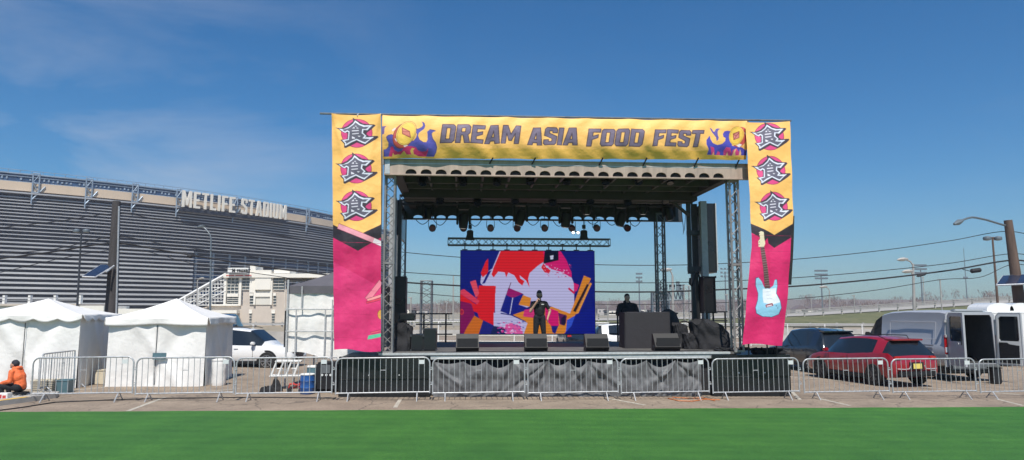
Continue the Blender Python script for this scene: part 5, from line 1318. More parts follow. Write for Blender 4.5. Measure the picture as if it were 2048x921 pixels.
# ladder / folding work platform
p = G3(575, 770); ld = thing('step_ladder', 'white folding work platform with ladder legs standing behind the third barrier', 'ladder', (p.x, 21.3, p.z), .1)
sc_ = 21.3 / F; zl = lambda py: P(575, py, 21.3).z - p.z
b = MB(); x0 = P(549, 740, 21.3).x - p.x; x1 = P(600, 740, 21.3).x - p.x
b.bevbox(x0, 0, zl(725), x1, .35, zl(722), .01); b.bevbox(x0 - .15, -.03, zl(754), x1 + .1, .4, zl(751.5), .01)
for q in (.05, .32, .62, .92): b.tube((x0 + (x1 - x0) * q, .03, zl(725)), (x0 + (x1 - x0) * q - .14, .03, zl(752)), .03, 5)
for q in (.2, .77): b.tube((x0 + (x1 - x0) * (q - .12), .03, zl(738)), (x0 + (x1 - x0) * (q + .1), .03, zl(738)), .018, 5)
b.build('platform', M['wht'], ld)
b = MB()
for q in (0.0, 1): b.tube((x0 + (x1 - x0) * q, .1, zl(753)), (x0 + (x1 - x0) * q, .1, 0), .02, 5); b.tube((x0 + (x1 - x0) * q, .35, zl(753)), (x0 + (x1 - x0) * q, .35, 0), .02, 5)
b.build('leg', M['galv'], ld)
def barrel(label, px, pyb, r0, h, m, D=None, lid=None, name='barrel', cat='barrel'):
    q = G3(px, pyb); r = thing(name, label, cat, q)
    MB().lathe([(r0 * .92, 0), (r0, .03), (r0, h * .3), (r0 * 1.03, h * .32), (r0, h * .34), (r0, h * .64), (r0 * 1.03, h * .66), (r0, h * .68), (r0 * .97, h * .97)], n=24).build('body', m, r, smooth=True)
    MB().lathe([(r0 * 1.02, h * .96), (r0 * 1.02, h), (r0 * .9, h * 1.02)], n=24).build('lid', lid or m, r, smooth=True); return r
barrel('blue plastic drum with white lid behind the third barrier', 614, 788, .2, .55, M['blue'], lid=M['wht']); barrel('dark teal drum behind the blue drum', 628, 783, .22, .72, M['teal'], lid=M['wht'])
p = G3(652, 786); tb_ = thing('generator', 'dark box-shaped generator with round sockets beside the left stage panel', 'generator', p)
MB().bevbox(-.32, 0, .05, .28, .8, .85, .05).build('body', M['navy'], tb_); b = MB()
for k in (0, 1, 2): b.lathe([(.035, 0), (.035, .02)], c=(-.12 + k * .12, -.01, .5), n=10, mtx=Matrix.Rotation(PI / 2, 4, 'X'))
b.build('socket', M['lens'], tb_); MB().box(-.15, -.006, .55, .1, 0, .78).build('control_panel', M['dalu'], tb_); MB().path([(-.32, .1, .85), (-.3, .1, .98), (.26, .1, .98), (.28, .1, .85)], .02, 6).build('handle', M['galv'], tb_)
# black bag and red jumble on the ground
def lump(name, label, cat, px, py, rx, ry, rz, m, seed=1):
    q = G3(px, py); r = MB(); rs = np.random.RandomState(seed); ph = rs.rand(6) * 6
    def f(u, v):
        a = u * 2 * PI; t = v * PI / 2; k = 1 + .22 * math.sin(3 * a + ph[0]) + .12 * math.sin(7 * a + ph[1] + 3 * t) + .1 * math.sin(5 * t + ph[2])
        return (rx * math.cos(a) * math.cos(t) * k, ry * math.sin(a) * math.cos(t) * k, rz * math.sin(t) * (k if v < .98 else 1))
    r.grid(f, 30, 12); o = r.build(name, m, None, smooth=True, angle=60); o.location = q; tag(o, label, cat); return o
lump('bag', 'crumpled black bag on the ground behind the third barrier', 'bag', 533, 786, .17, .15, .16, M['blkcloth'], 2); lump('bag', 'lumpy dark backpack next to the crumpled black bag', 'bag', 550, 783, .16, .15, .26, M['blkcloth'], 5)
r = thing('hand_cart', 'red folded cart lying behind the third barrier by the blue drum', 'cart', G3(590, 786))
b = MB(); b.path([(-.2, 0, .05), (-.15, 0, .25), (.05, 0, .22), (.2, 0, .28), (.26, 0, .06)], .025, 6); b.tube((-.15, .1, .1), (.2, .1, .24), .025, 6); b.tube((-.1, .05, .28), (.15, .05, .1), .02, 6); b.build('frame', M['redm'], r)
for x in (-.15, .18): MB().lathe([(.02, -.02), (.07, -.02), (.07, .02), (.02, .02)], c=(x, -.05, .07), n=12, mtx=Matrix.Rotation(PI / 2, 4, 'X')).build('wheel', M['rubber'], r)
# baskets by the orange jacket
def basket(name, label, px, py, w_, h_, dep, m, ribs, flare=.1):
    q = G3(px, py); r = thing(name, label, 'basket', q, .15)
    b = MB(); n = 4
    pr = [(-w_ / 2, 0), (w_ / 2, 0), (w_ / 2, dep), (-w_ / 2, dep)]; k = 1 + flare
    vs = [(x, y, 0) for x, y in pr] + [((x) * k, dep / 2 + (y - dep / 2) * k, h_) for x, y in pr] + [((x) * k * .94, dep / 2 + (y - dep / 2) * k * .94, h_) for x, y in pr] + [(x * .94, dep / 2 + (y - dep / 2) * .94, .02) for x, y in pr]
    fs = [(3, 2, 1, 0)] + [(i, (i + 1) % 4, 4 + (i + 1) % 4, 4 + i) for i in range(4)] + [(4 + i, 4 + (i + 1) % 4, 8 + (i + 1) % 4, 8 + i) for i in range(4)] + [(8 + i, 8 + (i + 1) % 4, 12 + (i + 1) % 4, 12 + i) for i in range(4)] + [(12, 13, 14, 15)]
    b.add(vs, fs); b.build('tub', m, r)
    if ribs:
        b = MB()
        for j in range(1, ribs):
            t = j / ribs; kk = 1 + flare * t; b.path([(x * kk * 1.01, dep / 2 + (y - dep / 2) * kk * 1.01, h_ * t) for x, y in pr + [pr[0]]], .008, 4)
        b.build('ribs', M['steel_d'], r)
    b = MB(); b.path([(x * k, dep / 2 + (y - dep / 2) * k, h_) for x, y in pr + [pr[0]]], .018, 5); b.build('rim', m, r)
    return r
basket('basket', 'beige ribbed basket on the pavement beside the first white tent', 82, 789, .5, .36, .4, M['beige'], 7); basket('basket', 'dark teal tub next to the beige ribbed basket', 118, 787, .42, .34, .38, M['teal'], 0)
def crate(label, px, py, w_, h_, m=M['beige']):
    r = thing('container', label, 'container', G3(px, py), .1); MB().bevbox(-w_ / 2, 0, 0, w_ / 2, .4, h_, .02).build('body', m, r); b = MB()
    for k in (-.22, .22): b.box(w_ * k - .01, -.012, .04, w_ * k + .01, 0, h_ - .05)
    b.build('rib', m, r); MB().bevbox(-w_ / 2 - .015, -.015, h_, w_ / 2 + .015, .41, h_ + .03, .01).build('lid', m, r)
crate('cream plastic container in the gap between the two white tents', 203, 770, .42, .42)
r = thing('waste_bin', 'white wrapped bin column standing at the right corner of the second tent', 'bin', G3(437, 771)); MB().lathe([(.2, 0), (.22, .1), (.2, .45), (.22, .7), (.2, .76)], n=18).build('body', M['white_vinyl'], r, smooth=True); MB().lathe([(.22, .75), (.22, .79), (.1, .82)], n=18).build('lid', M['white_vinyl'], r, smooth=True)
# folded white sheet, corner curl between tents
# cables on ground
def gcable(label, pts, r_=.012, m='wire'):
    v = [G3(*p) + Vector((0, 0, r_)) for p in pts]
    # smooth
    out = []
    for i in range(len(v) - 1):
        for t in np.linspace(0, 1, 6, endpoint=False): out.append(v[i].lerp(v[i + 1], t))
    out.append(v[-1]); o = MB().path(out, r_, 6).build('cable', M[m]); tag(o, label, 'cable')
gcable('thick black cable snaking along the ground before the tents', [(-60, 830), (40, 817), (110, 806), (180, 803), (260, 800), (340, 798), (420, 797), (520, 796), (600, 797), (672, 798)], .014)
gcable('orange cable curving along the ground under the right end of the grey skirt', [(1336, 798), (1356, 803), (1385, 804), (1410, 800), (1440, 801)], .014, 'ocable'); gcable('second orange cable close behind the first one under the skirt end', [(1345, 796), (1380, 798), (1405, 797), (1430, 803)], .012, 'ocable')
p = G3(1104, 796)

# ------------------------------------------------------------------ vehicles
def loft_vehicle(r, st, paint, names=('body', 'glass'), cap_front=True, cap_rear=True):
    """st rows: x, zb, zbelt, zroof, ws, wb, wr, flag to next ('' | 's' side glass | 't' top glass | 'st')"""
    rings = []
    for (x, zb, zl_, zr, ws, wb, wr, fl) in st:
        zm = zb + (zl_ - zb) * .5
        half = [(ws * .90, zb), (ws, zb + .10), (wb, zm), (wb * .985, zl_ - .05), (wb * .955, zl_), (wr * 1.02, zr - .06), (wr * .90, zr - .005), (0, zr + .02)]
        ring = [(x, y, z) for y, z in half] + [(x, -y, z) for y, z in half[-2::-1]]
        rings.append(ring)
    n = len(rings[0]); body, gl = MB(), MB()
    allv = [v for rg in rings for v in rg]
    fb, fg = [], []
    for k in range(len(rings) - 1):
        fl = st[k][7]
        for i in range(n - 1):
            seg_ = i if i < 7 else (n - 2 - i)
            q = (k * n + i, k * n + i + 1, (k + 1) * n + i + 1, (k + 1) * n + i)
            isg = (seg_ == 4 and 's' in fl) or (seg_ in (5, 6) and 't' in fl) or (seg_ == 4 and 'T' in fl)
            (fg if isg else fb).append(q)
        fb.append((k * n + n - 1, k * n, (k + 1) * n, (k + 1) * n + n - 1))
    if cap_rear: fb.append(tuple(range(n)))
    if cap_front: fb.append(tuple(range((len(rings) - 1) * n, len(rings) * n)))
    body.add(allv, fb); gl.add(allv, fg)
    bo = body.build(names[0], paint, r, smooth=True, angle=46)
    bm = bmesh.new(); bm.from_mesh(bo.data); bmesh.ops.delete(bm, geom=[v for v in bm.verts if not v.link_faces], context='VERTS'); bm.to_mesh(bo.data); bm.free()
    go = None
    if fg:
        go = gl.build(names[1], M['glass'], r, smooth=True, angle=28)
        bm = bmesh.new(); bm.from_mesh(go.data); bmesh.ops.delete(bm, geom=[v for v in bm.verts if not v.link_faces], context='VERTS'); bm.to_mesh(go.data); bm.free()
        # dark cabin lining under the glass keeps the panes opaque and deep
    return bo, go
def wheels(r, xs, wy, R=.34, wd_=.22, rimm='rim', arch=True):
    for x in xs:
        for s_ in (-1, 1):
            mt = Matrix.Rotation(PI / 2, 4, 'X'); y = s_ * wy
            wo = MB().lathe([(R * .6, -wd_ / 2), (R * .93, -wd_ / 2), (R, -wd_ / 2 + .03), (R, wd_ / 2 - .03), (R * .93, wd_ / 2), (R * .6, wd_ / 2)], c=(x, y, R), n=28, mtx=mt).build('wheel', M['rubber'], r, smooth=True)
            b = MB(); yo = y + s_ * (wd_ / 2 - .01)
            b.lathe([(R * .62, -.01), (R * .66, .012), (R * .60, .014), (R * .58, -.005)], c=(x, yo, R), n=24, mtx=mt)
            for k in range(8):
                a = 2 * PI * k / 8; b.tube((x, yo, R), (x + math.cos(a) * R * .6, yo, R + math.sin(a) * R * .6), .028, 4)
            b.lathe([(.06, -.02), (.05, .02)], c=(x, yo, R), n=10, mtx=mt)
            ro = b.build('rim', M[rimm], r); ro.parent = wo
            if arch:
                pts_ = [(math.cos(a) * (R + .07), math.sin(a) * (R + .07)) for a in np.linspace(-.35, PI + .35, 22)]
                y0_ = y + s_ * (wd_ / 2 - .035)
                MB().prism(pts_, lambda p: Vector((x + p[0], y0_, R + p[1])), lambda p: Vector((x + p[0], y0_ - s_ * .16, R + p[1]))).build('wheel_well_disc', M['blk'], r)  # black disc on the body side stands in for the shaded wheel well
def suv(name, label, loc, head, paint, L=4.5, W=1.84, Ht=1.62, detail=True, rimm='rim', cat='car', R=.36, rearpaint=None):
    r = thing(name, label, cat, loc, head); w2 = W / 2; h = Ht
    x0 = -L / 2
    st = [(x0, .42, .80, .82, w2 * .86, w2 * .88, w2 * .80, ''),
          (x0 + .06, .34, .98, 1.00, w2 * .93, w2 * .94, w2 * .86, 'T t'),
          (x0 + .22, .30, 1.08, h * .80, w2 * .97, w2 * .97, w2 * .75, 'T t'),
          (x0 + .45, .28, 1.08, h * .935, w2 * .98, w2 * .985, w2 * .69, ''),
          (x0 + .86, .26, 1.08, h * .975, w2 * .98, w2, w2 * .69, 's'),
          (x0 + 1.08, .26, 1.05, h * .99, w2 * .98, w2, w2 * .70, 's'),
          (x0 + 1.3, .26, 1.04, h, w2 * .98, w2, w2 * .70, 's'),
          (x0 + 2.0, .26, .98, h * .995, w2 * .98, w2, w2 * .70, 's'),
          (x0 + 2.08, .26, .98, h * .99, w2 * .98, w2, w2 * .70, 's'),
          (x0 + 2.75, .26, .97, h * .95, w2 * .98, w2, w2 * .68, 'st'),
          (x0 + 3.35, .27, .965, h * .68, w2 * .97, w2 * .99, w2 * .72, ''),
          (x0 + 3.5, .27, .955, .99, w2 * .97, w2 * .985, w2 * .78, ''),
          (L / 2 - .45, .28, .86, .90, w2 * .95, w2 * .95, w2 * .74, ''),
          (L / 2 - .12, .30, .74, .77, w2 * .88, w2 * .88, w2 * .66, ''),
          (L / 2, .36, .60, .62, w2 * .76, w2 * .78, w2 * .60, '')]
    loft_vehicle(r, st, paint)
    wheels(r, (x0 + .86, x0 + .86 + L * .595), w2 - .10, R, .23, rimm)
    # rear details
    for s_ in (-1, 1):
        b = MB(); b.bevbox(x0 - .01, s_ * w2 * .60 - (.0 if s_ > 0 else .24), .86, x0 + .20, s_ * w2 * .60 + (.26 if s_ > 0 else .02), .99, .03); b.build('tail_light', M['tail'], r)
        b = MB(); b.bevbox(L / 2 - .22, s_ * w2 * .52 - .14, .62, L / 2 - .03, s_ * w2 * .52 + .14, .74, .03); b.build('headlight', M['lens'], r)
        b = MB(); b.bevbox(x0 + 2.95, s_ * (w2 + .02) - .02, 1.0, x0 + 3.12, s_ * (w2 + .16) , 1.13, .03) if s_ > 0 else b.bevbox(x0 + 2.95, -(w2 + .16), 1.0, x0 + 3.12, -(w2 + .0), 1.13, .03); b.build('mirror', paint, r)
    MB().bevbox(x0 - .05, -w2 * .82, .34, x0 + .2, w2 * .82, .56, .05).build('bumper', M['blk'], r)
    MB().bevbox(L / 2 - .2, -w2 * .6, .34, L / 2 + .02, w2 * .6, .5, .05).build('bumper', M['blk'], r)
    b = MB()
    for s_ in (-1, 1): b.bevbox(x0 + 1.2, s_ * w2 * .985 - .03, .24, x0 + 3.3, s_ * w2 * .985 + .03, .36, .02)
    b.build('sill', M['blk'], r)
    MB().bevbox(x0 + .28, -w2 * .64, h * .93, x0 + .66, w2 * .64, h * .965, .015).build('spoiler', paint, r)
    if detail:
        MB().box(x0 - .062, -.16, .60, x0 - .05, .16, .76).build('number_plate', M['yplate'], r)
        b = MB(); b.box(x0 - .02, -.27, .57, x0 + .02, .27, .80); b.build('plate_recess', M['blk'], r)
        b = MB(); b.path([(x0 - .03, -w2 * .8, .60), (x0 - .055, -.5, .585), (x0 - .06, -.32, .60), (x0 - .06, -.26, .70)], .014, 5); b.path([(x0 - .03, w2 * .8, .60), (x0 - .055, .5, .585), (x0 - .06, .32, .60), (x0 - .06, .26, .70)], .014, 5); b.build('chrome_trim', M['alu'], r)
        b = MB(); b.path([(x0 + .75, -w2 * .5, h * .96), (x0 + .95, -w2 * .62, h + .045), (x0 + 2.5, -w2 * .62, h + .03), (x0 + 2.7, -w2 * .6, h - .01)], .016, 5); b.path([(x0 + .75, w2 * .5, h * .96), (x0 + .95, w2 * .62, h + .045), (x0 + 2.5, w2 * .62, h + .03), (x0 + 2.7, w2 * .6, h - .01)], .016, 5); b.build('roof_rail', M['blk'], r)
        b = MB()
        for s_ in (-1, 1):
            for xx in (x0 + 1.09, x0 + 2.04, x0 + 3.0): b.box(xx - .006, s_ * (w2 + .002) - .003, .42, xx + .006, s_ * (w2 + .002) + .003, .95)
        b.build('door_gap', M['blk'], r)
        b = MB()
        for s_ in (-1, 1):
            for xx in (x0 + 1.3, x0 + 2.2): b.bevbox(xx, s_ * (w2 + .01) - .012, .84, xx + .18, s_ * (w2 + .01) + .012, .875, .005)
        b.build('door_handle', paint, r)
    return r
def head_for(X, Y, phi):  # heading angle: travel direction away-left
    return math.atan2(math.sin(phi), -math.cos(phi))
# red SUV
ph = math.radians(76); hd = head_for(0, 0, ph); f_ = Vector((-math.cos(ph), math.sin(ph), 0)); rt = Vector((math.sin(ph), math.cos(ph), 0))
c_ = G3(1787, 777) + f_ * 2.2 + rt * .92
suv('parked_car', 'red hatchback SUV with yellow rear plate parked behind the barriers', (c_.x, c_.y, gz(c_.x)), hd, M['redp'], 4.4, 1.86, 1.58, True, 'rimd')
# dark SUV
ph = math.radians(83); f_ = Vector((-math.cos(ph), math.sin(ph), 0)); rt = Vector((math.sin(ph), math.cos(ph), 0))
q = P(1640, 700, 27.6); c_ = Vector((q.x, q.y, 0)) + f_ * 2.3 + rt * .95
suv('parked_car', 'dark blue SUV mostly hidden behind the red car', (c_.x, c_.y, gz(c_.x)), head_for(0, 0, ph), M['darkp'], 4.7, 1.9, 1.72, True)
# white SUV left
q = P(500, 720, 30.0); suv('parked_car', 'white SUV in profile parked between the second tent and the grey-topped canopy', (q.x - .15, q.y, gz(q.x) - .1), math.radians(-6), M['whitep'], 4.6, 1.85, 1.66, True)
q = P(441, 670, 42); suv('parked_car', 'dark pickup nose peeping out behind the white SUV at left', (q.x, q.y, .4), math.radians(-80), M['darkp'], 4.6, 1.85, 1.75, False)
# cars seen through the stage
q = P(1268, 690, 44); suv('parked_car', 'white SUV seen through the stage behind the black desk', (q.x - .2, q.y, gz(q.x) - .12), math.radians(3), M['whitep'], 4.7, 1.85, 1.72, False)
q = P(1148, 690, 46); suv('parked_car', 'dark car visible in the gap below the LED screen', (q.x, q.y, gz(q.x) - .1), math.radians(95), M['darkp'], 4.5, 1.8, 1.45, False)
# silver van with open doors
def van():
    ph = math.radians(85); f_ = Vector((-math.cos(ph), math.sin(ph), 0)); rt = Vector((math.sin(ph), math.cos(ph), 0))
    q = G3(1893, 772); L, W, Ht = 5.5, 2.06, 2.45
    q = P(1893, 760, 25.3); Ht = P(1893, 622, 25.3).z - gz(q.x)
    c_ = Vector((q.x, q.y, 0)) + f_ * L / 2 + rt * W / 2
    r = thing('delivery_van', 'silver high-roof delivery van with both rear doors swung open', 'van', (c_.x, c_.y, gz(c_.x)), head_for(0, 0, ph))
    w2 = W / 2; x0 = -L / 2; h = Ht
    st = [(x0, .55, 1.28, h - .04, w2 * .99, w2, w2 * .86, ''), (x0 + .3, .5, 1.28, h, w2 * .99, w2, w2 * .86, ''), (x0 + 2.2, .48, 1.28, h + .01, w2 * .99, w2, w2 * .86, ''), (x0 + 3.2, .48, 1.28, h - .04, w2 * .99, w2, w2 * .85, ''),
          (x0 + 3.75, .45, 1.26, h - .14, w2 * .99, w2, w2 * .84, 's'), (x0 + 4.25, .42, 1.22, h - .34, w2 * .98, w2 * .99, w2 * .80, 'st'), (x0 + 4.95, .4, 1.18, 1.34, w2 * .96, w2 * .97, w2 * .80, ''),
          (L / 2 - .2, .4, 1.0, 1.05, w2 * .90, w2 * .92, w2 * .74, ''), (L / 2, .45, .8, .84, w2 * .78, w2 * .8, w2 * .66, '')]
    loft_vehicle(r, st, M['silverp'], cap_rear=False)
    wheels(r, (x0 + 1.2, x0 + 4.5), w2 - .13, .37, .25, 'rim')
    ht = h - .1
    b = MB(); yi, xi = w2 * .84, 2.6   # cargo interior, open at the rear
    z0_, z1_ = .62, h - .14
    vs = [(x0 + .01, -yi, z0_), (x0 + .01, yi, z0_), (x0 + .01, yi * .93, z1_), (x0 + .01, -yi * .93, z1_), (x0 + xi, -yi, z0_), (x0 + xi, yi, z0_), (x0 + xi, yi * .93, z1_), (x0 + xi, -yi * .93, z1_)]
    b.add(vs, [(0, 1, 5, 4), (1, 2, 6, 5), (2, 3, 7, 6), (3, 0, 4, 7), (4, 5, 6, 7)]); b.build('cargo_interior', mat('van_interior', (.06, .065, .07), .8, 0, .3, 3), r, fix=False)
    # rear surround
    b = MB(); oy = w2 * .985
    b.prism([(-oy, .5), (oy, .5), (oy, 1.28), (w2 * .90, h - .16), (w2 * .80, h - .03), (-w2 * .80, h - .03), (-w2 * .90, h - .16), (-oy, 1.28)], lambda p: Vector((x0 - .012, p[0], p[1])), lambda p: Vector((x0 + .03, p[0], p[1])), holes=[[(-yi, z0_), (yi, z0_), (yi * .93, z1_ - .1), (yi * .86, z1_), (-yi * .86, z1_), (-yi * .93, z1_ - .1)]])
    b.build('rear_frame', M['silverp'], r)
    for s_ in (-1, 1):
        b = MB(); b.bevbox(x0 - .04, s_ * w2 * .94 - .055, .95, x0 + .02, s_ * w2 * .94 + .055, 1.62, .02); b.build('tail_light', M['tail'], r)
        MB().bevbox(x0 - .045, s_ * w2 * .94 - .045, 1.0, x0 - .03, s_ * w2 * .94 + .045, 1.2, .01).build('reversing_light', M['lens'], r)
    # doors
    def door(s_, ang):
        dw, dh = w2 * .93, z1_ - z0_ + .12
        hp = Vector((x0 - .03, s_ * w2 * .90, z0_ - .04))
        A_ = math.radians(ang)   # opening angle measured from closed
        dv = Vector((-math.sin(A_), -s_ * math.cos(A_), 0))    # from hinge outwards
        nv = Vector((-math.cos(A_), s_ * math.sin(A_), 0))     # outside normal
        f = lambda u, z, t: hp + dv * u + Vector((0, 0, z)) - nv * t + Vector((0, 0, 0))
        outl = [(0.02, 0), (dw, 0), (dw, dh), (.18, dh), (.06, dh - .12)]
        win = [(.14, dh * .50), (.18, dh * .46), (dw - .12, dh * .46), (dw - .09, dh * .5), (dw - .09, dh - .16), (dw - .12, dh - .13), (.24, dh - .13), (.17, dh - .2)]
        do = MB().prism(outl, lambda p: f(p[0], p[1], 0), lambda p: f(p[0], p[1], .07), holes=[win]).build('rear_door', M['silverp'], r)
        g = MB().prism(win, lambda p: f(p[0], p[1], .03), lambda p: f(p[0], p[1], .045)).build('door_window', M['glass'], r); g.parent = do
        pn = [(.14, .08), (dw - .12, .08), (dw - .1, dh * .38), (dw * .55, dh * .40), (dw * .45, dh * .43), (.14, dh * .43)]
        g = MB().prism(pn, lambda p: f(p[0], p[1], .071), lambda p: f(p[0], p[1], .09)).build('inner_panel', M['navy'], r); g.parent = do
        tr_ = MB()
        oo = [(.08, .03), (dw - .05, .03), (dw - .05, dh - .06), (.2, dh - .06), (.1, dh - .14)]
        tr_.prism(oo, lambda p: f(p[0], p[1], .07), lambda p: f(p[0], p[1], .078), holes=[win, pn]); g = tr_.build('inner_trim', M['whitep'], r); g.parent = do
        for z in (.3, dh * .55, dh - .3): 
            o = MB().bevbox(-.05, -.04, -.05, .05, .04, .05, .01, mtx=Matrix.Translation(hp + Vector((0, s_ * .05, z)))).build('hinge', M['alu'], r); o.parent = do
        o = MB().tube(f(dw - .1, dh * .4, -.03), f(dw - .1, dh * .52, -.03), .015, 6).build('handle', M['blk'], r); o.parent = do
    door(1, 96); door(-1, 104)
    MB().bevbox(x0 - .16, -w2 * .9, .42, x0 + .05, w2 * .9, .60, .04).build('bumper', M['dalu'], r)
    MB().bevbox(x0 - .10, -w2 * .95, .30, x0 + .3, w2 * .95, .5, .04).build('lower_bumper', M['blk'], r)
    for s_ in (-1, 1):
        yy = s_ * (w2 + .004); b = MB()
        # pressed panel outline and rub strips
        pts_ = [(x0 + .45, yy * .985, 1.45), (x0 + .45, yy * .93, h - .4), (x0 + 3.1, yy * .93, h - .4), (x0 + 3.1, yy * .985, 1.45), (x0 + .45, yy * .985, 1.45)]
        b.path(pts_, .007, 4); b.build('panel_seam', M['silverp'], r)
    b = MB()
    for s_ in (-1, 1):
        for z in (1.12, 1.22): b.bevbox(x0 + .6, s_ * (w2 + .006) - .01, z, x0 + 3.3, s_ * (w2 + .006) + .01, z + .03, .008)
    b.build('rub_strip', M['silverp'], r)
    MB().bevbox(x0 + .2, -w2 * .9, .25, L / 2 - .3, w2 * .9, .5, .03).build('underbody', M['blk'], r)
    MB().bevbox(x0 - .02, -w2 * .55, h - .04, x0 + .25, w2 * .55, h + .06, .04).build('roof_spoiler', M['silverp'], r)
    for s_ in (-1, 1): MB().bevbox(x0 + 4.3, s_ * (w2 + .14) - .1, 1.3, x0 + 4.42, s_ * (w2 + .14) + .1, 1.6, .03).build('mirror', M['blk'], r)
van()
# white box van beyond
q = P(1960, 700, 32.5); vz = gz(25)
r = thing('box_van', 'white box-bodied van with rounded roof fairings behind the silver van, at right edge', 'van', (q.x, q.y, vz), math.radians(0))
hz_ = P(2020, 622, 32.5).z - vz; Lb = 5.8
MB().bevbox(0, 0, .55, Lb, 2.2, hz_, .05).build('box_body', M['whitep'], r)
MB().bevbox(Lb, .1, .55, Lb + 1.6, 2.1, hz_ - .5, .12).build('cab', M['whitep'], r)
b = MB(); 
for z in (.62, 1.35, hz_ - .12): b.box(.02, -.012, z, Lb - .02, 0, z + .035)
for x in (1.0, 2.4, 3.8): b.box(x, -.014, .62, x + .03, -.001, hz_ - .1)
b.build('trim_strip', M['wht'], r)
for cxp, rr in ((1982, .62), (2024, .55)):
    x = P(cxp, 620, 33.5).x - q.x; zt_ = hz_
    b = MB(); b.prism([(x - rr, zt_ - .02)] + [(x + rr * math.cos(a), zt_ + .36 * math.sin(a) ** .7) for a in np.linspace(PI - .05, .05, 14)] + [(x + rr, zt_ - .02)], lambda p: Vector((p[0], .35, p[1])), lambda p: Vector((p[0], 1.8, p[1]))); b.build('roof_fairing', M['whitep'], r, smooth=True, angle=40)
MB().box(x - .6, -.0, 1, x - .59, .01, 1.1)
b = MB(); xx = P(2036, 640, 32.4).x - q.x; zz = P(2036, 641, 32.4).z - vz; b.path([(xx + .11 * math.cos(a), -.02, zz + .14 * math.sin(a)) for a in np.linspace(0, 2 * PI, 16)], .022, 5); b.tube((xx, -.02, zz - .07), (xx, -.02, zz + .07), .02, 5); b.build('round_emblem', M['blk'], r)
MB().bevbox(.1, .2, .35, Lb + 1.4, 2.0, .58, .03).build('chassis', M['blk'], r)
for x in (1.2, Lb + .6):
    for y in (.18, 2.0):
        wo = MB().lathe([(.2, -.12), (.36, -.12), (.38, -.09), (.38, .09), (.36, .12), (.2, .12)], c=(x, y, .38), n=24, mtx=Matrix.Rotation(PI / 2, 4, 'X')).build('wheel', M['rubber'], r, smooth=True)
        ro = MB().lathe([(.2, -.1), (.19, -.11), (.05, -.13)], c=(x, y, .38), n=16, mtx=Matrix.Rotation(PI / 2, 4, 'X')).build('rim', M['rim'], r); ro.parent = wo
# black bin by van door
r = thing('waste_bin', 'small black bin on the ground under the right open van door', 'bin', G3(1997, 769)); MB().bevbox(-.15, 0, 0, .15, .3, .52, .03).build('body', M['blk'], r); MB().bevbox(-.17, -.02, .52, .17, .32, .56, .015).build('lid', M['blk'], r)

# ------------------------------------------------------------------ poles, wires, street lamps
def pole(name, label, pxb, pxt, pyt, D, r0, r1, m, z0=None, cat='pole', group=None):
    t = P(pxt, pyt, D); bpt = P(pxb, 640, D); k = (t.z - bpt.z); dirx = (t.x - bpt.x) / k
    zb_ = 0; xb = t.x - dirx * (t.z - zb_)
    r = wroot(name, label, cat, (xb, D, zb_), group)
    MB().tube((xb, D, -.1), t, r0, 14, r1).build('shaft', m, r, smooth=True, world=True, angle=50)
    return r, t
D38 = 38
r, t = pole('utility_pole', 'thick dark wooden utility pole with a solar panel, between the white tents', 222, 233, 403, D38, .36, .20, M['woodg'], cat='utility pole')
c_ = P(196, 543, D38 - .6)
def solar(r, ax, ay, D, wpx):
    """parallelogram panel tilted towards the sun"""
    q = [P(*p_, D + dd) for p_, dd in zip(ax, ay)]
    nrm = (q[1] - q[0]).cross(q[3] - q[0]).normalized() * .04
    MB().add([v + nrm for v in q] + [v - nrm for v in q], [(0, 1, 2, 3), (7, 6, 5, 4), (0, 4, 5, 1), (1, 5, 6, 2), (2, 6, 7, 3), (3, 7, 4, 0)]).build('solar_panel', M['solar'], r, world=True)
    b = MB()
    for i in range(4): b.tube(q[i], q[(i + 1) % 4], .045, 5)
    b.build('panel_frame', M['alu'], r, world=True)
solar(r, [(165, 554), (190, 555), (228, 532), (202, 531)], (-1.4, -1.4, .3, .3), D38 - .3, 0)
b = MB(); b.tube(P(238, 413, D38 - .2), P(232, 650, D38 - .3), .045, 6); b.build('edge_tube', M['galv'], r, world=True)  # thin pale tube along the right edge of the shaft
b = MB(); b.tube(P(228, 532, D38 - .3), P(212, 545, D38 - .9), .05, 6); b.build('panel_arm', M['galv'], r, world=True)
rr_, t2_ = pole('utility_pole', 'leaning reddish-brown utility pole with lamp arm and solar panel at far right', 2044, 2016, 441, D38, .34, .2, M['wood'], cat='utility pole')
b = MB(); ap = [P(x, y, D38 - .25 * k_) for k_, (x, y) in enumerate([(2012, 452), (1995, 447), (1972, 440), (1953, 436), (1944, 435), (1935, 437), (1922, 442)])]; b.path(ap, .055, 7); b.build('lamp_arm', M['lamp'], rr_, world=True)
b = MB(); b.path([P(1924, 442, D38 - 1.5), P(1917, 445, D38 - 1.6), P(1908, 449, D38 - 1.7)], [.09, .15, .06], 8); b.build('lamp_head', M['lamp'], rr_, world=True, smooth=True)
solar(rr_, [(1993, 571), (2062, 568), (2075, 549), (2006, 553)], (-1.2, -1.2, .2, .2), D38 - .3, 0)
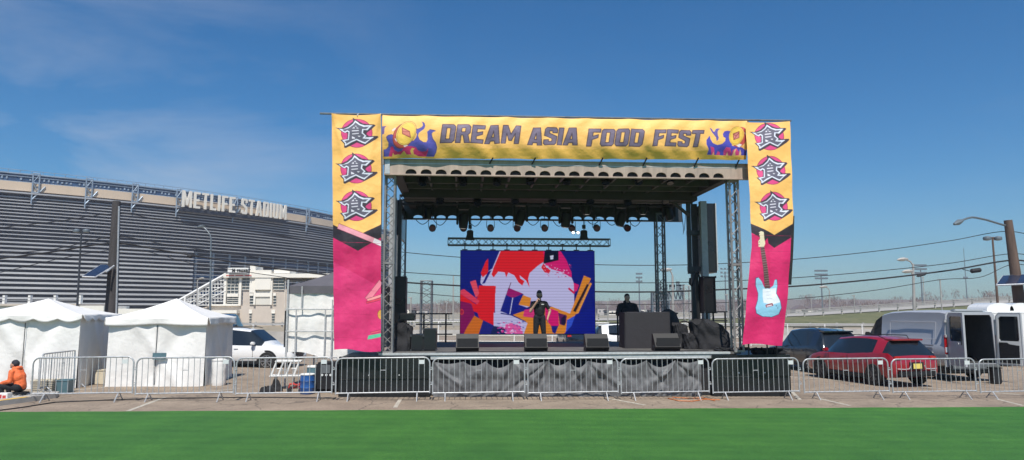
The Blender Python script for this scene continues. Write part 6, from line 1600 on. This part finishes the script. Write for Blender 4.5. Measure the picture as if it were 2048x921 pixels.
W4 = [[(-60, 462), (100, 445), (231, 428), (330, 441), (500, 463), (660, 487), (808, 505), (920, 515), (1060, 525), (1200, 530), (1320, 531), (1437, 528), (1590, 519), (1750, 503), (1900, 482), (2014, 463), (2090, 480)],
      [(-60, 510), (100, 500), (228, 474), (330, 489), (500, 513), (660, 533), (808, 545), (920, 552), (1060, 560), (1200, 565), (1320, 566), (1437, 563), (1590, 556), (1750, 543), (1900, 527), (2022, 508), (2090, 518)],
      [(-60, 525), (100, 505), (226, 487), (330, 502), (500, 530), (660, 551), (808, 565), (920, 572), (1060, 580), (1200, 584), (1320, 584), (1437, 580), (1590, 573), (1750, 559), (1900, 541), (2024, 521), (2090, 532)],
      [(-60, 560), (228, 500), (400, 530), (660, 568), (808, 584), (920, 594), (1060, 604), (1200, 609), (1320, 609), (1437, 606), (1590, 598), (1750, 581), (1880, 560), (1960, 555), (2026, 529), (2090, 540)]]
for i, wp in enumerate(W4):
    pts_ = []
    a_ = np.array(wp, float); ts = np.arange(len(a_)); tt = np.linspace(0, len(a_) - 1, len(a_) * 6)
    # catmull interpolation
    for t_q in tt:
        k = int(min(t_q, len(a_) - 2)); f = t_q - k; p0, p1, p2, p3 = a_[max(k - 1, 0)], a_[k], a_[k + 1], a_[min(k + 2, len(a_) - 1)]
        v = .5 * (2 * p1 + (-p0 + p2) * f + (2 * p0 - 5 * p1 + 4 * p2 - p3) * f ** 2 + (-p0 + 3 * p1 - 3 * p2 + p3) * f ** 3)
        pts_.append(P(v[0], v[1], D38 + .05))
    o = MB().path(pts_, (.02, .02, .042, .018)[i], 6).build('overhead_wire', M['wire']); tag(o, ('thin topmost overhead wire', 'second overhead wire from the top, just above the thick one', 'thick black overhead cable with splice boxes', 'lowest sagging overhead wire')[i] + ' crossing behind the stage', 'wire')
    if i == 2:
        b = MB()
        for (x0_, y0_, x1_, y1_, rr) in ((1940, 543, 1963, 540, .12), (1833, 553, 1852, 549, .06), (374, 513, 386, 513, .1)): b.path([P(x0_, y0_, D38), P(x0_ + 3, y0_ - .4, D38), P(x1_ - 3, y1_ + .4, D38), P(x1_, y1_, D38)], [.02, rr, rr, .02], 8)
        b.tube(P(1925, 539, D38), P(1941, 543, D38), .02, 5); so = b.build('splice_box', M['wire'], o)
b = MB()
def lamp_post(label, pxb, pxt, pyt, D, r0, arms, m=M['lamp'], pyb=None, head=.14, group=None):
    t = P(pxt, pyt, D); bb = P(pxb, 640, D); dirx = (t.x - bb.x) / (t.z - bb.z); z0_ = bh(t.x) if D > 115 else gz(t.x); xb = t.x - dirx * (t.z - z0_)
    r = wroot('street_lamp', label, 'street lamp', (xb, D, z0_), group); MB().tube((xb, D, z0_ - .2), t, r0, 8, r0 * .6).build('post', m, r, world=True)
    for arm in arms:
        pts_ = [P(x, y, D) for x, y in arm]; MB().path(pts_, r0 * .45, 5).build('arm', m, r, world=True); e_ = pts_[-1]; MB().path([e_ + Vector((head * 2, 0, .05)), e_, e_ + Vector((-head * 2, 0, -.05)), e_ + Vector((-head * 3.6, 0, -.1))], [head * .4, head, head * .9, head * .3], 6).build('lamp_head', m, r, world=True)
    return r
lamp_post('tall pale street lamp with two curved arms on the grassy bank', 1829, 1826, 528, 110, .26, [[(1825, 530), (1821, 524), (1815, 521), (1808, 519)], [(1826, 553), (1823, 546), (1818, 543)]], M['guard'], head=.3)
lamp_post('tall pale street lamp with curved arm behind the right stage column', 1346, 1345, 552, 110, .26, [[(1345, 553), (1343, 546), (1340, 542), (1336, 540)]], M['guard'], head=.3)
lamp_post('small distant street lamp right of the guitar banner', 1659, 1659, 583, 150, .2, [[(1659, 583), (1656, 577), (1649, 574)]], M['guard'], head=.3)
lamp_post('pale lamp post in front of the stadium, beside the second tent', 420, 422, 475, 60, .10, [[(422, 476), (419, 468), (412, 459), (405, 453)]], M['lamp'], head=.13)
lamp_post('short pale lamp post by the station stair', 393, 395, 560, 80, .09, [[(395, 562), (398, 558), (404, 557)]], M['guard'], head=.12)
lamp_post('thin pale mast seen between the lattice tower and the LED screen', 906, 907, 551, 95, .13, [], M['guard'])
def twin(label, pxb, pxt, pyt, D, m):
    r = lamp_post(label, pxb, pxt, pyt, D, .11, [], m); t = P(pxt, pyt, D)
    MB().tube(t + Vector((-.5, 0, .05)), t + Vector((.5, 0, .05)), .05, 6).build('cross_arm', m, r, world=True)
    for s_ in (-1, 1):
        MB().lathe([(.1, -.18), (.26, -.14), (.3, 0), (.27, .1), (.1, .16)], c=t + Vector((s_ * .42, 0, .0)), n=12).build('lamp_head', M['lamp'], r, world=True, smooth=True)
twin('dark lamp post with two round heads in front of the stadium louvres', 153, 163, 462, 62, M['steel_d']); twin('brown lamp post with two round heads beside the leaning pole', 1998, 1985, 477, 55, M['wood'])
# field floodlight masts far away
for px, py, hw, lab in ((1642, 551, 12, 'faint distant floodlight mast right of the guitar banner'), (1841, 540, 11, 'distant floodlight mast just behind the two-armed street lamp'), (1278, 557, 5, 'tiny floodlight mast high above the black desk'), (1450, 547, 8, 'tiny floodlight mast between the loudspeaker and the right truss post')):
    D = 300; t = P(px, py, D); r = wroot('floodlight_mast', lab, 'floodlight', (t.x, D, 0)); k = D / F
    MB().tube((t.x, D, -1), (t.x, D, t.z), .35, 6, .2).build('mast', M['lamp'], r, world=True)
    b = MB()
    for j in range(3):
        z = t.z + (j - 1) * 1.6; b.box(t.x - hw * k, D - .1, z - .08, t.x + hw * k, D + .1, z + .08)
        for q_ in np.linspace(-1, 1, 6 if hw > 8 else 3): b.box(t.x + q_ * hw * k * .9 - .4, D - .5, z - .05, t.x + q_ * hw * k * .9 + .4, D, z + .65)
    b.build('lamp_rack', M['lamp'], r, world=True)
D = 400; t = P(1927, 497, D); r = wroot('radio_mast', 'very faint thin radio mast far away at right', 'mast', (t.x, D, 0)); MB().tube((t.x, D, 0), (t.x, D, t.z), .35, 4, .12).build('mast', M['lamp'], r, world=True); MB().box(t.x - 1.2, D - .2, 20, t.x + 1.2, D + .2, 21).build('antenna', M['lamp'], r, world=True)
# lattice tower and sign gantry behind the stage
def lattice(label, px0, px1, pyt, D, sg, m, name='lattice_tower', cat='tower'):
    a_, c_ = P(px0, pyt, D), P(px1, pyt, D); w_ = c_.x - a_.x; r = wroot(name, label, cat, (a_.x + w_ / 2, D, 0)); b = MB(); truss(b, (a_.x + w_ / 2, D, 0), (a_.x + w_ / 2, D, a_.z), w_, w_, w_ * .07, w_ * .03, sg); b.build('tower', m, r, world=True); return r
lattice('grey lattice tower standing behind the left side of the stage', 843, 864, 562, 46, 11, M['dalu'])
lattice('white lattice tower partly hidden by the right grey column', 1367, 1378, 572, 70, 9, M['guard'])
D = 130; r = wroot('sign_gantry', 'steel highway sign gantry seen from behind, at right of the desk', 'gantry', (P(1345, 600, D).x, D, 0))
b = MB(); truss(b, P(1308, 594, D), P(1366, 591, D), 1.2, 1.6, .16, .08, 14)
for px in (1310, 1331): truss(b, (P(px, 600, D).x, D, 0), (P(px, 600, D).x, D, P(px, 586, D).z), 1.1, 1.1, .14, .07, 7)
b.build('frame', M['lamp'], r, world=True); b = MB()
for (x0_, y0_, x1_, y1_) in ((1312, 568, 1320, 590), (1323, 570, 1332, 588), (1336, 570, 1347, 580), (1350, 564, 1356, 582), (1357, 570, 1366, 590)): a_, c_ = P(x0_, y1_, D), P(x1_, y0_, D); b.box(a_.x, D - 1.2, a_.z, a_.x + .25, D - 1, c_.z); b.box(c_.x - .25, D - 1.2, a_.z, c_.x, D - 1, c_.z); b.box(a_.x, D - 1.2, c_.z - .3, c_.x, D - 1, c_.z); b.box(a_.x, D - 1.2, (a_.z + c_.z) / 2, c_.x, D - 1, (a_.z + c_.z) / 2 + .25)
b.build('sign_back', M['lamp'], r, world=True)
# small posts, barriers and lamps on the far road
for i, px in enumerate((822, 870, 878, 893, 1215, 1290, 1404, 1454, 1622, 1708, 1880, 1846)):
    D = 90 + (i * 37) % 60; py = (596, 605, 609, 604, 603, 606, 596, 590, 590, 592, 560, 555)[i]; t = P(px, py, D); z0_ = -.1
    r = wroot('road_post', None, 'post', (t.x, D, z0_), 'thin pale posts along the far road'); MB().tube((t.x, D, z0_), t, .09, 5).build('post', M['guard'], r, world=True); MB().box(t.x - .35, D - .1, t.z - .06, t.x + .15, D + .1, t.z + .08).build('cap', M['guard'], r, world=True)
    r['label'] = 'thin pale post on the far road seen through the open stage' if px < 1480 else 'thin pale post on the far road right of the stage'

# ------------------------------------------------------------------ people
def capsule(p0, r0, p1, r1, n=14):
    p0, p1 = Vector(p0), Vector(p1); d = p1 - p0; q = d.to_track_quat('Z', 'Y') if d.length > 1e-6 else Vector((0, 0, 1)).to_track_quat('Z', 'Y'); L = d.length
    rings = []
    for a in np.linspace(-PI / 2, 0, 6): rings.append((r0 * math.cos(a), r0 * math.sin(a)))
    for a in np.linspace(0, PI / 2, 6): rings.append((r1 * math.cos(a), L + r1 * math.sin(a)))
    vs = []; 
    for rr, z in rings:
        for i in range(n):
            a = 2 * PI * i / n; vs.append(p0 + q @ Vector((max(rr, 1e-4) * math.cos(a), max(rr, 1e-4) * math.sin(a), z)))
    fs = []
    for k in range(len(rings) - 1):
        for i in range(n):
            a = k * n + i; b = k * n + (i + 1) % n; fs.append((a, b, b + n, a + n))
    fs += [tuple(range(n))[::-1], tuple(range((len(rings) - 1) * n, len(rings) * n))]
    return vs, fs
def flesh(name, caps, mats, parent, vox=.011, smooth_it=4):
    """caps: (p0,r0,p1,r1,matindex[,squash(x,y)]) -> one continuous remeshed surface, each face coloured by the nearest limb"""
    b = MB()
    for c in caps:
        vs, fs = capsule(*c[:4])
        b.add(vs, fs)
    tmp = b.build('tmp', mats[0], None)
    md = tmp.modifiers.new('r', 'REMESH'); md.mode = 'VOXEL'; md.voxel_size = vox
    sm = tmp.modifiers.new('s', 'SMOOTH'); sm.iterations = smooth_it; sm.factor = .5
    dg = bpy.context.evaluated_depsgraph_get(); me = bpy.data.meshes.new_from_object(tmp.evaluated_get(dg)); me.name = name
    bpy.data.objects.remove(tmp)
    me.materials.clear()
    for m in mats: me.materials.append(m)
    co = np.zeros(len(me.polygons) * 3); me.polygons.foreach_get('center', co); co = co.reshape(-1, 3)
    best = np.full(len(co), 1e9); idx = np.zeros(len(co), int)
    for c in caps:
        p0, p1 = np.array(c[0], float), np.array(c[2], float); d = p1 - p0; L2 = max(d @ d, 1e-9)
        t = np.clip(((co - p0) @ d) / L2, 0, 1); dist = np.linalg.norm(co - (p0 + t[:, None] * d), axis=1) - (c[1] + (c[3] - c[1]) * t)
        m_ = dist < best; best[m_] = dist[m_]; idx[m_] = c[4]
    me.polygons.foreach_set('material_index', idx.astype(np.int32)); me.shade_smooth()
    o = bpy.data.objects.new(name, me); link(o, parent); return o
def hand(caps, w, d, side, mi, curl=.6, nrm=None, k=1.0):
    """palm and five fingers from wrist w along d"""
    w = Vector(w); d = Vector(d).normalized(); n = Vector(nrm or (0, -1, 0)); s = d.cross(n).normalized() * side; n = s.cross(d).normalized() * side
    c = w + d * .045 * k; caps.append((w, .026 * k, w + d * .03 * k, .03 * k, mi))
    for j in range(4):
        o = s * (j - 1.5) * .021 * k; caps.append((w + d * .02 * k + o * .7, .016 * k, w + d * .085 * k + o, .013 * k, mi))
        L = (.036, .042, .039, .03)[j] * k; a = w + d * .088 * k + o; b1 = a + (d * math.cos(curl) - n * math.sin(curl)) * L; b2 = b1 + (d * math.cos(2 * curl) - n * math.sin(2 * curl)) * L * .8
        caps.append((a, .0115 * k, b1, .010 * k, mi)); caps.append((b1, .010 * k, b2, .0085 * k, mi))
    a = w + d * .025 * k - s * .028 * k; b1 = a + (d * .7 - s * .7).normalized() * .035 * k; b2 = b1 + (d * .9 - n * .4).normalized() * .03 * k
    caps.append((a, .014 * k, b1, .012 * k, mi)); caps.append((b1, .012 * k, b2, .010 * k, mi))
# --- singer
SYP = 2.05; PR = sthing('person', 'singer in dark t-shirt and black trousers holding a microphone to the mouth on stage', 'person', S(1079, 640, SYP).x, SYP, DECK)
k = (S(1076, 583, SYP).z - DECK) / 1.80
def K(*p): return tuple(v * k for v in p)
caps = []
def cp(a, ra, b_, rb, mi): caps.append((K(*a), ra * k, K(*b_), rb * k, mi))
TS, TR, SK, SH = 0, 1, 2, 3
cp((0, 0, .98), .135, (0, 0, 1.12), .125, TS); cp((-.05, 0, 1.12), .12, (-.07, 0, 1.36), .125, TS); cp((.05, 0, 1.12), .12, (.07, 0, 1.36), .125, TS); cp((-.16, 0, 1.43), .068, (.16, 0, 1.43), .068, TS); cp((0, 0, 1.40), .10, (0, 0, 1.47), .07, TS); cp((0, -.03, 1.08), .125, (0, -.03, 1.2), .125, TS)
cp((0, 0, 1.47), .056, (0, -.015, 1.56), .054, SK)
cp((0, .005, 1.70), .092, (0, -.012, 1.675), .088, SK); cp((0, -.03, 1.63), .066, (0, -.05, 1.60), .045, SK); cp((0, -.095, 1.675), .014, (0, -.112, 1.65), .016, SK); cp((-.088, 0, 1.67), .016, (-.09, .005, 1.65), .014, SK); cp((.088, 0, 1.67), .016, (.09, .005, 1.65), .014, SK)
# legs
for s_, fx in ((-1, -.13), (1, .15)):
    cp((s_ * .085, 0, .93), .115, (s_ * .10 + fx * .2, -.01, .52), .078, TR); cp((s_ * .10 + fx * .2, -.01, .52), .075, (fx, .02, .11), .058, TR); cp((fx, .05, .05), .045, (fx + s_ * .03, -.16, .035), .04, SH)
cp((-.07, 0, .98), .12, (.07, 0, .98), .12, TR)
# his right arm (viewer left) bent up to the mouth
cp((-.20, 0, 1.42), .066, (-.25, -.02, 1.28), .062, TS); cp((-.25, -.02, 1.28), .05, (-.29, -.06, 1.16), .044, SK); cp((-.29, -.06, 1.16), .044, (-.10, -.21, 1.47), .030, SK)
# other arm out and down
cp((.20, 0, 1.42), .066, (.28, 0, 1.27), .060, TS); cp((.28, 0, 1.27), .048, (.335, .0, 1.17), .044, SK); cp((.335, 0, 1.17), .043, (.25, -.08, .94), .030, SK)
hand(caps, K(-.10, -.21, 1.47), (.55, -.1, .8), 1, SK, 1.1, (0, 1, 0), k); hand(caps, K(.25, -.08, .94), (-.1, -.15, -1), 1, SK, .35, (-1, 0, 0), k)
flesh('body', caps, [M['tee'], M['navy'], M['skin'], M['blk']], PR, .0105, 3)
hc = [(K(0, .02, 1.735), .092 * k, K(0, .035, 1.70), .092 * k, 0), (K(0, -.02, 1.765), .07 * k, K(0, .02, 1.765), .08 * k, 0)]
flesh('beanie', hc, [M['beanie']], PR, .014, 2); flesh('beard', [(K(-.055, -.045, 1.625), .035 * k, K(0, -.075, 1.60), .034 * k, 0), (K(.055, -.045, 1.625), .035 * k, K(0, -.075, 1.60), .034 * k, 0)], [M['hair']], PR, .012, 2)
b = MB(); 
for s_ in (-1, 1): b.bevbox(*K(s_ * .038 - .03, -.112, 1.668), *K(s_ * .038 + .03, -.088, 1.702), .008)
b.tube(K(-.09, -.04, 1.69), K(-.03, -.105, 1.69), .005, 4); b.tube(K(.09, -.04, 1.69), K(.03, -.105, 1.69), .005, 4); b.build('sunglasses', M['glass'], PR)
b = MB(); b.path([K(-.035, -.06, 1.612), K(0, -.115, 1.607), K(.035, -.06, 1.612)], .006, 5); b.build('mouth', mat('lips', (.35, .12, .10), .6), PR)
MB().box(*K(.05, -.128, 1.375), *K(.13, -.122, 1.395)).build('shirt_print', M['wht'], PR)
mc = sthing('microphone', 'black handheld microphone held to the mouth of the singer', 'microphone', 0, 0, 0); mc.location = PR.location; mc.rotation_euler = (0, 0, YAW)
MB().tube(K(-.07, -.265, 1.46), K(-.012, -.17, 1.59), .014, 8, .018).build('handle', M['blk'], mc); MB().lathe([(.01, -.03), (.025, -.015), (.028, 0), (.024, .018), (.008, .028)], c=K(-.006, -.16, 1.605), n=12).build('grille', M['steel_d'], mc, smooth=True)
# --- person behind the desk, turned away
q = S(1257, 640, 3.0); D2 = sthing('person', 'person in a black hooded jacket standing behind the black desk', 'person', q.x - .03, 3.0, DECK, rz=.15)
k = (S(1257, 589, 3.0).z - DECK) / 1.78; caps = []
cp((-.03, 0, .80), .19, (-.02, 0, 1.2), .22, TS); cp((-.07, 0, 1.2), .16, (-.08, .0, 1.36), .15, TS); cp((.07, 0, 1.2), .16, (.08, 0, 1.36), .15, TS); cp((-.21, 0, 1.39), .10, (.21, 0, 1.39), .10, TS); cp((0, .02, 1.42), .11, (0, .05, 1.53), .085, TS); cp((.06, .06, 1.50), .075, (-.04, .08, 1.50), .08, TS)
cp((0, -.01, 1.52), .06, (0, -.02, 1.58), .06, SK); cp((0, .0, 1.68), .092, (0, -.02, 1.655), .088, SK); cp((0, -.04, 1.61), .062, (0, -.06, 1.585), .045, SK); cp((0, -.1, 1.66), .013, (0, -.118, 1.64), .015, SK); cp((-.09, 0, 1.66), .016, (-.09, 0, 1.64), .014, SK); cp((.09, 0, 1.66), .016, (.09, 0, 1.64), .014, SK)
for s_ in (-1, 1):
    cp((s_ * .09, 0, .93), .12, (s_ * .11, -.01, .52), .085, TR); cp((s_ * .11, -.01, .52), .08, (s_ * .12, .02, .11), .06, TR); cp((s_ * .12, .05, .05), .045, (s_ * .14, -.17, .035), .04, SH)
    cp((s_ * .26, 0, 1.37), .105, (s_ * .35, -.02, 1.12), .09, TS); cp((s_ * .35, -.02, 1.12), .085, (s_ * .20, -.26, 1.0), .045, TS); hand(caps, K(s_ * .20, -.27, 1.0), (-s_ * .3, -1, -.1), s_, SK, .5, (0, 0, 1), k)
flesh('body', caps, [M['blkcloth'], M['navy'], M['skin'], M['blk']], D2, .012, 3)
flesh('cap', [(K(0, .02, 1.70), .098 * k, K(0, .02, 1.715), .096 * k, 0), (K(0, .08, 1.60), .06 * k, K(0, .05, 1.72), .07 * k, 0)], [M['blkcloth']], D2, .015, 2)
b = MB()
for s_ in (-1, 1): b.lathe([(.004, -.006), (.012, 0), (.004, .006)], c=K(s_ * .034, -.098, 1.675), n=8)
b.build('eyes', M['navy'], D2); MB().path([K(-.03, -.095, 1.60), K(0, -.108, 1.597), K(.03, -.095, 1.60)], .006, 5).build('mouth', MATS['lips'], D2)
# --- seated person in orange, in profile facing left
q = G3(30, 800); OP = thing('person', 'seated person in orange jacket and dark beanie bending over work at far left', 'person', q, 0)
k = 1.0; caps = []; HR, OJ, TRr, SKK = 0, 1, 2, 3
top = P(28, 722, q.y).z - q.z; k = top / 1.06
def c2(a, ra, b_, rb, mi): caps.append((K(*a), ra * k, K(*b_), rb * k, mi))
# pelvis on a low stool (seat .24), torso leaning left
c2((.10, -.08, .34), .125, (.10, .08, .34), .125, 2); c2((.12, 0, .40), .15, (.06, 0, .62), .16, 1); c2((.06, -.05, .62), .15, (-.01, -.05, .76), .13, 1); c2((.06, .05, .62), .15, (-.01, .05, .76), .13, 1); c2((-.03, -.14, .78), .075, (-.03, .14, .78), .075, 1); c2((-.02, 0, .78), .10, (-.06, 0, .86), .075, 1)
c2((-.06, 0, .84), .055, (-.09, 0, .91), .05, 3); c2((-.08, 0, .97), .088, (-.10, 0, .955), .086, 3); c2((-.14, 0, .92), .055, (-.16, 0, .895), .042, 3); c2((-.185, 0, .955), .012, (-.20, 0, .935), .014, 3); c2((-.07, -.087, .95), .014, (-.065, -.088, .93), .013, 3); c2((-.07, .087, .95), .014, (-.065, .088, .93), .013, 3)
for s_ in (-1, 1):
    c2((.08, s_ * .1, .34), .10, (-.32, s_ * .14, .38), .075, 2); c2((-.32, s_ * .14, .38), .07, (-.26, s_ * .14, .08), .052, 2); c2((-.25, s_ * .14, .04), .04, (-.42, s_ * .15, .03), .035, 4)
    c2((-.02, s_ * .19, .77), .075, (.02 - .04, s_ * .23, .53), .062, 1); c2((-.02, s_ * .23, .53), .06, (-.30, s_ * .13, .47), .045, 1); hand(caps, K(-.31, s_ * .13, .47), (-1, -s_ * .2, -.1), -s_, 3, .6, (0, 0, 1), k)
flesh('body', caps, [M['beanie'], M['orange'], M['navy'], M['skin'], M['blk']], OP, .012, 3)
flesh('beanie', [(K(-.065, 0, 1.0), .094 * k, K(-.05, 0, .985), .096 * k, 0), (K(-.02, 0, .93), .06 * k, K(-.03, 0, .97), .08 * k, 0)], [M['beanie']], OP, .014, 2)
flesh('hood', [(K(.03, -.08, .86), .05 * k, K(-.03, -.1, .86), .045 * k, 0), (K(.03, .08, .86), .05 * k, K(-.03, .1, .86), .045 * k, 0), (K(.05, -.06, .86), .06 * k, K(.05, .06, .86), .06 * k, 0)], [M['orange']], OP, .014, 2)
b = MB()
for s_ in (-1, 1): b.lathe([(.004, -.006), (.011, 0), (.004, .006)], c=K(-.172, s_ * .034, .968), n=8)
b.build('eyes', M['navy'], OP)
r = thing('stool', 'low folding stool under the seated person in orange', 'stool', q + Vector((.1 * k, 0, 0)), 0)
MB().bevbox(-.18, -.16, .17 * k, .18, .16, .215 * k, .015).build('seat', M['navy'], r)
for x in (-.14, .14): MB().tube((x, -.13, 0), (-x, -.13, .18 * k), .014, 5).tube((x, .13, 0), (-x, .13, .18 * k), .014, 5).build('leg', M['galv'], r)
r = thing('box', 'small printed cardboard box on the pavement by the knees of the seated person', 'box', G3(7, 806) + Vector((0, 0, .02)), .1); MB().bevbox(-.13, -.1, 0, .13, .12, .22, .01).build('carton', M['wht'], r); MB().box(-.11, -.104, .03, .0, -.1, .19).box(.02, -.104, .08, .1, -.1, .17).build('print', M['redm'], r)
r = thing('work_tray', 'grey tray held over the knees of the person in orange', 'tray', q + Vector(K(-.48, 0, .43)), 0); MB().bevbox(-.2, -.2, 0, .14, .2, .03, .01).build('tray', M['dalu'], r); MB().bevbox(-.18, -.18, .031, .1, .18, .04, .004).build('paper', M['wht'], r)
